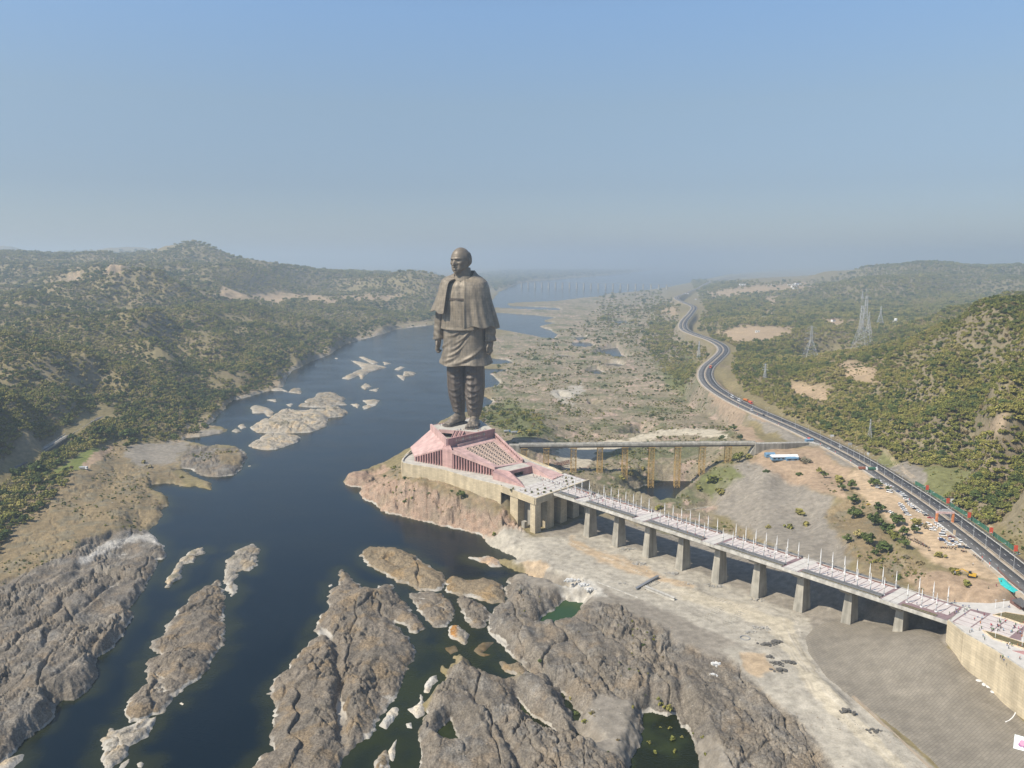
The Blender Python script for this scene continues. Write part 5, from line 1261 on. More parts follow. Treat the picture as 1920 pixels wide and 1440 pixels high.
# welcome gantry over the near carriageway
def build_gantry():
    (x, y, z), rz, n = road_at(1777, 980, -6.5)
    t = empty('gantry', (x, y, z), rz, 'orange and white welcome gantry across the near carriageway', 'gantry')
    for yy in (-5.6, 5.6):
        MB().box((0, yy, 3.6), (1.5, 1.3, 7.2)).build('pillar', M_ORANGEP, t)
        MB().box((0, yy, .25), (1.9, 1.7, .5)).build('plinth', M_CONCL, t)
        MB().box((-.78, yy, 4.2), (.06, 1.0, 3.0)).build('poster', M_CREAMP, t)
    MB().box((0, 0, 7.6), (1.3, 12.8, 1.6)).build('beam', M_PINKW, t)
    MB().box((0, 0, 9.0), (.8, 8.5, 1.2)).build('sign_board', M_GREYL, t)
    MB().box((0, 0, 9.9), (.8, 4.5, .7)).build('crest_board', M_GREYL, t)
    for i in range(6): MB().box((-.68, -4.4 + i * 1.75, 7.6), (.05, 1.1, .9)).build('emblem', M_RED if i % 2 else M_CREAMP, t)
M_ORANGEP = mat('orange_print', (.66, .25, .10), .6, var=.3, scale=.6)
M_CREAMP = mat('cream_print', (.66, .52, .36), .6, var=.25, scale=.8)
M_PINKW = mat('pale_print', (.62, .45, .42), .6, var=.25, scale=.8)
build_gantry()

# red banners, hoardings and small signs on the verges
def build_banners():
    spots = [(1745, 921, 'farthest'), (1776, 946, 'second farthest'), (1808, 973, 'middle'), (1845, 1002, 'second nearest'), (1886, 1036, 'nearest')]
    root = None
    for i, (px, py, wd) in enumerate(spots):
        loc, rz, n = road_at(px - 6, py + 3, 13.2)
        if root is None:
            root = empty('banner', loc, rz)
            for yy in (-1.2, 1.2): MB().bar((0, yy, 0), (0, yy, 6.6), .08).build('post', M_GREYL, root)
            MB().box((0, 0, 4.4), (.12, 2.5, 4.2)).build('panel', M_RED, root)
            MB().box((-.09, 0, 5.3), (.03, 1.5, 1.2)).build('print', M_ORANGEP, root); o = root
        else: o = copy_tree(root, loc, rz)
        tag(o, f'red banner on the hill side verge of the highway, {wd} of the five', 'banner', 'red banners beside the highway')
    for px, py, off, w_, h_, m, lab in ((1620, 838, 16, 4.2, 2.6, M_GREYL, 'grey billboard on posts above the highway by the lawn'), (1644, 856, 15, 2.4, 2.0, M_WHITE, 'small white board on the hill side verge past the billboard'),
                                        (1570, 822, 16, 4.0, 2.2, M_WHITE, 'white roadside board under the wooded slope'), (1795, 1008, -13.2, 1.6, 3.4, M_CREAMP, 'tall cream sign between the highway and the parked cars'),
                                        (1784, 947, 18, 2.6, 3.2, M_WHITE, 'white round-topped sign behind the green net')):
        loc, rz, n = road_at(px, py, off)
        t = empty('sign', loc, rz, lab, 'sign')
        for yy in (-w_ * .32, w_ * .32): MB().bar((0, yy, -.6), (0, yy, 2.2), .09).build('post', M_GREYL, t)
        MB().box((0, 0, 2.0 + h_ / 2), (.15, w_, h_)).build('panel', m, t)
    for px, py, off in ((1694, 918, -12.6), (1720, 942, -12.6), (1878, 1064, -12.8), (1860, 1052, -12.8), (1602, 851, -12.6), (1568, 836, -12.6), (1634, 868, -12.6), (1466, 798, -12.6), (1430, 780, -12.6), (1394, 764, -12.6)):
        loc, rz, n = road_at(px, py, off)
        t = empty('marker_post', loc, rz, None, 'marker post', 'red and white marker posts on the river side verge')
        t['label'] = 'slim red and white marker post on the river side verge'
        MB().bar((0, 0, -.3), (0, 0, 1.6), .16, 6).build('post', M_WHITE, t); MB().bar((0, 0, 1.6), (0, 0, 3.0), .22, 6).build('red_top', M_RED, t)
build_banners()

def build_net_fence():
    pts = [road_at(px, py, 15.2 + w_)[0] for px, py, w_ in [(1742, 908, 0), (1752, 917, .5), (1764, 927, 0), (1776, 938, .6), (1790, 950, .2), (1806, 964, .8), (1822, 978, .3), (1840, 994, .9), (1858, 1010, .2), (1874, 1024, .5), (1890, 1038, .3)]]
    t = empty('net_fence', pts[0], 0, 'long green net fence between the highway and the wooded hill', 'fence')
    o = np.array(pts[0])
    for p, q in zip(pts[:-1], pts[1:]):
        p = np.array(p) - o; q = np.array(q) - o
        MB().bar((*p[:2], p[2] - 1.5), (*p[:2], p[2] + 3.4), .09).build('post', M_GREYL, t)
        b = MB()
        for k in range(4):
            a, c = p + (q - p) * k / 4, p + (q - p) * (k + 1) / 4
            s0, s1 = .35 * math.sin(k * math.pi / 4), .35 * math.sin((k + 1) * math.pi / 4)
            b.wall((a[0] + s0, a[1]), (c[0] + s1, c[1]), .04, a[2] - 1.5, a[2] + 3.2 - .35 * math.sin(k * math.pi / 4), c[2] - 1.5, c[2] + 3.2 - .35 * math.sin((k + 1) * math.pi / 4))
        b.build('net_panel', M_NET, t)
build_net_fence()

# ------------------------------------------------------------------ right-hand plaza with abutment wall
def build_abutment():
    edge = [bp(319, .4), (238, 396), (243, 377), (245.5, 356), (249, 330), (262, 296)]
    poly = edge + [(340, 270), (420, 380), (330, 452), (297, 440), (287, 437), (273, 432), bp(305, 27.6), bp(319, 27.6)]
    poly = [bp(319, .4)] + edge[1:] + [(340, 270), (420, 380), (330, 452), (297, 441), (275, 435), bp(308, 27.6), bp(316, 27.6)]
    LEVEL.append((poly, lambda X, Y: np.full_like(X, 35.0), 7))
    t = empty('abutment', (250, 390, 30), 0, 'cream stone abutment and paved forecourt where the footbridge meets the bank', 'abutment')
    def put(b, name, m): b.v = [(v[0] - 250, v[1] - 390, v[2] - 30) for v in b.v]; return b.build(name, m, t)
    for p, q in zip(edge[:-1], edge[1:]):
        b = MB(); b.wall(p, q, 1.8, 8, 38.9); put(b, 'stone_wall', M_CREAM2)
        b = MB(); b.wall(p, q, .7, 38.9, 39.3); put(b, 'coping', M_CONCL)
    b = MB(); b.wall(bp(319.5, .4), bp(319.5, 27.6), 2, 8, 35.2); put(b, 'end_wall', M_CONC)
    b = MB(); b.prism(poly, 34.5, 37.95); put(b, 'forecourt', M_SLABW)
    # banded paving at the bridge end
    me = MB().box((0, 0, .05), (8.2, 5.2, .10)).mesh('paving_slab', M_SLAB)
    b = MB(); b.prism([bp(320, .8), bp(352, 6), bp(346, 33), bp(320, 27)], 37.9, 37.99); put(b, 'joint_bed', M_JOINT)
    for i in range(3):
        for j in range(4 + (i > 0)):
            p = bp(325 + i * 8.9, 4.4 + j * 5.75 + i * .8); link('paving_slab', me, t, (p[0] - 250, p[1] - 390, 7.95), BRZ)
    def bed(px, m, z=38.45, nm='planting_bed'):
        b = MB(); b.prism([xy(*p, 38) for p in px], 37.9, z); put(b, nm, m)
        pr = [xy(*p, 38) for p in px]
        k = MB()
        for p, q in zip(pr, pr[1:] + pr[:1]): k.wall(p, q, .5, 37.9, z + .15)
        put(k, 'bed_kerb', M_CREAMP)
    bed([(1862,1154),(1885,1149),(1920,1155),(1955,1165),(1950,1175),(1914,1170),(1885,1160)], M_PLANT)
    bed([(1843,1183),(1870,1190),(1920,1207),(1960,1220),(1955,1230),(1905,1212),(1862,1198)], M_PLANT)
    b = MB(); b.prism([xy(*p, 38) for p in [(1898,1220),(1925,1221),(1950,1232),(1925,1229)]], 37.9, 38.12); put(b, 'red_paving', M_PINKD)
    # brown low shelter at the edge of the forecourt
    b = MB(); b.wall(xy(1897,1130,38), xy(1916,1143,38), 2.4, 37.9, 41.2); put(b, 'kiosk_wall', mat_wood)
    b = MB(); b.prism([xy(1897,1126,41.2), xy(1918,1140,41.2), xy(1945,1134,41.2), xy(1925,1118,41.2)], 41.2, 41.6); put(b, 'kiosk_roof', M_ASPHW)
    for p in [(1881,1140),(1866,1141),(1876,1163),(1866,1197),(1916,1213)]:
        q = xy(*p, 38); b = MB(); b.bar((*q, 37.9), (*q, 43.2), .1, 6); b.bar((q[0] - .7, q[1], 43.1), (q[0] + .7, q[1], 43.1), .12); put(b, 'lamp_post', M_WHITE)
    # pale ledge along the foot of the wall
    b = MB(); pp = [(1760,1213,24),(1777,1208,25),(1797,1206,25),(1800,1213,24),(1780,1217,22.5)]
    q = [P(*p) for p in pp]; b.hexa([(p[0], p[1], p[2] - 3) for p in q], q); put(b, 'concrete_ledge', M_CONCL)
    b = MB(); pp = [(1838,1266,17.5),(1860,1262,19),(1925,1320,17),(1925,1340,16)]
    q = [P(*p) for p in pp]; b.hexa([(p[0], p[1], p[2] - 4) for p in reversed(q)], list(reversed(q))); put(b, 'concrete_ledge', M_CONCL)
build_abutment()

# ------------------------------------------------------------------ paved apron under the bank end of the bridge
AP_PX = [(1508,1196,10.8),(1525,1175,11.2),(1560,1160,11.8),(1610,1162,13),(1680,1172,17),(1755,1187,25),(1770,1199,28),(1782,1218,24.5),(1835,1262,19),(1900,1330,15.5),(1960,1390,15),(2000,1450,15),(1985,1530,14),(1860,1530,12.5),(1760,1440,11.6),(1690,1375,11.2),(1600,1312,10.8),(1548,1270,10.8),(1515,1225,10.6)]
APRON = [P(*p) for p in AP_PX]
_apx = np.array(APRON)
def apron_level(X, Y):
    num = 0; den = 0
    for x, y, z in APRON:
        wt = 1 / ((X - x) ** 2 + (Y - y) ** 2 + 60) ** 1.5; num = num + wt * z; den = den + wt
    return (num / den).astype(np.float32)
LEVEL.append(([p[:2] for p in APRON], lambda X, Y: apron_level(X, Y) - .35, 9))
def build_apron():
    lo = _apx.min(0); hi = _apx.max(0); st = 2.0
    X, Y = np.meshgrid(np.arange(lo[0], hi[0], st), np.arange(lo[1], hi[1], st)); X = X.astype(np.float32); Y = Y.astype(np.float32)
    Z = apron_level(X, Y) + .12 * fbm(X / 14, Y / 14, 130, 3)
    sd = poly_sdf(X, Y, [p[:2] for p in APRON])
    Z = Z - 1.5 * smooth(sd, 1.5, -2.0)
    F = grid_faces(*X.shape); F = F[(sd.ravel()[F] > -4).all(1)]
    used = np.unique(F); re = np.full(X.size, -1); re[used] = np.arange(len(used)); F = re[F]
    m = panel_mat('brown_paver', (.25, .22, .172), 3.0, 1.5, .12, .66, upright=False, rot=.62, var=.2)
    o = link('paved_apron', np_mesh('paved_apron', np.stack([X, Y, Z], -1).reshape(-1, 3)[used], F, m, True))
    tag(o, 'wide grey-brown apron of small pavers under the bank end of the footbridge', kind='structure')
    pts = [P(*p) for p in [(1600,1305,11.2),(1622,1325,11.4),(1650,1352,11.5),(1700,1398,11.8),(1745,1440,12),(1800,1490,12.3)]]
    b = MB()
    for p, q in zip(pts[:-1], pts[1:]): b.wall(p[:2], q[:2], 1.3, p[2] - 1.5, p[2] + .25, q[2] - 1.5, q[2] + .25)
    tag(b.build('kerb_apron', M_VERGE), 'earth kerb along the river side of the apron', kind='structure')
build_apron()
build_ground()
# ------------------------------------------------------------------ colossal bronze statue
def bronze(name, col, rough=.55):
    m = panel_mat(name, col, 4.2, 2.6, .10, .66, rough, .30, True, .3)
    n = m.node_tree.nodes; n['Principled BSDF'].inputs['Metallic'].default_value = .15
    streaks(m, .82, 1.2, .55, .035)
    n['Principled BSDF'].inputs['Specular IOR Level'].default_value = .4
    return m
M_BRZ = bronze('weathered_bronze', (.225, .188, .138))
M_BRZ2 = bronze('tan_bronze', (.25, .208, .15))
M_BRZD = bronze('brown_bronze', (.118, .095, .075))
M_SKIN = mat('bronze_skin', (.185, .152, .11), .5, .15, var=.25, scale=.25, spec=.4)
M_FOOT = mat('bronze_foot', (.18, .15, .115), .55, .1, var=.25, scale=.25, spec=.3)

def sup(a, b, th, e=2.35):
    """point on a rounded ring; th = 0 is the front (-y), positive towards +x"""
    s, c = np.sin(th), np.cos(th)
    r = (np.abs(s / a) ** e + np.abs(c / b) ** e) ** (-1 / e)
    return r * s, -r * c

def loft(name, zs, As, Bs, mat_, parent, th0=-math.pi, th1=math.pi, nth=96, nz=60, fold=None, cx=None, cy=None, zmap=None, thick=0, e=2.35, cap=True):
    th = np.linspace(th0, th1, nth); t = np.linspace(0, 1, nz)
    zz = np.interp(t, np.linspace(0, 1, len(zs)), zs); aa = np.interp(t, np.linspace(0, 1, len(zs)), As); bb = np.interp(t, np.linspace(0, 1, len(zs)), Bs)
    # smooth the profiles
    for _ in range(4):
        for v in (aa, bb, zz): v[1:-1] = (v[:-2] + 2 * v[1:-1] + v[2:]) / 4
    T, TH = np.meshgrid(t, th, indexing='ij')
    A = aa[:, None] * np.ones_like(TH); B = bb[:, None] * np.ones_like(TH); Z = zz[:, None] * np.ones_like(TH)
    if zmap is not None: Z = zmap(T, TH, Z)
    d = fold(TH, Z, T) if fold is not None else 0
    X, Y = sup(A, B, TH, e)
    R = np.hypot(X, Y); X = X * (1 + d / R); Y = Y * (1 + d / R)
    if cx is not None: X = X + np.interp(t, np.linspace(0, 1, len(cx)), cx)[:, None]
    if cy is not None: Y = Y + np.interp(t, np.linspace(0, 1, len(cy)), cy)[:, None]
    V = np.stack([X, Y, Z], -1).reshape(-1, 3); F = grid_faces(nz, nth)
    closed = (th1 - th0) > 6.28
    me = np_mesh(name, V, F, mat_, True)
    o = link(name, me, parent)
    bm = bmesh.new(); bm.from_mesh(me)
    if closed: bmesh.ops.remove_doubles(bm, verts=bm.verts, dist=.02)
    if cap and closed:
        bmesh.ops.holes_fill(bm, edges=[e_ for e_ in bm.edges if e_.is_boundary], sides=0)
    bmesh.ops.recalc_face_normals(bm, faces=bm.faces)
    if thick:
        geo = bmesh.ops.solidify(bm, geom=bm.faces[:], thickness=thick)
        bmesh.ops.recalc_face_normals(bm, faces=bm.faces)
    for f in bm.faces: f.smooth = len(f.verts) < 5
    bm.to_mesh(me); bm.free()
    return o

def blob(parts, name, m, parent, vox):
    """closed capsules and ellipsoids fused into one continuous skin"""
    bm = bmesh.new()
    for kind, *a in parts:
        if kind == 'cap':
            p, q, r0, r1 = a; p = Vector(p); q = Vector(q); n = max(2, int((q - p).length / (min(r0, r1) * .7)))
            for i in range(n + 1):
                t = i / n; bmesh.ops.create_icosphere(bm, subdivisions=2, radius=r0 + (r1 - r0) * t, matrix=Matrix.Translation(p.lerp(q, t)))
        else:
            c, r, rot = a
            bmesh.ops.create_icosphere(bm, subdivisions=3, radius=1, matrix=Matrix.Translation(c) @ Matrix.Rotation(rot, 4, 'Z') @ Matrix.Diagonal((*r, 1)))
    me = bpy.data.meshes.new(name); bm.to_mesh(me); bm.free()
    o = link(name, me)
    md = o.modifiers.new('r', 'REMESH'); md.mode = 'VOXEL'; md.voxel_size = vox
    m2 = o.modifiers.new('s', 'SMOOTH'); m2.factor = .5; m2.iterations = 3
    dg = bpy.context.evaluated_depsgraph_get(); me2 = bpy.data.meshes.new_from_object(o.evaluated_get(dg))
    o.modifiers.clear(); o.data = me2; me2.name = name; bpy.data.meshes.remove(me)
    me2.materials.clear(); me2.materials.append(m); me2.polygons.foreach_set('use_smooth', [True] * len(me2.polygons))
    o.parent = parent
    return o

def build_statue():
    R = math.radians
    base = AT(873.5, 801, 827); zf = 62.2
    t = empty('statue', (base[0], 827, zf), R(-20), 'colossal brown bronze statue of a standing bald man wearing a shawl', 'statue')
    t.scale = (1.01, 1.01, 1.01)
    # kurta skirt
    def kf(th, z, tt):
        low = smooth(z, 104, 62)
        f = .8 * np.sin(th * 5 + z * .05 + 1.2) * low + .3 * np.sin(th * 13 + 1.0 - z * .05) * low
        for z0, t0, sl_, cv, am, w_ in ((70, -.45, 10, 7, 1.3, 2.0), (77, -.15, 13, 8, 1.5, 1.7), (85, .05, 15, 9, 1.4, 1.6), (92, .30, 15, 8, 1.2, 1.5), (74, .75, 12, 6, 1.2, 1.8), (96, -.15, 10, 9, .9, 1.4), (82, -1.1, 8, 6, 1.0, 1.8), (68, .25, 8, 5, .9, 1.6)):
            q = z - (z0 + sl_ * (th - t0) + cv * (th - t0) ** 2)
            f = f + am * (np.exp(-(q / w_) ** 2) - .55 * np.exp(-((q + 2.6) / (w_ * 1.2)) ** 2)) * np.exp(-((th - t0) / .5) ** 2)
        return f
    def kz(T, TH, Z):
        hem = -3.2 * np.cos(TH - .1) + 1.2 * np.sin(3 * TH + .5)
        return Z + (1 - T) ** 3 * (hem + 1.0)
    loft('kurta', [65, 67, 74, 85, 98, 112], [28.5, 27.6, 25.2, 23.2, 22.4, 21], [18.5, 18, 17, 16, 15.5, 15], M_BRZ, t, nth=150, nz=80, fold=kf, zmap=kz)
    # buttoned jacket
    def jf(th, z, tt):
        f = .35 * np.sin(th * 9 + z * .07) + .22 * np.sin(z * .21 + 3 * th)
        f = f - .30 * np.exp(-((th) / .02) ** 2)
        f = f + .5 * np.exp(-((z - 99.5) / 1.6) ** 2)
        return f
    JZ, JA, JB = [99.5, 100.5, 111, 124, 136, 144, 147.5, 149.5, 150.5], [24.6, 24.8, 23.6, 22.8, 22.4, 20.5, 15.5, 11, 9.6], [17.6, 17.8, 17.4, 17.2, 16, 14, 11.8, 9.8, 9.0]
    loft('jacket', JZ, JA, JB, M_BRZ2, t, nth=120, nz=80, fold=jf, zmap=lambda T, TH, Z: Z + (1 - T) ** 4 * (1.4 - 1.6 * np.cos(TH)))
    def jac(th, z, off=.3):
        a = np.interp(z, JZ, JA); b = np.interp(z, JZ, JB); x, y = sup(a, b, th); r = math.hypot(x, y); return (x * (1 + off / r), y * (1 + off / r), z)
    for z in (104, 111, 118, 125, 137, 143, 148):
        MB().box((0, 0, 0), (.6, .4, .6)).build('button', M_BRZD, t, jac(.03, z, .35))
    b = MB(); n = 24
    for i in range(n):
        a0 = -.62 + 1.02 * i / n; a1 = -.62 + 1.02 * (i + .6) / n
        zc = 130.5; hh = .95 if i % 3 else 1.25
        q = [jac(a0, zc - hh, .1), jac(a1, zc - hh, .1), jac(a1, zc + hh, .1), jac(a0, zc + hh, .1)]
        q2 = [jac(a0, zc - hh, .8), jac(a1, zc - hh, .8), jac(a1, zc + hh, .8), jac(a0, zc + hh, .8)]
        b.hexa(q, q2)
    b.build('viewing_gallery_grille', M_BRZD, t)
    # collar
    loft('collar', [148.5, 150.5, 153], [10.4, 10.0, 9.8], [10, 9.6, 9.2], M_BRZ2, t, nth=60, nz=12, cy=[-.8, -.8, -.8], thick=.6, cap=False)
    # shawl over both shoulders, open at the front
    def sf(th, z, tt):
        g = smooth(z, 150, 118)
        amp = .25 + 1.25 * smooth(z, 146, 104)
        f = amp * (np.sin(th * 10 + .03 * z + 1.5 * np.sin(th * 2.3)) * .85 + .4 * np.sin(th * 23 + 1.7 + .05 * z)) * np.where(th < 2.4, 1.0, .55)
        edge = np.exp(-((th - .37) / .10) ** 2) * .9 + np.exp(-((th - 5.71) / .08) ** 2) * .6
        return f * g + edge + .4 * np.sin(z * .12 + th * 4) * g
    def sz(T, TH, Z):
        bot = 103.0 + 0 * TH
        bot = bot - 3.0 * smooth(TH, 1.2, 2.2) + 18.5 * smooth(TH, 3.4, 4.5) - 2.0 * smooth(TH, 5.0, 5.7) + 1.0 * np.sin(TH * 11)
        k = (Z - 99) / (159 - 99)
        front = np.cos(TH)
        return bot + k * (159 - bot) - 8.5 * np.clip(front + .25, 0, 1) * k ** 6
    loft('shawl', [99, 105, 114, 124, 134, 142, 147.5, 151, 154.5, 159], [35.8, 34.2, 31.8, 29.2, 27.2, 25.6, 23.6, 19.8, 14.0, 10.4], [23.8, 22.8, 21.4, 20.2, 19, 17.8, 16.2, 14, 12, 10.6], M_BRZ2, t, th0=.37, th1=2 * math.pi - .57, nth=190, nz=90, fold=sf, zmap=sz, thick=.9, cap=False, e=2.15)
    # sleeves
    def slf(th, z, tt): return .35 * np.sin(z * .9 + 2 * np.sin(th)) + .2 * np.sin(th * 5)
    for sx, nm in ((-1, 0), (1, 1)):
        loft('sleeve', [88.5, 89.5, 92, 104, 120, 138], [5.6, 5.8, 5.2, 5.8, 6.6, 7.2], [5.4, 5.6, 5.0, 5.6, 6.4, 7.0], M_BRZ, t, nth=40, nz=40, fold=slf, cx=[sx * 29.0, sx * 29.0, sx * 28.8, sx * 28, sx * 25, sx * 19], cy=[-2.5, -2.5, -2.0, -.5, 0, 0], e=2)
        # hand: palm, four curled fingers, thumb in front
        X = sx * 29.0; Y = -3.0
        pr = [('cap', (X, Y + .4, 91), (X, Y, 86), 3.6, 3.4), ('ell', (X, Y - .2, 83.6), (2.5, 4.4, 4.6), 0.0)]
        for k, (fy, ln) in enumerate(((-3.4, 5.6), (-1.2, 6.4), (1.0, 6.0), (3.0, 5.0))):
            p0 = (X + sx * .2, Y + fy, 81.2); p1 = (X + sx * .9, Y + fy * 1.02 - .2, 81.2 - ln * .55); p2 = (X - sx * .4, Y + fy * .98, 81.2 - ln); p3 = (X - sx * 2.0, Y + fy * .95, 81.2 - ln + .4)
            pr += [('cap', p0, p1, 1.15, 1.05), ('cap', p1, p2, 1.05, .95), ('cap', p2, p3, .95, .8)]
        pr += [('cap', (X - sx * .4, Y - 3.4, 86.2), (X - sx * 1.0, Y - 5.6, 82.6), 1.45, 1.2), ('cap', (X - sx * 1.0, Y - 5.6, 82.6), (X - sx * 1.4, Y - 5.2, 78.8), 1.2, .95)]
        blob(pr, 'hand', M_SKIN, t, .42)
    # draped legs
    def lf(side):
        t0 = .45 if side < 0 else -.15
        def f(th, z, tt):
            f_ = .5 * np.sin(th * 6 + z * .04 + side) * smooth(z, 66, 40) + .25 * np.sin(th * 13 + side)
            for k, z0 in enumerate((19, 24.5, 31, 37, 44, 50.5, 56)):
                tk = t0 + .25 * math.sin(k * 2.1 + side); q = z - (z0 + (3.0 if side < 0 else -2.0) * (th - tk) + 5.0 * (th - tk) ** 2)
                f_ = f_ + (1.15 if side > 0 else .8) * (np.exp(-(q / 1.25) ** 2) - .7 * np.exp(-((q + 2.2) / 1.6) ** 2)) * np.exp(-((th - tk) / (.85 + .15 * math.sin(k))) ** 2)
            return f_ * smooth(z, 12, 18)
        return f
    loft('dhoti_leg', [13, 15, 20, 30, 42, 54, 68], [6.2, 6.4, 6.9, 8.3, 9.2, 9.6, 9.8], [6.6, 6.8, 7.4, 9.2, 10.2, 10.6, 11], M_BRZD, t, nth=72, nz=90, fold=lf(-1), cx=[-8.2, -8.2, -8.6, -9.4, -10, -10.2, -9.6], cy=[1.5, 1.5, 1, 0, 0, 0, 0], e=2)
    loft('dhoti_leg', [11, 13, 19, 30, 42, 54, 68], [6.6, 6.9, 7.6, 8.9, 9.8, 10.0, 10.0], [6.8, 7.2, 7.8, 9.6, 10.4, 10.8, 11], M_BRZD, t, nth=72, nz=90, fold=lf(1), cx=[10.6, 10.6, 10.6, 10.8, 10.8, 10.4, 9.8], cy=[-2.0, -2.0, -2.2, -2, -1, 0, 0], e=2)
    # feet in sandals
    for sx, ox, oy, yaw in ((-1, -8.2, 1.5, R(-20)), (1, 10.6, -2.0, R(14))):
        ft = link('foot', None, t, (ox, oy, .9), yaw)
        pr = [('cap', (0, 1.5, 17), (0, 2.0, 8), 4.9, 5.2), ('cap', (0, 4.5, 4.2), (0, -4, 5.6), 4.2, 4.6), ('cap', (0, -2, 7.6), (0, -9, 5.0), 4.6, 3.9), ('cap', (sx * 1.2, -7, 3.6), (sx * 1.2, -13.5, 2.7), 3.6, 2.7),
              ('cap', (-sx * 1.6, -6, 4.0), (-sx * 2.6, -13.6, 2.9), 3.8, 2.9), ('cap', (sx * 2.4, 2, 3), (sx * 3.2, -10, 2.6), 3, 2.6)]
        for k, (tx, ty, r) in enumerate(((-4.6, -19.2, 2.05), (-1.7, -19.0, 1.6), (.7, -18.2, 1.5), (2.9, -17.1, 1.4), (4.9, -15.6, 1.35))):
            pr.append(('cap', (sx * tx * .85, -12.5 + k * .5, 2.4), (sx * tx, ty, 1.8), r, r))
        sk = blob(pr, 'foot_skin', M_FOOT, ft, .55)
        b = MB(); out = [(-5.4, 7.0), (-3, 9.2), (3, 9.2), (5.2, 7), (6.0, -4), (6.9, -13), (5.6, -19.5), (1, -22.0), (-4, -22.6), (-6.9, -20), (-6.9, -12), (-5.6, -3)]
        b.prism([(x * sx, y) for x, y in out], -.9, .6); b.build('sandal_sole', M_BRZD, ft)
    # plinth slab of the feet
    # head
    hd = link('head', None, t, (-2.2, -3.4, 169.6), R(-14)); hd.rotation_euler = (R(3), 0, R(-14))
    nu, nv = 120, 84
    az = np.linspace(-math.pi, math.pi, nu); el = np.linspace(-math.pi / 2, math.pi / 2, nv)
    EL, AZ = np.meshgrid(el, az, indexing='ij')
    D = np.degrees
    a, e = D(AZ), D(EL)
    rx = 9.6 - .3 * smooth(e, -20, -60); ry = 11.4; rz_ = np.where(e > 0, 12.4, 12.2)
    r = 1 / np.sqrt((np.cos(EL) * np.sin(AZ) / rx) ** 2 + (np.cos(EL) * np.cos(AZ) / ry) ** 2 + (np.sin(EL) / rz_) ** 2)
    G = lambda a0, e0, wa, we: np.exp(-((a - a0) / wa) ** 2 - ((e - e0) / we) ** 2)
    d = 0 * a
    d += 3.0 * np.exp(-(a / 6.5) ** 2) * smooth(e, 4, -15) * smooth(e, -25, -20) + .8 * G(0, -19, 11, 4.5)      # nose
    d += 3.6 * np.exp(-(a / 62) ** 2) * np.exp(-((e + 48) / 17) ** 2)                              # full jaw
    for s in (-1, 1):
        d += 1.15 * G(s * 19, 8.5, 15, 4.2) - 2.0 * G(s * 19, -.5, 9, 5.0) + 1.1 * G(s * 19, -1.5, 6.5, 2.6) - .5 * G(s * 21, -8, 8, 2.5)   # brow, socket, lid, bag
        d += .9 * G(s * 36, -16, 12, 9) - .7 * G(s * 19, -27, 4, 9) - .5 * G(s * 55, -24, 10, 12)
    d += .9 * G(0, -30, 14, 2.6) + 1.1 * G(0, -37.5, 12, 2.6) - .8 * G(0, -33.7, 15, 1.3) - .7 * G(0, -43, 10, 2.5) + 1.5 * G(0, -52, 14, 7)   # lips and chin
    d += .35 * np.sin(e * .9) * G(0, 24, 35, 10)                                                      # furrows of the brow
    hair = smooth(np.abs(a), 62, 80) * smooth(e, 48, 30) * smooth(e, -38, -22)
    d += hair * (.45 + .35 * np.sin(a * .55 + 3 * np.sin(e * .2)) + .25 * np.sin(e * .8 + a * .2))
    d -= 1.2 * smooth(np.abs(a), 100, 150) * smooth(e, -10, -45)
    r = r + d
    V = np.stack([r * np.cos(EL) * np.sin(AZ), -r * np.cos(EL) * np.cos(AZ), r * np.sin(EL)], -1).reshape(-1, 3)
    o = link('face', np_mesh('face', V, grid_faces(nv, nu), M_SKIN, True), hd)
    bm = bmesh.new(); bm.from_mesh(o.data); bmesh.ops.remove_doubles(bm, verts=bm.verts, dist=.02); bmesh.ops.recalc_face_normals(bm, faces=bm.faces); bm.to_mesh(o.data); bm.free()
    for s in (-1, 1):
        blob([('ell', (s * 9.6, 1.2, -1.2), (1.1, 2.3, 3.6), s * .45), ('cap', (s * 9.6, .8, -5.2), (s * 9.4, .4, -3.6), .9, 1.1), ('cap', (s * 10.6, 2.6, 1.2), (s * 10.6, 2.8, -2.6), .7, .6)], 'ear', M_SKIN, hd, .35)
    loft('neck', [146, 150, 156, 162], [10, 9.2, 8.4, 8.4], [9.5, 9.0, 8.8, 9], M_SKIN, t, nth=50, nz=24, cx=[0, -.3, -1, -1.8], cy=[0, -.5, -1.2, -2.2], e=2)
    return t
build_statue()
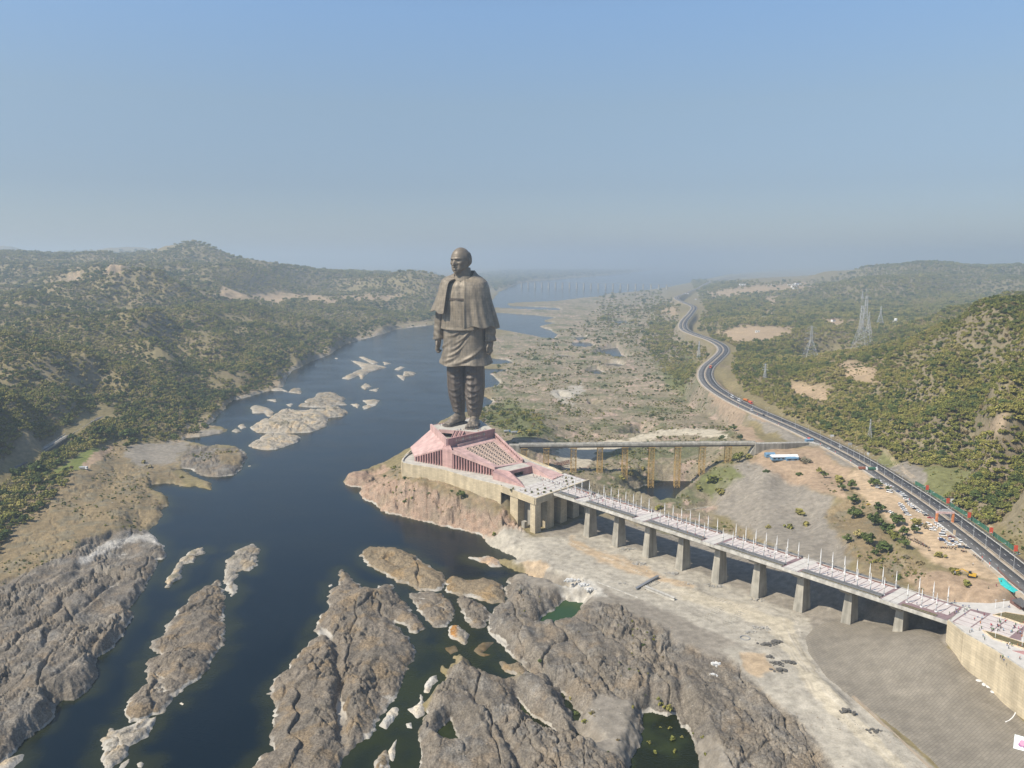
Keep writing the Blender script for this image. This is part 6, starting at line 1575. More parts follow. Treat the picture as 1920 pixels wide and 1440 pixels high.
# ------------------------------------------------------------------ trees and scrub
def leaf_mat(name, cols, trans=.15):
    """foliage whose colour differs from tree to tree and from clump to clump"""
    m = bpy.data.materials.new(name); m.use_nodes = True
    n = m.node_tree.nodes; l = m.node_tree.links; b = n['Principled BSDF']; b.inputs['Roughness'].default_value = .85; b.inputs['Specular IOR Level'].default_value = .15
    oi = n.new('ShaderNodeObjectInfo'); g = n.new('ShaderNodeNewGeometry')
    wn = n.new('ShaderNodeTexNoise'); wn.inputs['Scale'].default_value = .007; wn.inputs['Detail'].default_value = 4; l.new(g.outputs['Position'], wn.inputs['Vector'])
    ad = n.new('ShaderNodeMath'); ad.operation = 'MULTIPLY_ADD'; l.new(wn.outputs['Fac'], ad.inputs[0]); ad.inputs[1].default_value = 2.2; ad.inputs[2].default_value = -.92
    a2 = n.new('ShaderNodeMath'); a2.operation = 'MULTIPLY_ADD'; l.new(oi.outputs['Random'], a2.inputs[0]); a2.inputs[1].default_value = .5; l.new(ad.outputs[0], a2.inputs[2])
    ri = n.new('ShaderNodeMath'); ri.operation = 'MULTIPLY_ADD'; l.new(g.outputs['Random Per Island'], ri.inputs[0]); ri.inputs[1].default_value = .16; l.new(a2.outputs[0], ri.inputs[2])
    rp = n.new('ShaderNodeValToRGB'); l.new(ri.outputs[0], rp.inputs[0]); el = rp.color_ramp.elements
    el[0].position = 0; el[0].color = (*cols[0], 1); el[1].position = 1; el[1].color = (*cols[-1], 1)
    for i, c in enumerate(cols[1:-1]):
        e = el.new((i + 1) / (len(cols) - 1)); e.color = (*c, 1)
    rv = n.new('ShaderNodeMapRange'); l.new(g.outputs['Random Per Island'], rv.inputs[0]); rv.inputs[3].default_value = .65; rv.inputs[4].default_value = 1.3
    mx = n.new('ShaderNodeMix'); mx.data_type = 'RGBA'; mx.blend_type = 'MULTIPLY'; mx.inputs[0].default_value = 1; l.new(rp.outputs[0], mx.inputs[6]); l.new(rv.outputs[0], mx.inputs[7])
    l.new(mx.outputs[2], b.inputs['Base Color'])
    return m
M_LEAF = leaf_mat('mixed_foliage', [(.090, .108, .034), (.145, .156, .040), (.205, .198, .050), (.26, .228, .068), (.30, .245, .11)])
M_LEAFD = leaf_mat('dark_foliage', [(.048, .074, .026), (.072, .100, .030), (.098, .126, .038), (.132, .152, .046)])
M_DRY = leaf_mat('dry_foliage', [(.17, .13, .06), (.23, .175, .085), (.26, .215, .12), (.20, .18, .125)])
M_BARK = mat('bark', (.12, .095, .07), .9, var=.3, scale=1)

def crown_mesh(name, seed, rx, rz, nclump, nleaf, size, m, base=.35, flat=.8):
    """leaf-sized faces in clumps scattered through an uneven crown"""
    r = np.random.default_rng(seed); V = []; F = []
    for k in range(nclump):
        for _ in range(20):
            p = r.normal(size=3); p /= np.linalg.norm(p); p *= r.random() ** .4
            if p[2] > -.55: break
        c = np.array((p[0] * rx * (.8 + .4 * r.random()), p[1] * rx * (.8 + .4 * r.random()), rz * (base + .62) + p[2] * rz * .62 * flat))
        cr = rx * (.26 + .22 * r.random())
        for j in range(nleaf):
            q = r.normal(size=3); q /= np.linalg.norm(q); q[2] *= .75
            pos = c + q * cr * (.45 + .6 * r.random())
            nrm = q + r.normal(size=3) * .38 + np.array((0, 0, .55)); nrm /= np.linalg.norm(nrm)
            u = np.cross(nrm, r.normal(size=3)); u /= np.linalg.norm(u); v = np.cross(nrm, u)
            s = size * (.6 + .8 * r.random()); i = len(V)
            V += [pos - u * s - v * s * .6, pos + u * s - v * s * .6 + nrm * s * .2, pos + u * s * .8 + v * s * .7, pos - u * s * .7 + v * s * .7 - nrm * s * .15]
            F.append((i, i + 1, i + 2, i + 3))
    return np_mesh(name, np.array(V), np.array(F), m)

def trunk_mesh(name, seed, h, rad, rx):
    r = random.Random(seed); b = MB()
    b.bar((0, 0, -.8), (r.uniform(-.2, .2), r.uniform(-.2, .2), h * .55), rad, 6, rad * .7)
    for k in range(4):
        a = k * 1.57 + r.uniform(-.4, .4); b.bar((0, 0, h * r.uniform(.32, .5)), (math.cos(a) * rx * .55, math.sin(a) * rx * .55, h * r.uniform(.72, .95)), rad * .5, 5, rad * .15)
    return b.mesh(name, M_BARK)

KINDS_T = []
for i, (rx, h, ncl, nl, sz, m, fl) in enumerate([(3.6, 6.5, 15, 24, .62, M_LEAF, .9), (4.4, 7.5, 18, 24, .70, M_LEAF, .8), (3.0, 7.0, 14, 24, .56, M_LEAFD, 1.0), (4.8, 8.0, 20, 24, .72, M_LEAFD, .85), (2.8, 5.0, 12, 22, .52, M_LEAF, .8), (3.4, 6.0, 11, 12, .5, M_DRY, .9)]):
    KINDS_T.append((crown_mesh('crown', 50 + i, rx, h * .62, ncl, nl, sz, m, .38, fl), trunk_mesh('trunk', 80 + i, h, .28, rx), rx, h))
BUSHES = [crown_mesh('bush', 90, 1.5, 1.5, 8, 16, .36, M_LEAF, .0, .8), crown_mesh('bush', 91, 1.9, 1.4, 9, 16, .40, M_LEAFD, .0, .8), crown_mesh('bush', 92, 1.3, 1.1, 7, 14, .32, M_DRY, .0, .8)]


# ---- where trees stand: outlines in the photograph with density
FOREST = [
 ('left', [(-300,560),(-300,476),(0,472),(170,474),(300,474),(360,458),(430,478),(490,494),(600,502),(700,512),(770,506),(830,520),(880,540),(905,560),(870,584),(815,600),(740,606),(690,620),(630,645),(560,668),(525,692),(500,716),(440,742),(400,762),(360,788),(330,800),(300,812),(240,822),(200,826),(150,844),(110,874),(60,905),(40,935),(0,965),(-300,1060)], 1.0),
 ('right', [(1290,520),(1330,530),(1500,528),(1560,520),(1700,482),(1780,478),(2100,478),(2300,600),(2300,1100),(1990,1100),(1890,1020),(1830,975),(1790,945),(1748,905),(1720,890),(1690,870),(1640,840),(1560,805),(1500,780),(1440,752),(1395,728),(1375,700),(1375,660),(1350,640),(1310,618),(1320,580),(1310,550)], 1.0),
 ('verge', [(1240,560),(1275,560),(1270,600),(1300,640),(1330,660),(1310,700),(1310,740),(1270,720),(1240,690),(1200,640),(1220,600)], .55),
 ('isle', [(895,765),(960,745),(1010,775),(1030,800),(1000,822),(940,800),(900,790)], .28),
 ('far', [(880,520),(960,505),(1100,500),(1250,492),(1250,505),(1150,513),(1000,525),(930,545)], .8),
 ('flat', [(1120,550),(1240,545),(1240,600),(1200,640),(1120,600)], .12),
 ('lowleft', [(0,965),(60,905),(110,880),(150,860),(100,930),(40,985),(-40,1060),(-200,1100)], .5),
 ('bankscrub', [(200,826),(330,800),(400,762),(500,716),(560,668),(690,625),(620,668),(550,696),(530,722),(430,760),(400,790),(340,826),(240,838)], .45),
]
def scatter():
    r = np.random.default_rng(21)
    da = .0050; a = np.arange(-1.0, 1.0, da); lb = np.arange(math.log(560), math.log(19000), da)
    A, B = np.meshgrid(a, lb); A = A + r.uniform(-.45, .45, A.shape) * da; B = B + r.uniform(-.45, .45, B.shape) * da
    Y = np.exp(B).ravel(); X = (A.ravel() * Y)
    base = lut(_BASE, X, Y); sd = shore(X, Y)
    px, py = Q(X, Y, base + 3)
    keep = np.zeros(X.shape, np.float32)
    for nm, poly, den in FOREST:
        s = poly_sdf(px.astype(np.float32), py.astype(np.float32), poly); keep = np.maximum(keep, smooth(s, -4, 6) * den)
    out = (np.abs(px - 960) > 1000) & (Y < 9000) & (sd > 20); keep[out] = np.maximum(keep[out], .8 * (py[out] < 980))
    # clearings: bare slopes and fields
    cl = fbm(X / 150, Y / 150, 140, 3) + .6 * fbm(X / 45, Y / 45, 143, 3)
    keep = keep * (1 - np.where(X > 0, .55, .7) * smooth(cl, np.where(X > 0, .55, .45), .95))
    keep = np.where((px > 1740) & (X > 0) & (py < 1010) & (poly_sdf(px.astype(np.float32), py.astype(np.float32), FOREST[1][1]) > 0), np.maximum(keep, .75), keep)
    lane, _ = line_dist(X.astype(np.float32), Y.astype(np.float32), ROAD)
    l2, _ = line_dist(X.astype(np.float32), Y.astype(np.float32), [P(*p) for p in LROAD_PX]); keep[l2 < 13] = 0
    keep[(lane < np.where(Y < 1500, 19, 26)) | (sd < 4)] = 0
    W = zone_weights(X.astype(np.float32), Y.astype(np.float32), base.astype(np.float32))
    bare = W['tan'] + W['lot'] + W['lawn'] + W['track'] + W['gravel'] + W['sand'] + W['rock'] + W['field'] * .6
    keep *= np.clip(1 - bare, 0, 1) ** 1.5
    # slopes that turn away and the valley floors by the water are greener and denser, ridge tops drier
    k = r.random(X.shape) < keep * .92
    X, Y = X[k], Y[k]
    Z = gzs(X, Y)
    dist = np.hypot(X, Y)
    return X, Y, Z, np.maximum(1.0, Y / 1080) ** .72

def gn_scatter(name, P_, scale, rot, idx, meshes, label):
    """one mass of plants: points that carry instances of a few plants"""
    coll = bpy.data.collections.new(name + '_kinds')
    for i, me in enumerate(meshes):
        o = bpy.data.objects.new(f'{name}_kind', me); coll.objects.link(o)
    me = bpy.data.meshes.new(name); me.vertices.add(len(P_)); me.vertices.foreach_set('co', np.ascontiguousarray(P_, np.float32).ravel())
    for an, ty, arr in (('psize', 'FLOAT', scale), ('prot', 'FLOAT', rot), ('pkind', 'INT', idx)):
        a = me.attributes.new(an, ty, 'POINT'); a.data.foreach_set('value', np.ascontiguousarray(arr, np.int32 if ty == 'INT' else np.float32))
    o = link(name, me)
    ng = bpy.data.node_groups.new(name, 'GeometryNodeTree'); ng.interface.new_socket('Geometry', in_out='INPUT', socket_type='NodeSocketGeometry'); ng.interface.new_socket('Geometry', in_out='OUTPUT', socket_type='NodeSocketGeometry')
    n = ng.nodes; l = ng.links
    gi = n.new('NodeGroupInput'); go = n.new('NodeGroupOutput')
    ci = n.new('GeometryNodeCollectionInfo'); ci.inputs['Collection'].default_value = coll; ci.inputs['Separate Children'].default_value = True; ci.inputs['Reset Children'].default_value = True
    ip = n.new('GeometryNodeInstanceOnPoints'); ip.inputs['Pick Instance'].default_value = True
    def na(nm, ty):
        t = n.new('GeometryNodeInputNamedAttribute'); t.data_type = ty; t.inputs['Name'].default_value = nm; return t.outputs['Attribute']
    cx = n.new('ShaderNodeCombineXYZ'); l.new(na('prot', 'FLOAT'), cx.inputs[2])
    l.new(gi.outputs[0], ip.inputs['Points']); l.new(ci.outputs[0], ip.inputs['Instance']); l.new(na('pkind', 'INT'), ip.inputs['Instance Index'])
    l.new(cx.outputs[0], ip.inputs['Rotation']); l.new(na('psize', 'FLOAT'), ip.inputs['Scale']); l.new(ip.outputs[0], go.inputs[0])
    md = o.modifiers.new('scatter', 'NODES'); md.node_group = ng
    tag(o, label, kind='stuff'); return o

def joined(a, b):
    """crown and trunk as one mesh for the mass of far trees"""
    bm = bmesh.new(); bm.from_mesh(a); n0 = len(bm.faces); bm.from_mesh(b); bm.faces.ensure_lookup_table()
    for f in bm.faces[n0:]: f.material_index = 1
    me = bpy.data.meshes.new('tree'); bm.to_mesh(me); bm.free(); me.materials.append(a.materials[0]); me.materials.append(M_BARK); return me

# single trees that stand out: pixel of the foot, crown width in pixels, kind, label
SINGLES = [
 (1602,972,30,3,'round dark green tree on the dry slope left of the car park'), (1560,1000,0,0,''),
 (1647,962,22,2,'dark green tree at the near edge of the car park, topmost of its clump'), (1640,985,34,3,'broad dark tree in the big clump beside the car park'), (1662,1000,28,3,'low dense tree in the big clump beside the car park, river side'), (1683,985,30,3,'tall dark tree in the big clump beside the parked cars'), (1674,1012,24,0,'yellowish young tree below the big clump by the car park'),
 (1608,1010,22,0,'olive tree on the slope below the car park, left of a dark one'), (1628,1020,30,3,'dark spreading tree on the slope below the car park'), (1590,1018,18,2,'small round tree on the slope, left of the spreading dark tree'), (1658,1036,30,3,'dark round tree on the slope edge under the motorcycles'), (1642,1042,14,2,'small dark tree just left of the round one under the motorcycles'), (1695,1028,24,2,'dark conical tree at the end of the motorcycle row'), (1692,1005,20,2,'dark tree above the conical one by the motorcycles'),
 (1718,985,20,1,'olive tree standing among the parked cars'), (1714,1000,18,2,'purplish dark tree among the parked cars'), (1734,992,16,5,'thin dry tree beside the parked red car'),
 (1637,912,22,3,'dark tree shading white cars at the far end of the car park'), (1664,921,11,2,'small tree by the white van at the far end of the car park'), (1650,908,12,2,'small dark bush-like tree next to the shaded white cars'),
 (1578,920,16,2,'small dark tree at the edge of the gravel slope'), (1595,918,20,2,'dark tree left of the far car park corner'), (1602,946,20,2,'dark tree with a pale car at its foot, left of the car park'), (1545,896,14,2,'lone round dark tree on the tan slope by the blue sheds'), (1537,887,14,0,'pale green tree by the track to the blue sheds'), (1573,905,30,0,'spreading scrubby tree below the highway bend by the sheds'), (1512,866,30,5,'brown rounded bush tree next to the blue sheds'), (1437,885,16,2,'round dark shrub on the bank below the trestle ramp'), (1500,890,16,2,'dark shrub beside the track under the blue sheds'),
 (1386,866,24,0,'green tree at the foot of the last yellow trestle'), (1403,860,20,0,'bushy green tree under the trestle bridge abutment'), (1355,820,14,2,'dark shrub above the trestle bridge by the sand track'), (1388,826,12,2,'small dark tree above the right end of the trestle bridge'), (1376,808,13,2,'small green tree beside the sand track bend'),
 (1700,1045,18,5,'brown scrub tree on the dry slope below the lot'), (1724,1058,22,5,'dry round shrub near the middle of the dry slope'), (1763,1045,24,0,'hedge-like green shrub along the lot edge, upper part'), (1790,1075,28,0,'hedge-like green shrub along the lot edge, lower part'), (1812,1098,24,1,'dark olive shrub next to the yellow excavator'), (1640,1055,12,0,'small bright green shrub on the dry slope above the bridge'),
 (1478,990,20,0,'green shrub thicket on the gravel slope behind the bridge'), (1500,965,26,1,'green thicket on the gravel slope, upper part'), (1512,985,20,0,'green thicket beside the gravel slope, lower part'), (1440,990,14,0,'olive shrub among grey rocks behind the bridge'), (1340,905,34,0,'green willow scrub right of the pool behind the bridge'), (1350,925,26,0,'low green scrub at the right bank of the pool'), (1310,918,18,0,'green scrub at the right corner of the pool'), (1236,955,20,0,'green bush on the near bank of the pool'), (1180,890,18,1,'dark bush on the rocks left of the pool'), (1165,900,18,1,'olive bush on the rocks between the trestles'), (1205,880,14,0,'green bush beneath the yellow trestles'),
 (864,932,18,3,'dark green tree on the rock below the terrace wall'), (872,937,12,2,'small green tree beside the dark one below the terrace wall'), (804,926,9,2,'small dark shrub on the rock face left of the tree'), (805,934,8,2,'lower small shrub on the rock face'), (847,921,8,2,'tiny shrub close under the terrace wall'), (738,879,14,1,'green bushes left of the terrace corner'), (722,893,8,2,'dark shrub on the rock left of the terrace'), (744,915,8,0,'olive shrub on the rock left of the wall'), (926,1004,12,0,'small olive bush near the inlet below the plaza legs'),
 (1239,1322,12,1,'grey green bush at the top of the dark weedy pool'), (1252,1330,22,1,'bushy plants along the top edge of the weedy pool'), (1210,1325,14,1,'grey green bush left of the weedy pool'), (1187,1327,10,1,'round grey green bush on the gravel by the weedy pool'), (1234,1312,10,1,'small bush on the rock above the weedy pool'), (1097,1355,16,1,'pale green bush by the slim pool'), (1080,1340,14,2,'dark bush in the slim pool'), (1069,1312,10,1,'small green bush above the slim pool'), (1112,1336,12,5,'brown dry bush on the gravel'), (1317,1384,10,1,'small bush on the bank right of the weedy pool'), (1300,1377,7,1,'tiny bush at the right edge of the weedy pool'), (1322,1415,9,1,'small green bush lower right of the weedy pool'),
 (1260,1400,16,1,'reed tuft standing in the weedy pool, middle'), (1256,1377,9,1,'reed tuft in the weedy pool, upper middle'), (1217,1398,10,1,'reed tuft in the weedy pool, left'), (1228,1425,12,1,'reed tuft in the weedy pool, lower left'), (1265,1422,12,1,'reed tuft in the weedy pool, lower middle'), (1278,1390,8,1,'reed tuft in the weedy pool, right'), (1238,1378,6,0,'small reed tuft in the weedy pool, upper left'),
 (34,895,26,3,'dark tree at the roadside on the left edge'), (75,890,26,2,'dark tree beside the left bank road'), (35,960,30,1,'olive tree on the grassy left bank'), (70,905,20,2,'round dark tree below the left bank road'), (185,818,26,3,'large dark tree next to the old road bridge'), (206,818,20,3,'dark tree right of the large one by the old bridge'), (135,826,18,3,'dark tree in the gully under the old road bridge'), (240,822,24,3,'dark spreading tree above the gravel bank'), (255,818,20,3,'dark tree at the right end of the row above the gravel'), (105,862,14,2,'dark tree right below the old bridge deck'), (195,848,10,2,'small dark tree at the edge of the left field'), (88,905,14,2,'shrub at the top of the grassy left bank'),
 (280,876,16,5,'brown scrub mound on the left promontory'), (270,868,14,0,'green and brown scrub on the left promontory'), (340,896,9,0,'small olive shrub at the tip of the left spit'),
]
def build_singles():
    """named trees and shrubs; a crown and a trunk each"""
    n = 0; seen = {}
    for px, py, wpx, kd, lab in SINGLES:
        if not lab: continue
        z = 10.0
        for _ in range(12):
            x, y, _z = P(px, py, z); z2 = gz(x, y); z = z * .4 + z2 * .6
        x, y, _z = P(px, py, z)
        cm, tm, rx, h = KINDS_T[kd]
        width = wpx * y / CAM_F; s = width / (2 * rx * 1.12)
        bushy = s < .45 or 'bush' in lab or 'shrub' in lab or 'scrub' in lab or 'reed' in lab or 'thicket' in lab
        if bushy:
            i = {2: 1, 3: 1, 5: 2}.get(kd, 0); r0 = (1.5, 1.9, 1.3)[i]; s = width / (2 * r0 * 1.12)
            o = link('bush', BUSHES[i], None, (x, y, max(z, 0) - .25 * s), n * 2.4); o.scale = (s, s, s * (.8 if wpx > 12 else .95)); tag(o, lab, 'bush', 'single shrubs on the banks')
        else:
            o = empty('tree', (x, y, z - .2), n * 2.4, lab, 'tree', 'single trees on the banks'); o.scale = (s, s, s)
            link('crown', cm, o); link('trunk', tm, o)
        n += 1
    return n
N_SINGLE = build_singles()

def build_forest():
    X, Y, Z, sc = scatter(); r = np.random.default_rng(5); n = len(X)
    wet = smooth(shore(X, Y), 160, 20) + .5 * smooth(fbm(X / 210, Y / 210, 150, 3), .0, .6)
    u = r.random(n)
    kind = np.where(u < .28 * wet + .06, np.where(r.random(n) < .5, 2, 3), np.where(u > .90, 5, r.choice([0, 1, 4, 4, 0], n)))
    size = sc * r.uniform(.45, .92, n); rot = r.uniform(0, 6.28, n)
    px, py = Q(X, Y, Z + 4)
    inside = (px > 10) & (px < 1910) & (py < 1430)
    rank = np.where(inside, 6.0 / Y, 0)
    # the nearest trees on the right hill and the left bank as things of their own
    order = np.argsort(-rank); own = np.zeros(n, bool); own[order[:290 - N_SINGLE]] = True
    names = ('light olive tree', 'wide olive tree', 'dark narrow tree', 'big dark tree', 'low olive tree', 'thin dry tree')
    for j in np.where(own)[0]:
        k = int(kind[j]); cm, tm, rx, h = KINDS_T[k]
        right = X[j] > 0
        qx, qy = float(px[j]), float(py[j]); big = 'large ' if size[j] > .8 else 'small ' if size[j] < .58 else ''
        side = ('at the right frame edge beyond the net fence' if qx > 1860 else 'close behind the green net fence' if qx > 1790 and qy > 950 else 'above the green net fence' if qx > 1790 and qy > 900 else 'on the slope above the roadside garden' if qx > 1790 else 'beside the roadside garden' if qx > 1730 else 'above the grassy plot by the billboard') if right else ('on the left frame edge' if qx < 40 else 'by the left bank road' if qx < 130 else 'on the slope over the old road bridge')
        names_ = big + names[k]
        o = empty('tree', (float(X[j]), float(Y[j]), float(Z[j]) - .2), float(rot[j]), f'{names_} {side}', 'tree', 'trees at the foot of the right hill' if right else 'trees at the edge of the left bank woods')
        s = float(size[j]); o.scale = (s, s, s); link('crown', cm, o); link('trunk', tm, o)
    m = ~own
    gn_scatter('woodland', np.stack([X, Y, Z - .2], -1)[m], size[m], rot[m], kind[m], [joined(a, b) for a, b, _, _ in KINDS_T], 'open olive and dark green woods covering the hills on both banks')
    return n

SCRUB = [
 ([(900,700),(1050,620),(1160,560),(1250,560),(1290,680),(1310,750),(1400,820),(1340,870),(1350,960),(1290,990),(1150,955),(1060,890),(1000,860),(960,830),(930,800)], .34),
 ([(1340,760),(1430,850),(1400,900),(1340,860)], .25), ([(1300,880),(1380,870),(1400,1000),(1330,1010),(1250,980)], .30), ([(1420,930),(1530,940),(1600,1000),(1580,1040),(1480,1020)], .10), ([(1540,900),(1620,920),(1700,1040),(1780,1090),(1740,1120),(1600,1040)], .22),
 ([(690,885),(750,870),(840,913),(940,950),(930,985),(850,960),(740,930)], .16), ([(0,960),(110,880),(240,830),(300,900),(310,950),(280,990),(160,1020),(0,1095)], .16), ([(300,800),(440,745),(540,700),(700,620),(812,606),(620,672),(540,724),(420,765),(340,830)], .4), ([(330,840),(450,845),(455,870),(420,890)], .35), ([(1090,1290),(1180,1300),(1200,1420),(1100,1420)], .03), ([(940,1100),(1070,1120),(1230,1180),(1300,1300),(1100,1290),(930,1190)], .025),
 ([(1700,870),(1840,870),(1850,930),(1760,930)], .12), ([(1370,690),(1420,740),(1560,810),(1690,870),(1750,910),(1890,1030),(2000,1100),(2200,1100),(2200,560),(1920,570),(1560,690)], .3),
]
def build_scrub():
    r = np.random.default_rng(33); da = .0034
    a = np.arange(-.75, .8, da); lb = np.arange(math.log(300), math.log(4200), da)
    A, B = np.meshgrid(a, lb); A = A + r.uniform(-.5, .5, A.shape) * da; B = B + r.uniform(-.5, .5, B.shape) * da
    Y = np.exp(B).ravel(); X = A.ravel() * Y; base = lut(_BASE, X, Y); sd = shore(X, Y); px, py = Q(X, Y, base + 1)
    keep = np.zeros(X.shape, np.float32)
    for poly, den in SCRUB: keep = np.maximum(keep, smooth(poly_sdf(px.astype(np.float32), py.astype(np.float32), poly), -6, 10) * den)
    keep *= smooth(fbm(X / 60, Y / 60, 160, 4) + .5 * fbm(X / 14, Y / 14, 164, 2), -.15, .5) * 1.6
    keep[(sd < 2)] = 0
    lane, _ = line_dist(X.astype(np.float32), Y.astype(np.float32), ROAD); keep[lane < 17] = 0
    W = zone_weights(X.astype(np.float32), Y.astype(np.float32), base.astype(np.float32)); keep *= np.clip(1 - W['track'] - W['lot'] - W['sand'] * .93 - W['gravel'] * .8 - W['lawn'] * .5, 0, 1)
    dx = (X - BE0[0]) * BN[0] + (Y - BE0[1]) * BN[1]; al = (X - BE0[0]) * BU[0] + (Y - BE0[1]) * BU[1]; keep[(dx > -4) & (dx < 34) & (al > 0) & (al < 320)] *= .1
    keep[poly_sdf(X.astype(np.float32), Y.astype(np.float32), TERRACE) > -2] = 0
    k = r.random(X.shape) < keep; X, Y = X[k], Y[k]; Z = gzs(X, Y); n = len(X)
    size = np.maximum(.55, Y / 1300) * r.uniform(.5, 1.25, n) * np.where(r.random(n) < .12, 1.6, 1)
    gn_scatter('scrub_undergrowth', np.stack([X, Y, Z - .15], -1), size, r.uniform(0, 6.28, n), r.choice([0, 0, 1, 2, 2], n), BUSHES, 'low scrub and tufts scattered over the banks and the rocky flats')
    return n

STONE_AREAS = [([(905,1002),(1100,1000),(1290,1065),(1505,1150),(1570,1260),(1770,1450),(1600,1460),(1480,1330),(1370,1210),(1240,1140),(1080,1090),(945,1040)], .10), ([(960,1080),(1160,1130),(1300,1200),(1440,1300),(1650,1450),(800,1450),(850,1240),(990,1270),(905,1180)], .05), ([(1300,870),(1400,862),(1560,930),(1610,1040),(1560,1075),(1340,960)], .07), ([(0,960),(240,830),(340,900),(300,1000),(100,1060),(0,1100)], .06), ([(660,890),(760,880),(930,945),(990,1000),(910,1010),(700,940)], .10), ([(900,700),(1160,560),(1310,750),(1340,870),(1290,990),(1060,890),(930,800)], .10), ([(1690,1080),(1850,1090),(1900,1120),(1790,1140)], .08), ([(1040,1085),(1110,1085),(1140,1118),(1060,1105)], .4)]
def build_stones():
    r = np.random.default_rng(44); da = .0030
    a = np.arange(-.7, .72, da); lb = np.arange(math.log(310), math.log(2600), da); A, B = np.meshgrid(a, lb); A = A + r.uniform(-.5, .5, A.shape) * da; B = B + r.uniform(-.5, .5, B.shape) * da
    Y = np.exp(B).ravel(); X = A.ravel() * Y; base = lut(_BASE, X, Y); px, py = Q(X, Y, base); keep = np.zeros(X.shape, np.float32)
    for poly, den in STONE_AREAS: keep = np.maximum(keep, smooth(poly_sdf(px.astype(np.float32), py.astype(np.float32), poly), -5, 8) * den)
    keep *= smooth(fbm(X / 28, Y / 28, 170, 3), -.1, .6) * 2.2; keep[shore(X, Y) < 1] = 0
    k = r.random(X.shape) < keep; X, Y = X[k], Y[k]; Z = gzs(X, Y); n = len(X); ms = []
    for i, m in enumerate((mat('pale_stone', (.42, .39, .33), .9, var=.2, scale=.6), mat('grey_stone', (.20, .18, .15), .9, var=.3, scale=.6), mat('brown_stone', (.27, .21, .15), .9, var=.3, scale=.6))):
        q = np.random.default_rng(i); b = MB(); N = 7
        b.lathe([(.75, -.25), (.95, .12), (.6, .48), (.15, .6)], N); b.v = [(x * q.uniform(.75, 1.2), y * q.uniform(.6, 1.1), z * q.uniform(.8, 1.2)) for x, y, z in b.v]; ms.append(b.mesh('stone', m))
    size = np.maximum(.3, Y / 1500) * r.uniform(.4, 1.0, n) * np.where(r.random(n) < .08, 2.0, 1)
    gn_scatter('scattered_stones', np.stack([X, Y, Z], -1), size, r.uniform(0, 6.28, n), r.choice([0, 1, 1, 2], n), ms, 'loose stones and rubble scattered over the sand and rocks')
    return n
# ------------------------------------------------------------------ vehicles
def paint(name, c, rough=.3): return mat('paint_' + name, c, rough, var=.03, spec=.5)
PAINT = {'white': paint('white', (.78, .78, .77)), 'silver': paint('silver', (.46, .47, .48)), 'blue': paint('dark_blue', (.03, .06, .14)), 'black': paint('black', (.015, .015, .017)), 'grey': paint('grey', (.14, .145, .15)), 'maroon': paint('maroon', (.13, .02, .03)), 'red': paint('red', (.35, .03, .02)), 'yellow': paint('yellow', (.62, .45, .05)), 'slate': paint('slate', (.06, .08, .10))}
def wheels(parent, xs, y, r, wd):
    for x in xs:
        for s in (-1, 1):
            w_ = MB(); n = 10
            i0 = len(w_.v)
            for yy in (-wd / 2, wd / 2):
                for k in range(n): w_.v.append((r * math.cos(2 * math.pi * k / n), yy, r * math.sin(2 * math.pi * k / n)))
            for k in range(n):
                k2 = (k + 1) % n; w_.f.append((i0 + k, i0 + k2, i0 + n + k2, i0 + n + k)); w_.m.append(0)
            w_.f += [tuple(i0 + k for k in reversed(range(n))), tuple(i0 + n + k for k in range(n))]; w_.m += [0, 0]
            w_.build('wheel', M_TYRE, parent, (x, y * s, r))
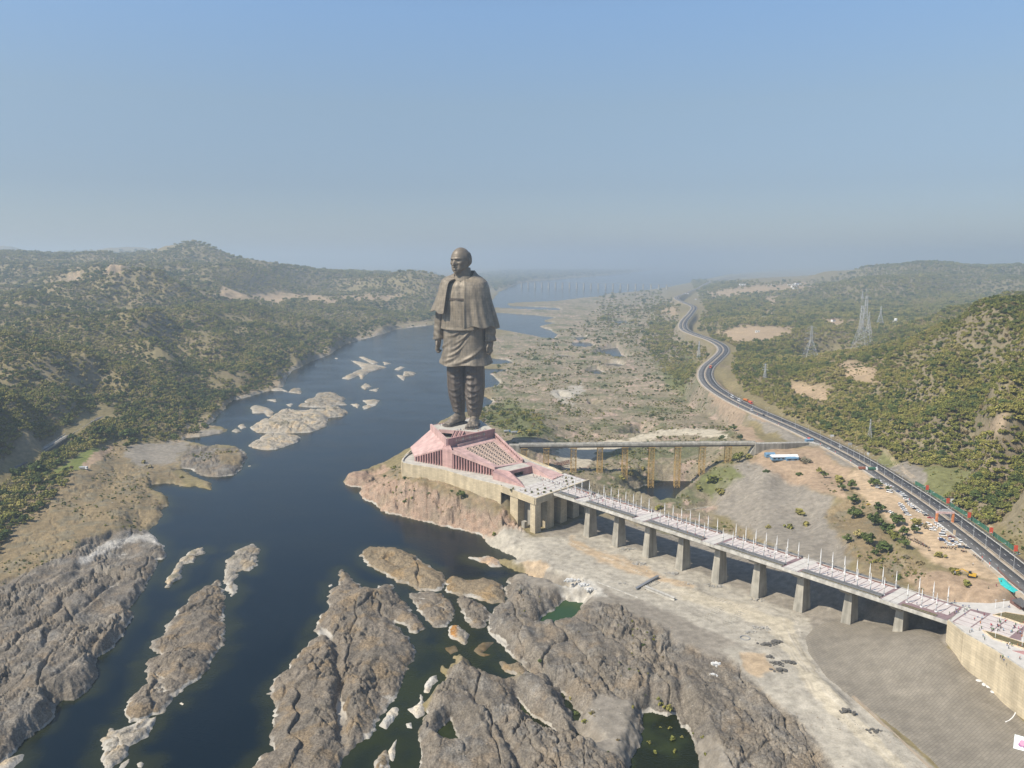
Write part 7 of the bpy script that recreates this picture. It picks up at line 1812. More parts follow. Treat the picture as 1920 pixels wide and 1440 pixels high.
def car_proto(kind, pm):
    """saloon, hatchback, van or bus: lofted body, glass house, wheels, lamps"""
    L, W_, H_ = {'saloon': (4.4, 1.75, 1.45), 'hatchback': (3.8, 1.7, 1.55), 'jeep': (4.6, 1.85, 1.85), 'van': (5.2, 1.95, 2.25), 'bus': (9.5, 2.5, 3.1)}[kind]
    t = empty('parked_car' if kind != 'bus' else 'bus', (0, 0, 0))
    hx, hy = L / 2, W_ / 2; b = MB(); z0, zb = .28, H_ * (.56 if kind not in ('van', 'bus') else .48)
    def ring(x, y, z): return [(-x, -y, z), (x, -y, z), (x, y, z), (-x, y, z)]
    b.hexa([(-hx * .97, -hy * .94, z0), (hx * .97, -hy * .94, z0), (hx * .97, hy * .94, z0), (-hx * .97, hy * .94, z0)], [(-hx, -hy, z0 + .32), (hx, -hy, z0 + .32), (hx, hy, z0 + .32), (-hx, hy, z0 + .32)])
    hood = zb * (.9 if kind not in ('van', 'bus') else 1)
    b.hexa([(-hx, -hy, z0 + .32), (hx, -hy, z0 + .32), (hx, hy, z0 + .32), (-hx, hy, z0 + .32)], [(-hx * .96, -hy * .93, zb), (hx * .93, -hy * .93, hood), (hx * .93, hy * .93, hood), (-hx * .96, hy * .93, zb)])
    fr, bk = {'saloon': (.30, -.62), 'hatchback': (.38, -.92), 'jeep': (.36, -.94), 'van': (.80, -.96), 'bus': (.97, -.97)}[kind]
    fr2, bk2 = {'saloon': (.02, -.42), 'hatchback': (.10, -.74), 'jeep': (.16, -.86), 'van': (.52, -.93), 'bus': (.92, -.95)}[kind]
    g = MB(); g.hexa([(hx * bk, -hy * .90, zb - .02), (hx * fr, -hy * .90, zb - .02), (hx * fr, hy * .90, zb - .02), (hx * bk, hy * .90, zb - .02)], [(hx * bk2, -hy * .76, H_ - .12), (hx * fr2, -hy * .76, H_ - .12), (hx * fr2, hy * .76, H_ - .12), (hx * bk2, hy * .76, H_ - .12)])
    b.hexa([(hx * bk2, -hy * .77, H_ - .12), (hx * fr2, -hy * .77, H_ - .12), (hx * fr2, hy * .77, H_ - .12), (hx * bk2, hy * .77, H_ - .12)], [(hx * bk2 * .97, -hy * .70, H_), (hx * fr2 * .96, -hy * .70, H_), (hx * fr2 * .96, hy * .70, H_), (hx * bk2 * .97, hy * .70, H_)])
    b.build('body', pm, t); g.build('window_band', M_GLASS, t)
    wheels(t, (-hx * .62, hx * .62), hy * .86, .33 if kind != 'bus' else .48, .22)
    for s in (-1, 1):
        MB().box((hx * .955, s * hy * .66, zb * .78), (.14, .36, .16)).build('headlight', M_WHITE, t)
        MB().box((-hx * .985, s * hy * .7, zb * .80), (.08, .28, .2)).build('tail_light', M_RED, t)
    return t
PROTO = {}
def add_car(kind, colour, loc, rz, label, cat='car', group='cars parked on the earth lot'):
    key = (kind, colour)
    if key not in PROTO: PROTO[key] = car_proto(kind, PAINT[colour]); o = PROTO[key]; o.location = loc; o.rotation_euler = (0, 0, rz)
    else: o = copy_tree(PROTO[key], loc, rz)
    tag(o, label, cat, group); return o

def lot_z(px, py, z0=41.0):
    z = z0
    for _ in range(6): x, y, _q = P(px, py, z); z = gz(x, y)
    x, y, _q = P(px, py, z); return x, y, z
CARS = [  # position in a closer view of the lot (9.6 x), kind, colour, words
 ('right', 'far end', [(240,218,'saloon','blue'),(300,250,'hatchback','white'),(325,285,'saloon','white'),(355,318,'hatchback','slate'),(375,352,'saloon','white')]),
 ('right', 'upper part', [(398,402,'saloon','grey'),(430,440,'hatchback','white'),(462,468,'saloon','white'),(500,500,'jeep','white'),(538,528,'saloon','black'),(590,565,'hatchback','white'),(640,590,'saloon','white')]),
 ('right', 'tree end', [(702,612,'hatchback','silver'),(742,648,'saloon','black'),(812,692,'saloon','red')]),
 ('left', 'upper part', [(268,442,'hatchback','white'),(292,474,'saloon','white'),(312,502,'hatchback','silver'),(332,532,'saloon','white'),(350,562,'hatchback','white'),(374,600,'saloon','slate'),(408,640,'jeep','white')]),
 ('middle', 'under the trees', [(95,588,'hatchback','white'),(142,612,'saloon','white'),(492,728,'hatchback','white'),(560,760,'saloon','white'),(618,788,'saloon','white'),(578,862,'hatchback','white'),(782,808,'jeep','white')]),
 ('lower', 'below the gantry', [(918,792,'hatchback','white'),(950,820,'saloon','white'),(990,852,'saloon','white'),(890,872,'hatchback','white'),(850,908,'jeep','white'),(1058,912,'saloon','white'),(1046,952,'hatchback','silver')]),
 ('lower', 'near the cream sign', [(1030,1008,'van','white'),(1186,1034,'saloon','maroon'),(1178,1078,'hatchback','white'),(1002,1068,'saloon','white'),(1028,1094,'jeep','blue'),(1232,1118,'saloon','blue'),(1112,1142,'hatchback','white'),(1172,1182,'jeep','white'),(1296,1166,'jeep','white')]),
 ('lower', 'nearest end', [(1350,1222,'hatchback','grey'),(1428,1218,'saloon','black'),(1492,1244,'saloon','black')]),
 ('far', 'far end of the lot', [(78,226,'van','white'),(62,108,'saloon','white'),(112,132,'hatchback','white'),(22,92,'hatchback','white')]),
]
ORD = ['first', 'second', 'third', 'fourth', 'fifth', 'sixth', 'seventh', 'eighth', 'ninth']
def build_lot():
    for row, where, lst in CARS:
        for i, (cx, cy, kd, colr) in enumerate(lst):
            x, y, z = lot_z(1660 + cx / 9.6, 900 + cy / 9.6)
            rz = -.35 + random.uniform(-.12, .12) + (.0 if row != 'left' else .1)
            if row in ('middle', 'far'): rz += random.uniform(-.5, .4)
            same = [q for q in lst if q[2:] == (kd, colr)]
            lab = f'{"dark " if colr == "blue" else ""}{colr} {kd}, {ORD[i]} from the far end, {row} car row, {where}'
            add_car(kd, colr, (x, y, z + .03), rz, lab)
    for px, py, kd, colr, lab in ((1640,899,'saloon','black','black saloon half under the dark tree at the far corner of the lot'), (1648,902,'saloon','white','white saloon beside the dark tree at the far corner of the lot'), (1645,915,'hatchback','white','white hatchback at the foot of the dark tree at the far lot corner'), (1652,917,'saloon','slate','slate saloon next to the hatchback under the far lot tree'), (1629,947,'hatchback','yellow','small yellow car alone on the bare earth lot')):
        x, y, z = lot_z(px, py); add_car(kd, colr, (x, y, z + .03), random.uniform(-.6, .3), lab)
build_lot()

def road_car(px, py, off, kd, colr, lab, rev=False, cat='car', group='vehicles on the highway'):
    loc, rz, n = road_at(px, py, off)
    return add_car(kd, colr, (loc[0], loc[1], loc[2] + .07), rz + (math.pi if rev else 0), lab, cat, group)
road_car(1372, 745, 6, 'bus', 'white', 'white bus ahead of a second one on the highway', cat='bus')
road_car(1386, 752, 6, 'bus', 'white', 'white bus following another on the highway bend', cat='bus')
road_car(1409, 770, -4, 'van', 'white', 'white van on the river side carriageway below the orange trucks')
road_car(1430, 780, -4, 'jeep', 'black', 'black jeep on the river side carriageway behind the white van')
road_car(1459, 790, 4, 'saloon', 'black', 'black saloon in the middle of the highway past the orange trucks')
road_car(1567, 841, -9, 'saloon', 'white', 'white saloon turning off by the ramp of the trestle bridge')
road_car(1600, 838, 6, 'saloon', 'white', 'white saloon on the hill side carriageway near the billboard', True)
road_car(1285, 618, -5, 'van', 'white', 'distant white van on the far highway bend')
road_car(1278, 611, 5, 'van', 'white', 'second distant white van on the far highway bend', True)
road_car(1916, 1084, 5, 'saloon', 'silver', 'silver saloon on the highway at the right edge', True)
road_car(1796, 1016, -12.5, 'hatchback', 'white', 'white hatchback alone on the highway shoulder past the cream sign')

def truck(loc, rz, cab, body, lab, cat='truck', scale=1.0, tank=False):
    t = empty('truck', loc, rz, lab, cat); t.scale = (scale,) * 3
    MB().hexa([(2.2, -1.2, .7), (4.0, -1.2, .7), (4.0, 1.2, .7), (2.2, 1.2, .7)], [(2.2, -1.15, 2.9), (3.6, -1.15, 2.9), (3.6, 1.15, 2.9), (2.2, 1.15, 2.9)]).build('cab', cab, t)
    MB().hexa([(3.72, -1.05, 1.75), (3.9, -1.05, 1.75), (3.9, 1.05, 1.75), (3.72, 1.05, 1.75)], [(3.5, -1.0, 2.65), (3.68, -1.0, 2.65), (3.68, 1.0, 2.65), (3.5, 1.0, 2.65)]).build('windscreen', M_GLASS, t)
    if tank:
        b = MB(); b.bar((-3.6, 0, 2.0), (1.9, 0, 2.0), 1.25, 12); b.build('tank', body, t)
    else:
        b = MB(); b.hexa([(-3.8, -1.2, 1.1), (2.0, -1.2, 1.1), (2.0, 1.2, 1.1), (-3.8, 1.2, 1.1)], [(-4.1, -1.3, 2.7), (2.0, -1.3, 2.9), (2.0, 1.3, 2.9), (-4.1, 1.3, 2.7)]); b.build('cargo_body', body, t)
    MB().box((0, 0, .85), (7.6, .9, .3)).build('chassis', M_BLACK, t)
    wheels(t, (-2.9, -1.6, 3.0), 1.0, .5, .35)
    return t
(lx, ly, lz), rzz, nn = road_at(1333, 690, 6)
truck((lx, ly, lz + .07), rzz, M_RED, M_ORANGE, 'orange red lorry on the far highway curve', scale=1.5)
(lx, ly, lz), rzz, nn = road_at(1403, 757, 14)
truck((lx, ly, lz + .0), rzz, M_RED, M_RED, 'red lorry parked on the verge under the wooded slope, right one of two', scale=1.25)
(lx, ly, lz), rzz, nn = road_at(1396, 752, 15)
truck((lx, ly, lz + .0), rzz + .3, M_ORANGE, M_ORANGE, 'orange lorry parked on the verge under the wooded slope, left one of two', scale=1.1)
(lx, ly, lz), rzz, nn = road_at(1411, 770, -6)
(lx, ly, lz), rzz, nn = road_at(1539, 826, -14)
truck((lx, ly, lz), rzz + 2.6, M_RED, M_RED, 'red lorry waiting at the end of the trestle bridge ramp')
for px, py, cb, bd, lab in ((1618, 881, M_WHITE, M_RUST, 'lorry with a rusty load at the far end of the earth lot'), (1637, 882, M_WHITE, M_NET, 'lorry with a green tarpaulin beside the rusty one')):
    x, y, z = lot_z(px, py, 41); truck((x, y, z), -.2, cb, bd, lab)
for px, py, lab in ((951, 811, 'blue dump truck on the pale track behind the base building, left of two'), (965, 813, 'blue dump truck on the pale track behind the base building, right of two')):
    x, y, z = lot_z(px, py, 30); truck((x, y, z), .2, M_BLUE, M_GREYL, lab, scale=1.0)
x, y, z = lot_z(157, 880, 10); truck((x, y, z), -.1, M_WHITE, M_GREYL, 'white lorry parked on the left bank by the small green field', scale=1.1)

def excavator():
    x, y, z = lot_z(1822, 1082, 40)
    t = empty('excavator', (x, y, z), 2.5, 'yellow excavator with its arm stretched out beside a dark shrub', 'excavator'); t.scale = (1.3,) * 3
    for s in (-1, 1):
        b = MB(); b.hexa([(-1.5, s * 1.1 - .3, 0), (1.5, s * 1.1 - .3, 0), (1.5, s * 1.1 + .3, 0), (-1.5, s * 1.1 + .3, 0)], [(-1.8, s * 1.1 - .3, .7), (1.8, s * 1.1 - .3, .7), (1.8, s * 1.1 + .3, .7), (-1.8, s * 1.1 + .3, .7)]); b.build('track', M_BLACK, t)
    MB().box((-.3, 0, 1.3), (3.0, 2.4, 1.0)).build('body', M_OCHRE, t)
    MB().hexa([(.1, .1, 1.8), (1.5, .1, 1.8), (1.5, 1.1, 1.8), (.1, 1.1, 1.8)], [(.2, .15, 2.9), (1.2, .15, 2.9), (1.2, 1.05, 2.9), (.2, 1.05, 2.9)]).build('cab', M_GLASS, t)
    MB().bar((1.2, -.3, 1.7), (4.2, -.3, 3.0), .26).build('boom', M_OCHRE, t)
    MB().bar((4.2, -.3, 3.0), (7.0, -.3, 1.2), .2).build('stick', M_OCHRE, t)
    MB().hexa([(6.7, -.8, .2), (7.6, -.8, .4), (7.6, .2, .4), (6.7, .2, .2)], [(6.6, -.8, 1.2), (7.2, -.8, 1.3), (7.2, .2, 1.3), (6.6, .2, 1.2)]).build('bucket', M_GREYM, t)
excavator()

# motorcycles: two wheels, frame and tank, seat, handlebar
def moto_mesh(m, nm):
    b = MB(); n = 8
    b.mi = 0
    for x in (-.65, .65):
        i = len(b.v)
        for yy in (-.06, .06):
            for k in range(n): b.v.append((x + .32 * math.cos(6.283 * k / n), yy, .32 + .32 * math.sin(6.283 * k / n)))
        for k in range(n): b.f.append((i + k, i + (k + 1) % n, i + n + (k + 1) % n, i + n + k)); b.m.append(0)
        b.f += [tuple(i + k for k in reversed(range(n))), tuple(i + n + k for k in range(n))]; b.m += [0, 0]
    b.bar((.65, 0, .35), (.42, 0, 1.0), .06); b.bar((.42, -.36, 1.05), (.42, .36, 1.05), .035)
    b.mi = 1; b.box((.12, 0, .78), (.6, .26, .28)); b.box((0, 0, .48), (.5, .24, .34)); b.mi = 0; b.box((-.5, 0, .84), (.75, .26, .14))
    return b.mesh(nm, [M_BLACK, m])
MOTO = [moto_mesh(PAINT[c], 'motorcycle') for c in ('black', 'slate', 'red', 'silver')]
def build_motos():
    spots = [(290 + 17 * i, 885 + 14 * i + (i % 3) * 8) for i in range(9)] + [(330 + 15 * i, 900 + (i % 2) * 14) for i in range(8)] + [(395 + 22 * i, 1045 + 10 * i + (i % 2) * 14) for i in range(19)] + [(520 + 26 * i, 1065 + 15 * i) for i in range(9)] + [(985 + 21 * i, 1222 + (i % 2) * 8) for i in range(7)] + [(1150 + 30 * i, 1226 + 12 * (i % 2)) for i in range(5)] + [(1370 + 28 * i, 1282 + 6 * i) for i in range(4)] + [(1590 + 26 * i, 1362 + 18 * i) for i in range(7)] + [(770, 1272), (800, 1276), (1395, 1298), (1260, 1252)]
    for i, (cx, cy) in enumerate(spots):
        x, y, z = lot_z(1660 + cx / 9.6, 900 + cy / 9.6)
        o = link('motorcycle', MOTO[i % 4], None, (x, y, z + .02), random.uniform(.6, 1.4))
        g = 'in the long row beside the dark conical tree' if cx < 470 and cy < 1040 else 'in the long slanting row at the lot edge' if cx < 960 else 'in the short row in front of the cars' if cx < 1340 else 'in the small cluster on the highway shoulder'
        tag(o, f'{("black", "slate blue", "red", "silver")[i % 4]} motorcycle parked {g}', 'motorcycle', 'motorcycles parked ' + g)
build_motos()

# ------------------------------------------------------------------ people
def person_mesh(shirt, trousers, pose, seed):
    """one continuous small figure: legs mid-stride, arms, neck, head"""
    r = random.Random(seed); bm = bmesh.new()
    st = {'walk': .26, 'stand': .07, 'wave': .10}[pose]
    joints = [(0, 0, .92, .15), (0, 0, 1.15, .14), (0, 0, 1.40, .17), (0, 0, 1.52, .065), (0, .01, 1.66, .105)]
    V = [bm.verts.new(j[:3]) for j in joints]; rad = [j[3] for j in joints]; E = [(0, 1), (1, 2), (2, 3), (3, 4)]
    def add(p, rr, par): V.append(bm.verts.new(p)); rad.append(rr); E.append((par, len(V) - 1)); return len(V) - 1
    for s in (-1, 1):
        hip = add((s * .10, 0, .86), .10, 0); kn = add((s * .11, s * st * .45 + .03, .48), .075, hip); an = add((s * .11, s * st, .07), .05, kn); add((s * .11, s * st + .16, .04), .045, an)
        sh = add((s * .19, 0, 1.40), .07, 2)
        if pose == 'wave' and s > 0: el = add((s * .32, .08, 1.55), .05, sh); add((s * .25, .12, 1.78), .045, el)
        else: el = add((s * .25, -s * st * .5, 1.14), .052, sh); add((s * .25, -s * st * .9 + .1, .90), .043, el)
    for a, b_ in E: bm.edges.new((V[a], V[b_]))
    me = bpy.data.meshes.new('skel'); bm.to_mesh(me); bm.free()
    o = bpy.data.objects.new('skel', me); COL.objects.link(o)
    sk = o.modifiers.new('s', 'SKIN'); ly = me.skin_vertices[0].data
    for i, rr in enumerate(rad): ly[i].radius = (rr, rr)
    ly[0].use_root = True
    dg = bpy.context.evaluated_depsgraph_get(); m2 = bpy.data.meshes.new_from_object(o.evaluated_get(dg)); bpy.data.objects.remove(o); bpy.data.meshes.remove(me)
    m2.name = 'person'; m2.materials.clear()
    for m in (shirt, trousers, M_SKINP, M_HAIR): m2.materials.append(m)
    for p in m2.polygons:
        z = p.center.z; p.use_smooth = True
        p.material_index = 3 if z > 1.70 or (z > 1.58 and p.center.y < -.03) else 2 if z > 1.50 or (abs(p.center.x) > .18 and z < 1.16 and z > .8) else 0 if z > .93 else 1 if z > .07 else 3
    return m2
M_SKINP = mat('skin', (.30, .17, .10), .6, var=.1); M_HAIR = mat('dark_hair', (.015, .013, .012), .6, var=.1)
CL = {k: mat('cloth_' + k, c, .8, var=.15) for k, c in (('white', (.7, .69, .66)), ('red', (.45, .05, .05)), ('blue', (.05, .10, .28)), ('dark', (.03, .03, .035)), ('grey', (.2, .2, .2)), ('maroon', (.2, .03, .06)), ('orange', (.55, .2, .04)), ('sky', (.25, .42, .58)), ('green', (.06, .2, .08)), ('pink', (.55, .2, .28)))}
PEOPLE = []
for i, (s_, t_, po) in enumerate((('white', 'dark', 'walk'), ('red', 'dark', 'walk'), ('blue', 'grey', 'walk'), ('dark', 'blue', 'walk'), ('grey', 'dark', 'stand'), ('maroon', 'maroon', 'walk'), ('orange', 'orange', 'stand'), ('sky', 'dark', 'walk'), ('green', 'dark', 'stand'), ('pink', 'pink', 'walk'), ('white', 'blue', 'stand'), ('white', 'grey', 'wave'))):
    PEOPLE.append((person_mesh(CL[s_], CL[t_], po, i), s_, t_, po))
def put_people(spots, where, group, scale=1.0):
    for x, y, z, rz in spots:
        k = random.randrange(len(PEOPLE)); me, s_, t_, po = PEOPLE[k]
        o = link('person', me, None, (x, y, z), rz); o.scale = (scale,) * 3
        dress = f'long {s_} dress' if s_ == t_ else f'{s_} top and {t_} trousers'
        verb = {'walk': 'walking', 'stand': 'standing', 'wave': 'raising an arm'}[po]
        tag(o, f'person in {dress} {verb} {where}', 'person', group)
def build_people():
    rd = random.Random(12)
    sp = []
    for i in range(62):                                     # the queue from the entrance onto the bridge
        t = i / 61; px = 1000 + (1130 - 1000) * t + rd.uniform(-3, 3); py = 893 + (936 - 893) * t + rd.uniform(-3, 3)
        x, y, _ = P(px, py, 38.05); sp.append((x, y, 38.05, rd.uniform(0, 6.28)))
    put_people(sp, 'in the queue before the entrance', 'people queueing on the plaza')
    sp = []
    for i in range(58):
        s = abs(rd.gauss(0, 40)) + 20 if i < 34 else rd.uniform(20, 318); p = bp(s, rd.uniform(8.6, 22.6)); sp.append((*p, 38.06, BRZ + rd.choice((0, math.pi)) - math.pi / 2))
    put_people(sp, 'on the footbridge slabs', 'people on the footbridge')
    sp = []
    for i in range(34): p = bp(rd.choice((rd.uniform(38, 88), rd.uniform(103, 152), rd.uniform(168, 190))), rd.choice((5.6, 5.6, 25.6)) + rd.uniform(-.5, .5)); sp.append((*p, 38.24, BRZ - math.pi / 2))
    put_people(sp, 'on the moving walkway', 'people riding the moving walkways')
    sp = []
    for i in range(46):
        px, py = (1785 + rd.gauss(12, 12), 1147 + rd.gauss(0, 6)) if i < 14 else (rd.uniform(1855, 1888), rd.uniform(1164, 1184)) if i < 34 else (rd.uniform(1895, 1920), rd.uniform(1170, 1192))
        x, y, _ = P(px, py, 38.0); sp.append((x, y, 38.0, rd.uniform(0, 6.28)))
    for px, py in ((1818,1186),(1822,1184),(1836,1182),(1840,1179),(1843,1194),(1846,1200),(1888,1211),(1893,1209),(1897,1212),(1891,1216),(1880,1234),(1876,1234),(1890,1236),(1882,1241),(1908,1212),(1914,1214),(1838,1170),(1841,1161),(1845,1155),(1827,1163),(1833,1158),(1892,1139),(1916,1195),(1912,1236)):
        x, y, _ = P(px, py, 38.0); sp.append((x, y, 38.0, rd.uniform(0, 6.28)))
    put_people(sp, 'on the bank end forecourt', 'people on the forecourt')
    sp = []
    for i in range(34):                                     # round the feet of the statue
        t = rd.random(); px = 812 + 104 * t + rd.uniform(-2, 2); py = (797 if t < .35 else 808) + rd.uniform(-2.5, 1.5); x, y, _ = P(px, py, 62.2); sp.append((x, y, 62.2, rd.uniform(0, 6.28)))
    put_people(sp, 'at the statue feet', 'people round the statue feet')
    sp = []
    for px, py in ((1824,1060),(1871,1068),(1877,1092),(1850,1031),(1857,1054),(1812,1024),(1838,1042),(1741,968),(1868,1100),(1853,1104)):
        x, y, z = lot_z(px, py, 41); sp.append((x, y, z, rd.uniform(0, 6.28)))
    put_people(sp, 'near the parked cars', 'people near the car park')
    sp = []
    for i in range(22): a, b_ = rd.random(), rd.random(); q = T0 + TU * (4 + 62 * a) + TV * (3 + 24 * b_); sp.append((q[0], q[1], 38.05, rd.uniform(0, 6.28)))
    put_people(sp, 'on the white plaza slabs', 'people strolling on the plaza')
build_people()

# ------------------------------------------------------------------ pylons and cables
def pylon(px, py_base, py_top, lab, zb=None, Y=None, arms=3, base_w=.22):
    if Y is None: x, y, z = lot_z(px, py_base, zb)
    else: x, y, z = AT(px, py_base, Y); 
    zt = AT(px, py_top, y)[2]; H_ = zt - z; wb = H_ * base_w / 2; wt = H_ * .018; wm = H_ * .035
    t = empty('pylon', (x, y, z), .5 + px * .01, lab, 'pylon', 'steel pylons on the right bank hills')
    th = max(.07, y * .00010)
    zw = H_ * .58
    corners = lambda f: [(sx * f, sy * f) for sx, sy in ((-1, -1), (1, -1), (1, 1), (-1, 1))]
    lv = [0, .16, .30, .43, .52, .58]; wd = lambda f: wb + (wm - wb) * min(f / .58, 1) if f <= .58 else wm + (wt - wm) * (f - .58) / .42
    for c in range(4):
        b = MB(); prev = None
        for f in (0, .58, 1):
            q = corners(wd(f))[c]; p = (*q, H_ * f)
            if prev: b.bar(prev, p, th * 1.3)
            prev = p
        b.build('leg', M_GREYL, t)
    b = MB(); fs = lv + [.66, .74, .82, .90, 1.0]
    for f0, f1 in zip(fs[:-1], fs[1:]):
        c0, c1 = corners(wd(f0)), corners(wd(f1))
        for k in range(4):
            k2 = (k + 1) % 4
            b.bar((*c0[k], H_ * f0), (*c1[k2], H_ * f1), th); b.bar((*c0[k2], H_ * f0), (*c1[k], H_ * f1), th); b.bar((*c1[k], H_ * f1), (*c1[k2], H_ * f1), th)
    b.build('bracing', M_GREYL, t)
    for k in range(arms):
        f = .62 + .16 * k; L = H_ * (.20 - .035 * k)
        b = MB()
        for s in (-1, 1):
            for sy in (-1, 1): b.bar((s * wd(f), sy * wd(f), H_ * f), (s * L, 0, H_ * f + .3), th); b.bar((s * wd(f), sy * wd(f), H_ * (f + .06)), (s * L, 0, H_ * f + .3), th)
            b.bar((s * L, 0, H_ * f + .3), (s * L, 0, H_ * (f - .05)), th * 1.4)
        b.build('cross_arm', M_GREYL, t)
    return t
pylon(1519, 674, 611, 'tall steel pylon standing alone left of the pylon cluster', 62, arms=3, base_w=.42)
pylon(1612, 656, 573, 'tallest steel pylon of the cluster on the hill shoulder', 80, arms=4, base_w=.34)
pylon(1620, 640, 555, 'steel pylon just behind the tallest one of the cluster', Y=1650, arms=4, base_w=.30)
pylon(1628, 625, 585, 'shorter steel pylon at the right of the cluster', Y=1800, arms=3, base_w=.30)
pylon(1650, 608, 574, 'small distant pylon right of the cluster on tan ground', Y=2400, arms=2, base_w=.36)
pylon(1434, 712, 682, 'small lattice pylon in the trees above the highway curve', 50, arms=3, base_w=.22)
pylon(1630, 826, 786, 'lattice pylon among trees just above the highway', 50, arms=3, base_w=.24)
pylon(1310, 672, 640, 'slim lattice mast on the river side of the highway curve', 40, arms=2, base_w=.2)
pylon(1617, 560, 545, 'faint far pylon above the cluster', Y=3300, arms=2, base_w=.3)

# ------------------------------------------------------------------ sheds, houses, materials on the ground
def shed(px, py, w_, d, h, wall, roof, rz, lab, cat='shed', z0=30, ridge=.25, windows=0, name='shed'):
    x, y, z = lot_z(px, py, z0); t = empty(name, (x, y, z - .3), rz, lab, cat)
    MB().box((0, 0, h / 2), (w_, d, h)).build('wall', wall, t)
    b = MB(); r_ = ridge * d; o = .35
    b.hexa([(-w_ / 2 - o, -d / 2 - o, h - .05), (w_ / 2 + o, -d / 2 - o, h - .05), (w_ / 2 + o, d / 2 + o, h - .05), (-w_ / 2 - o, d / 2 + o, h - .05)], [(-w_ / 2 - o, -.1, h + r_), (w_ / 2 + o, -.1, h + r_), (w_ / 2 + o, .1, h + r_), (-w_ / 2 - o, .1, h + r_)]); b.build('roof', roof, t)
    for i in range(windows): MB().box((-w_ / 2 + w_ * (i + .5) / windows, -d / 2 - .03, h * .55), (w_ / windows * .45, .12, h * .35)).build('window', M_GLASS, t)
    return t
shed(1443, 856, 9, 6, 3.2, M_BLUE, M_BLUE, .05, 'small dark blue shed with a blue roof left of the long one', z0=36)
shed(1470, 861, 26, 7, 3.4, M_BLUE, M_WHITE, .04, 'long blue site office with a white roof beside the brown tree', 'site office', z0=37, windows=6)
shed(1484, 863, 12, 5, 2.8, M_BLUE, M_BLUE, .1, 'blue annex at the right end of the long site office', 'site office', z0=37, windows=2)
shed(1517, 828, 8, 4, 2.6, M_BLUE, M_BLUE, .1, 'blue tarpaulin roofed shelter at the head of the trestle ramp', z0=41)
HOUSES = [(1318, 553, 60, 14, 9, 0, 'long white building beside the far highway bend', 6), (1288, 551, 22, 12, 7, 0, 'small white building left of the long white one by the far bend', 2), (1305, 562, 10, 10, 8, 0, 'small white house on the outer side of the far bend', 1)]
rr = random.Random(4)
for i in range(34):
    t = rr.random(); HOUSES.append((1325 + 200 * t + rr.uniform(-8, 8), 545 - 9 * t + rr.uniform(-6, 5) - (8 if i % 5 == 0 else 0), rr.uniform(18, 42), rr.uniform(12, 18), rr.uniform(7, 12), rr.uniform(-.4, .4), None, 0))
for i in range(14): HOUSES.append((rr.uniform(900, 1210), rr.uniform(502, 520), rr.uniform(18, 40), 14, rr.uniform(6, 14), rr.uniform(-.4, .4), None, 0))
for i in range(6): HOUSES.append((rr.uniform(1230, 1420), rr.uniform(495, 502), rr.uniform(40, 80), 20, rr.uniform(9, 18), 0, None, 0))
for p in ((1433, 597), (1420, 623), (1562, 603), (1350, 563), (1678, 606), (1600, 535), (1570, 534), (1545, 503), (620, 558), (655, 556), (560, 552)): HOUSES.append((*p, rr.uniform(9, 16), 9, rr.uniform(5, 8), rr.uniform(-.4, .4), None, 0))
for (px, py, w_, d, h, rz, lab, nw) in HOUSES:
    far_ = py < 525
    if lab is None:
        lab = 'tiny white house in the hazy plain beyond the river' if far_ else 'small pale house of the far village right of the river' if 1300 < px < 1560 and py < 560 else 'lone white house among trees'
    x, y, z = lot_z(px, py, 20)
    if y > 30000: continue
    t = empty('house', (x, y, z - 1), rz, lab, 'house', 'far houses' if 'house' in lab and 'outer' not in lab else None)
    MB().box((0, 0, h / 2), (w_, d, h)).build('wall', M_WHITE, t)
    MB().box((0, 0, h + .4), (w_ + 1, d + 1, .8)).build('roof', M_CONCL if rr.random() < .7 else M_RUST, t)
    for i in range(max(nw, 2)): MB().box((-w_ / 2 + w_ * (i + .5) / max(nw, 2), -d / 2 - .05, h * .55), (w_ / max(nw, 2) * .4, .15, h * .3)).build('window', M_GLASS, t)

def water_tank():
    x, y, z = lot_z(1679, 607, 44); t = empty('water_tower', (x, y, z), 0, 'small white water tower on tan ground right of the pylons', 'water tower')
    for sx in (-2.5, 2.5):
        for sy in (-2.5, 2.5): MB().bar((sx, sy, -1), (sx, sy, 9), .4).build('leg', M_CONCL, t)
    MB().lathe([(4, 9), (4.5, 10), (4.5, 15), (3, 16.5)], 12).build('tank', M_WHITE, t)
water_tank()

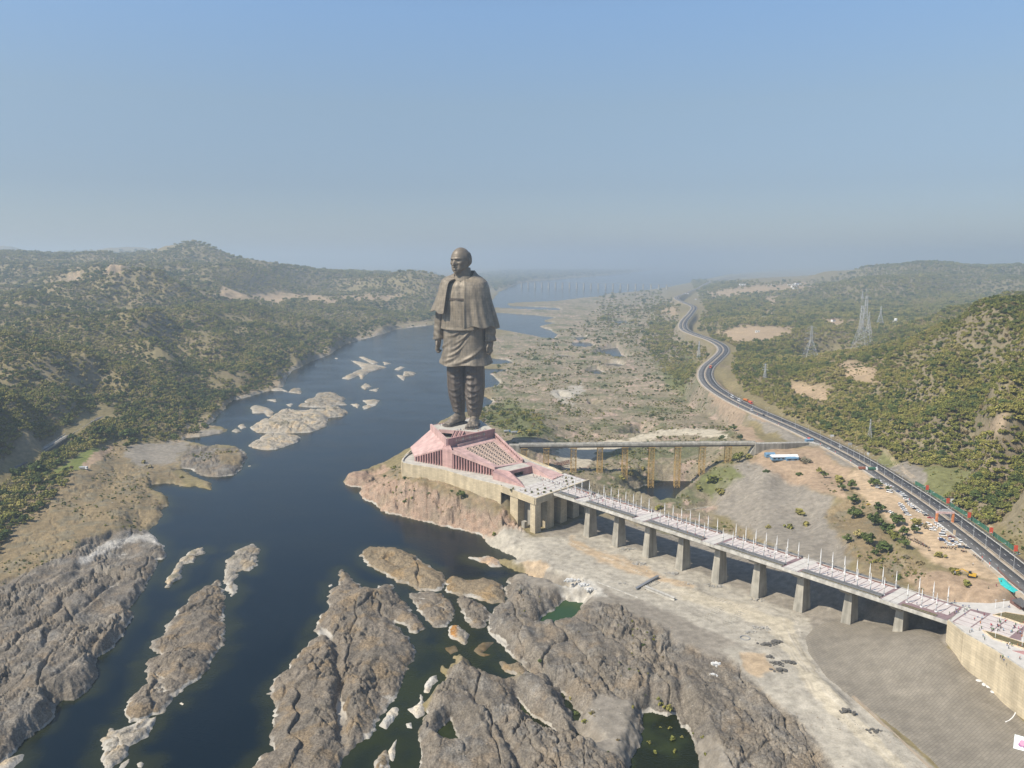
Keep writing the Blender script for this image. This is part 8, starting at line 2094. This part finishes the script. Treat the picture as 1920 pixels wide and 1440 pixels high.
def on_ground(px, py, z0=9.0): return lot_z(px, py, z0)
def debris():
    # two precast beams
    a = on_ground(1193, 1106); e = on_ground(1234, 1084)
    for p, q, m, lab, up in ((a, e, M_GREYM, 'long grey steel beam lying on the sandy ground', 1.5), (on_ground(1210, 1104), on_ground(1265, 1126), M_CONCL, 'long white precast concrete beam lying on the sandy ground', 1.9)):
        rz = math.atan2(q[1] - p[1], q[0] - p[0]); L = math.hypot(q[0] - p[0], q[1] - p[1]); z = min(gz(p[0], p[1]), gz(q[0], q[1]))
        t = empty('beam', ((p[0] + q[0]) / 2, (p[1] + q[1]) / 2, (p[2] + q[2]) / 2), rz, lab, 'beam')
        MB().box((0, 0, up + .1), (L, 2.0, .35)).build('flange', m, t); MB().box((0, 0, up / 2), (L, .8, up)).build('web', m, t); MB().box((0, 0, .15), (L, 1.9, .3)).build('flange', m, t)
    # stacked formwork sections next to the beams
    for i in range(9):
        x, y, z = on_ground(1206 + i * 3.4, 1104 - i * 1.6); o = MB().hexa([(-.4, -2.4, -.1), (.4, -2.4, -.1), (.4, 2.4, -.1), (-.4, 2.4, -.1)], [(-.3, -2.2, .7), (.3, -2.2, .7), (.3, 2.2, .7), (-.3, 2.2, .7)]).build('formwork_panel', M_CONC, None, (x, y, z), .5)
        tag(o, 'grey formwork panel stacked beside the steel beam', 'formwork', 'formwork panels beside the steel beam')
    for i in range(13):
        x, y, z = on_ground(1126 + i * 5.2, 1094 + i * 2.0); o = MB().hexa([(-.35, -3.4, -.2), (.35, -3.4, -.2), (.35, 3.4, -.2), (-.35, 3.4, -.2)], [(-.3, -3.3, .35), (.3, -3.3, .35), (.3, 3.3, .35), (-.3, 3.3, .35)]).build('sleeper', M_CONCL, None, (x, y, z), .75)
        tag(o, 'concrete sleeper in the ladder-like row left of the beams', 'sleeper', 'row of concrete sleepers on the sand')
    for i in range(2):
        for k in range(9):
            x, y, z = on_ground(1322 + i * 38 + k * 3.6 + i * 2, 1160 - k * 2.6 + i * 10); o = MB().box((0, 0, .15), (.5, 5.0, .5)).build('sleeper', M_CONC, None, (x, y, z - .1), .75)
            tag(o, f'old concrete strip half sunk in the dust, {"left" if i == 0 else "right"} set', 'sleeper', 'old concrete strips in the dust')
    # ring and heaps
    x, y, z = on_ground(1397, 1197)
    b = MB(); n = 20
    for k in range(n):
        a0, a1 = 6.283 * k / n, 6.283 * (k + 1) / n; b.bar((2.8 * math.cos(a0), 2.8 * math.sin(a0), .3), (2.8 * math.cos(a1), 2.8 * math.sin(a1), .3), .28, 6)
    tag(b.build('pipe_ring', M_GREYM, None, (x, y, z)), 'dark ring of coiled pipe on the sandy ground', 'pipe coil')
    def heap(px, py, wd, hgt, m, lab, cat, seed, sq=.55):
        x, y, z = on_ground(px, py); r = np.random.default_rng(seed); b = MB()
        for k in range(int(16 + wd * 2)):
            p = r.normal(size=2) * np.array((wd, wd * sq)) * .42; s = r.uniform(.35, .9) * hgt; hz = max(0, hgt * (1 - np.hypot(p[0] / wd, p[1] / (wd * sq)) * 1.1)) * .6
            q = [(p[0] + s * math.cos(a + r.uniform(-.4, .4)), p[1] + s * math.sin(a + r.uniform(-.4, .4))) for a in (0.3, 1.6, 2.9, 4.2, 5.4)]
            b.prism(q, -.8, [hz + s * r.uniform(.3, .8) for _ in q])
        tag(b.build('rubble_heap', m, None, (x, y, z)), lab, cat)['kind'] = 'stuff'
    M_DROCK = mat('dark_scrap', (.13, .122, .108), .9, var=.4, scale=.8, bump=.2)
    M_WROCK = mat('white_rubble', (.60, .59, .56), .9, var=.2, scale=.8, bump=.2)
    M_SROCK = mat('grey_rubble', (.36, .34, .30), .9, var=.35, scale=.8, bump=.2)
    for px, py, wd, hg, m, lab in ((1437,1209,4.0,1.3,M_DROCK,'dark scrap heap, left of the pair by the pipe ring'),(1455,1205,4.5,1.3,M_DROCK,'dark scrap heap, right of the pair by the pipe ring'),(1443,1232,3.0,1.0,M_DROCK,'dark scrap heap at the left end of the crescent'),(1458,1244,4.5,1.0,M_DROCK,'dark scrap heap in the middle of the crescent'),(1483,1243,4.0,1.2,M_DROCK,'dark scrap heap at the right end of the crescent'),(1464,1258,4.5,1.4,M_DROCK,'dark scrap heap below the crescent'),
                                   (1585,1335,5.0,1.2,M_DROCK,'dark scrap heap beside the sand track by the apron'),(1640,1372,6.0,.8,M_DROCK,'flat dark scrap row at the lower sand track'),(1343,1246,4.0,1.2,M_WROCK,'white rubble patch on the dark rock massif'),(1336,1265,2.2,.8,M_WROCK,'small white rubble patch below the larger one'),
                                   (1092,1096,4,1.2,M_WROCK,'white broken slabs near the channel end, left'),(1070,1088,4.5,1.2,M_WROCK,'white broken slabs near the channel end, upper'),(1105,1104,4,1.0,M_WROCK,'white broken slabs near the channel end, right'),(1175,1030,9,1.0,M_SROCK,'pale rubble spread around the second pier'),(1200,1058,8,1.0,M_SROCK,'pale rubble between the second and third piers'),(1262,1076,6,1.1,M_SROCK,'line of broken concrete beside the fourth pier'),(1330,1098,7,1.0,M_SROCK,'rubble around the fifth pier'),(1350,1100,5,1.0,M_SROCK,'rubble to the right of the fifth pier'),(1420,1125,7,.9,M_SROCK,'rubble beside the sixth pier'),
                                   (1425,1178,7,.9,M_SROCK,'broken concrete spread above the pipe ring'),(1405,1186,5,.9,M_SROCK,'broken concrete left of the spread above the ring'),(1169,1094,5,.6,M_SROCK,'grey blocks left of the steel beam'),(1290,1095,4,.6,M_SROCK,'blocks on the sand right of the beams')):
        heap(px, py, wd, hg, m, lab, 'rubble', int(px + py))
    for i, (px, py, s) in enumerate(((1835,1277,1.6),(1845,1284,1.5),(1852,1288,1.5),(1862,1298,1.7),(1873,1303,1.2),(1885,1310,1.1),(1894,1322,2.6),(1904,1328,2.0),(1915,1336,1.8))):
        x, y, z = on_ground(px, py, 15); o = MB().lathe([(s * .9, -.3), (s, .25), (s * .7, .6), (s * .2, .75)], 9).build('sandbag_mound', M_WROCK, None, (x, y, z), i); o.scale = (1.2, .8, 1)
        tag(o, f'white lime mound on the apron edge, {ORD[i]} from the bridge', 'mound', 'white mounds along the apron edge')
    b = MB(); pr = [on_ground(*p, 15) for p in ((1885,1355),(1892,1352),(1898,1347),(1903,1340),(1905,1333))]
    for p, q in zip(pr[:-1], pr[1:]): b.bar((p[0], p[1], p[2] + .25), (q[0], q[1], q[2] + .25), .28)
    tag(b.build('hose', M_WHITE), 'white curved hose lying on the paved apron', 'hose')
    # printed sheet at the right edge
    x, y, z = on_ground(1921, 1410, 15)
    t = empty('hoarding', (x, y, z), -.6, 'white printed hoarding with pink blossoms at the right edge', 'hoarding'); t.scale = (.72, .72, .72)
    MB().hexa([(-6, -.1, .2), (6, -.1, .2), (6, .1, .2), (-6, .1, .2)], [(-6, 3.0, 8.2), (6, 3.0, 8.2), (6, 3.2, 8.2), (-6, 3.2, 8.2)]).build('panel', paint('sheet_white', (.72, .80, .80)), t)
    pk = paint('sheet_pink', (.62, .30, .42)); pk2 = paint('sheet_plum', (.36, .16, .30)); og = paint('sheet_orange', (.72, .45, .2))
    nv = Vector((0, 8.0, -3.0)).normalized(); 
    def disc(u, v, r, m, off):
        b = MB(); c = Vector((u, -.1 + 3.1 * v / 8, .2 + v)) - Vector((0, .935, -.36)) * off; e1 = Vector((1, 0, 0)); e2 = Vector((0, 3.1, 8)).normalized()
        b.face([c + e1 * math.cos(k * .628) * r + e2 * math.sin(k * .628) * r for k in range(10)]); b.build('print', m, t)
    for u, v, r, m in ((-1.5, 4.5, 1.7, pk), (.2, 5.4, 1.4, pk), (-2.4, 3.2, 1.3, pk2), (-.2, 3.2, 1.5, pk2), (1.6, 1.6, 1.3, og)): disc(u, v, r, m, .03 + .01 * r)
    for s in (-5, 5): MB().bar((s, .5, -.5), (s, 3.2, 7.6), .18).build('prop', M_GREYL, t)
    # turquoise net thrown over the bank
    pp = [(1871,1084),(1880,1083),(1890,1092),(1905,1104),(1911,1109),(1900,1112),(1886,1104),(1876,1097)]
    q = [on_ground(*p, 41) for p in pp]; c = on_ground(1889, 1098, 41); b = MB()
    for p, p2 in zip(q, q[1:] + q[:1]): b.face([(c[0], c[1], c[2] + 1.1), (p[0], p[1], p[2] + .25), (p2[0], p2[1], p2[2] + .25)])
    o = b.build('tarpaulin', M_TURQ); bpy_fix(o); tag(o, 'turquoise net sheet spread on the bank below the highway', 'tarpaulin')
    # red truss lying under the trestle bridge, boundary wall by the highway end
    p, q2 = lot_z(1041, 872, 16), lot_z(1070, 871, 16); rz = math.atan2(q2[1] - p[1], q2[0] - p[0]); L = math.hypot(q2[0] - p[0], q2[1] - p[1])
    t = empty('truss_girder', ((p[0] + q2[0]) / 2, (p[1] + q2[1]) / 2, (p[2] + q2[2]) / 2), rz, 'rusty red truss girder lying under the trestle bridge', 'girder')
    for yy in (-1.6, 1.6):
        for zz in (.3, 3.0): MB().bar((-L / 2, yy, zz), (L / 2, yy, zz), .3).build('chord', M_RUST, t)
        b = MB()
        for k in range(8):
            x0, x1 = -L / 2 + L * k / 8, -L / 2 + L * (k + 1) / 8; b.bar((x0, yy, .3), ((x0 + x1) / 2, yy, 3.0), .16); b.bar(((x0 + x1) / 2, yy, 3.0), (x1, yy, .3), .16)
        b.build('web_bracing', M_RUST, t)
    pr = [lot_z(*p, 41) for p in ((1872,1072),(1890,1090),(1912,1108),(1935,1126))]
    b = MB()
    for p, q3 in zip(pr[:-1], pr[1:]): b.wall(p[:2], q3[:2], .5, p[2] - 1.5, p[2] + 1.6, q3[2] - 1.5, q3[2] + 1.6)
    tag(b.build('boundary_wall', mat_wood), 'low red-brown wall along the highway edge above the turquoise net', 'wall')
    # planters on the plaza
    tub = MB().box((0, 0, .35), (1.6, 1.6, .7)).mesh('planter_box', M_PLANT)
    for i, (px, py) in enumerate(((985,921),(997,924),(1009,927),(1020,924),(1008,919),(1033,922),(1061,897),(1062,903),(1064,909),(1072,898),(1074,905),(1022,917),(962,917),(958,920))):
        x, y, _ = P(px, py, 38.1); t = empty('plant_tub', (x, y, 38.03), 0, f'green plant in a square tub, {"left" if px < 1040 else "right"} part of the plaza', 'plant', 'plant tubs on the plaza')
        link('tub', tub, t); o = link('plant', BUSHES[i % 2], t, (0, 0, .5)); o.scale = (.6, .6, .6)
debris()
build_islets()
build_water()
print('trees', build_forest(), 'scrub', build_scrub(), 'stones', build_stones())
# ------------------------------------------------------------------ haze
def build_haze():
    m = bpy.data.materials.new('haze'); m.use_nodes = True
    n = m.node_tree.nodes; l = m.node_tree.links
    n.remove(n['Principled BSDF'])
    v = n.new('ShaderNodeVolumePrincipled'); v.inputs['Color'].default_value = HAZE_COL
    v.inputs['Density'].default_value = HAZE_D; v.inputs['Anisotropy'].default_value = HAZE_G
    l.new(v.outputs[0], n['Material Output'].inputs['Volume'])
    b = MB(); b.box((0, 34000, (HAZE_TOP - 7) / 2), (170000, 74000, HAZE_TOP + 7))
    o = b.build('haze', m); tag(o, 'pale blue haze over the valley', kind='stuff')
HAZE_D = 1.35e-4; HAZE_COL = (.61, .725, .835, 1); HAZE_G = 0.25; HAZE_TOP = max(420.0, float(GRID['h'].max()) + 30); print('haze top', HAZE_TOP)
build_haze()
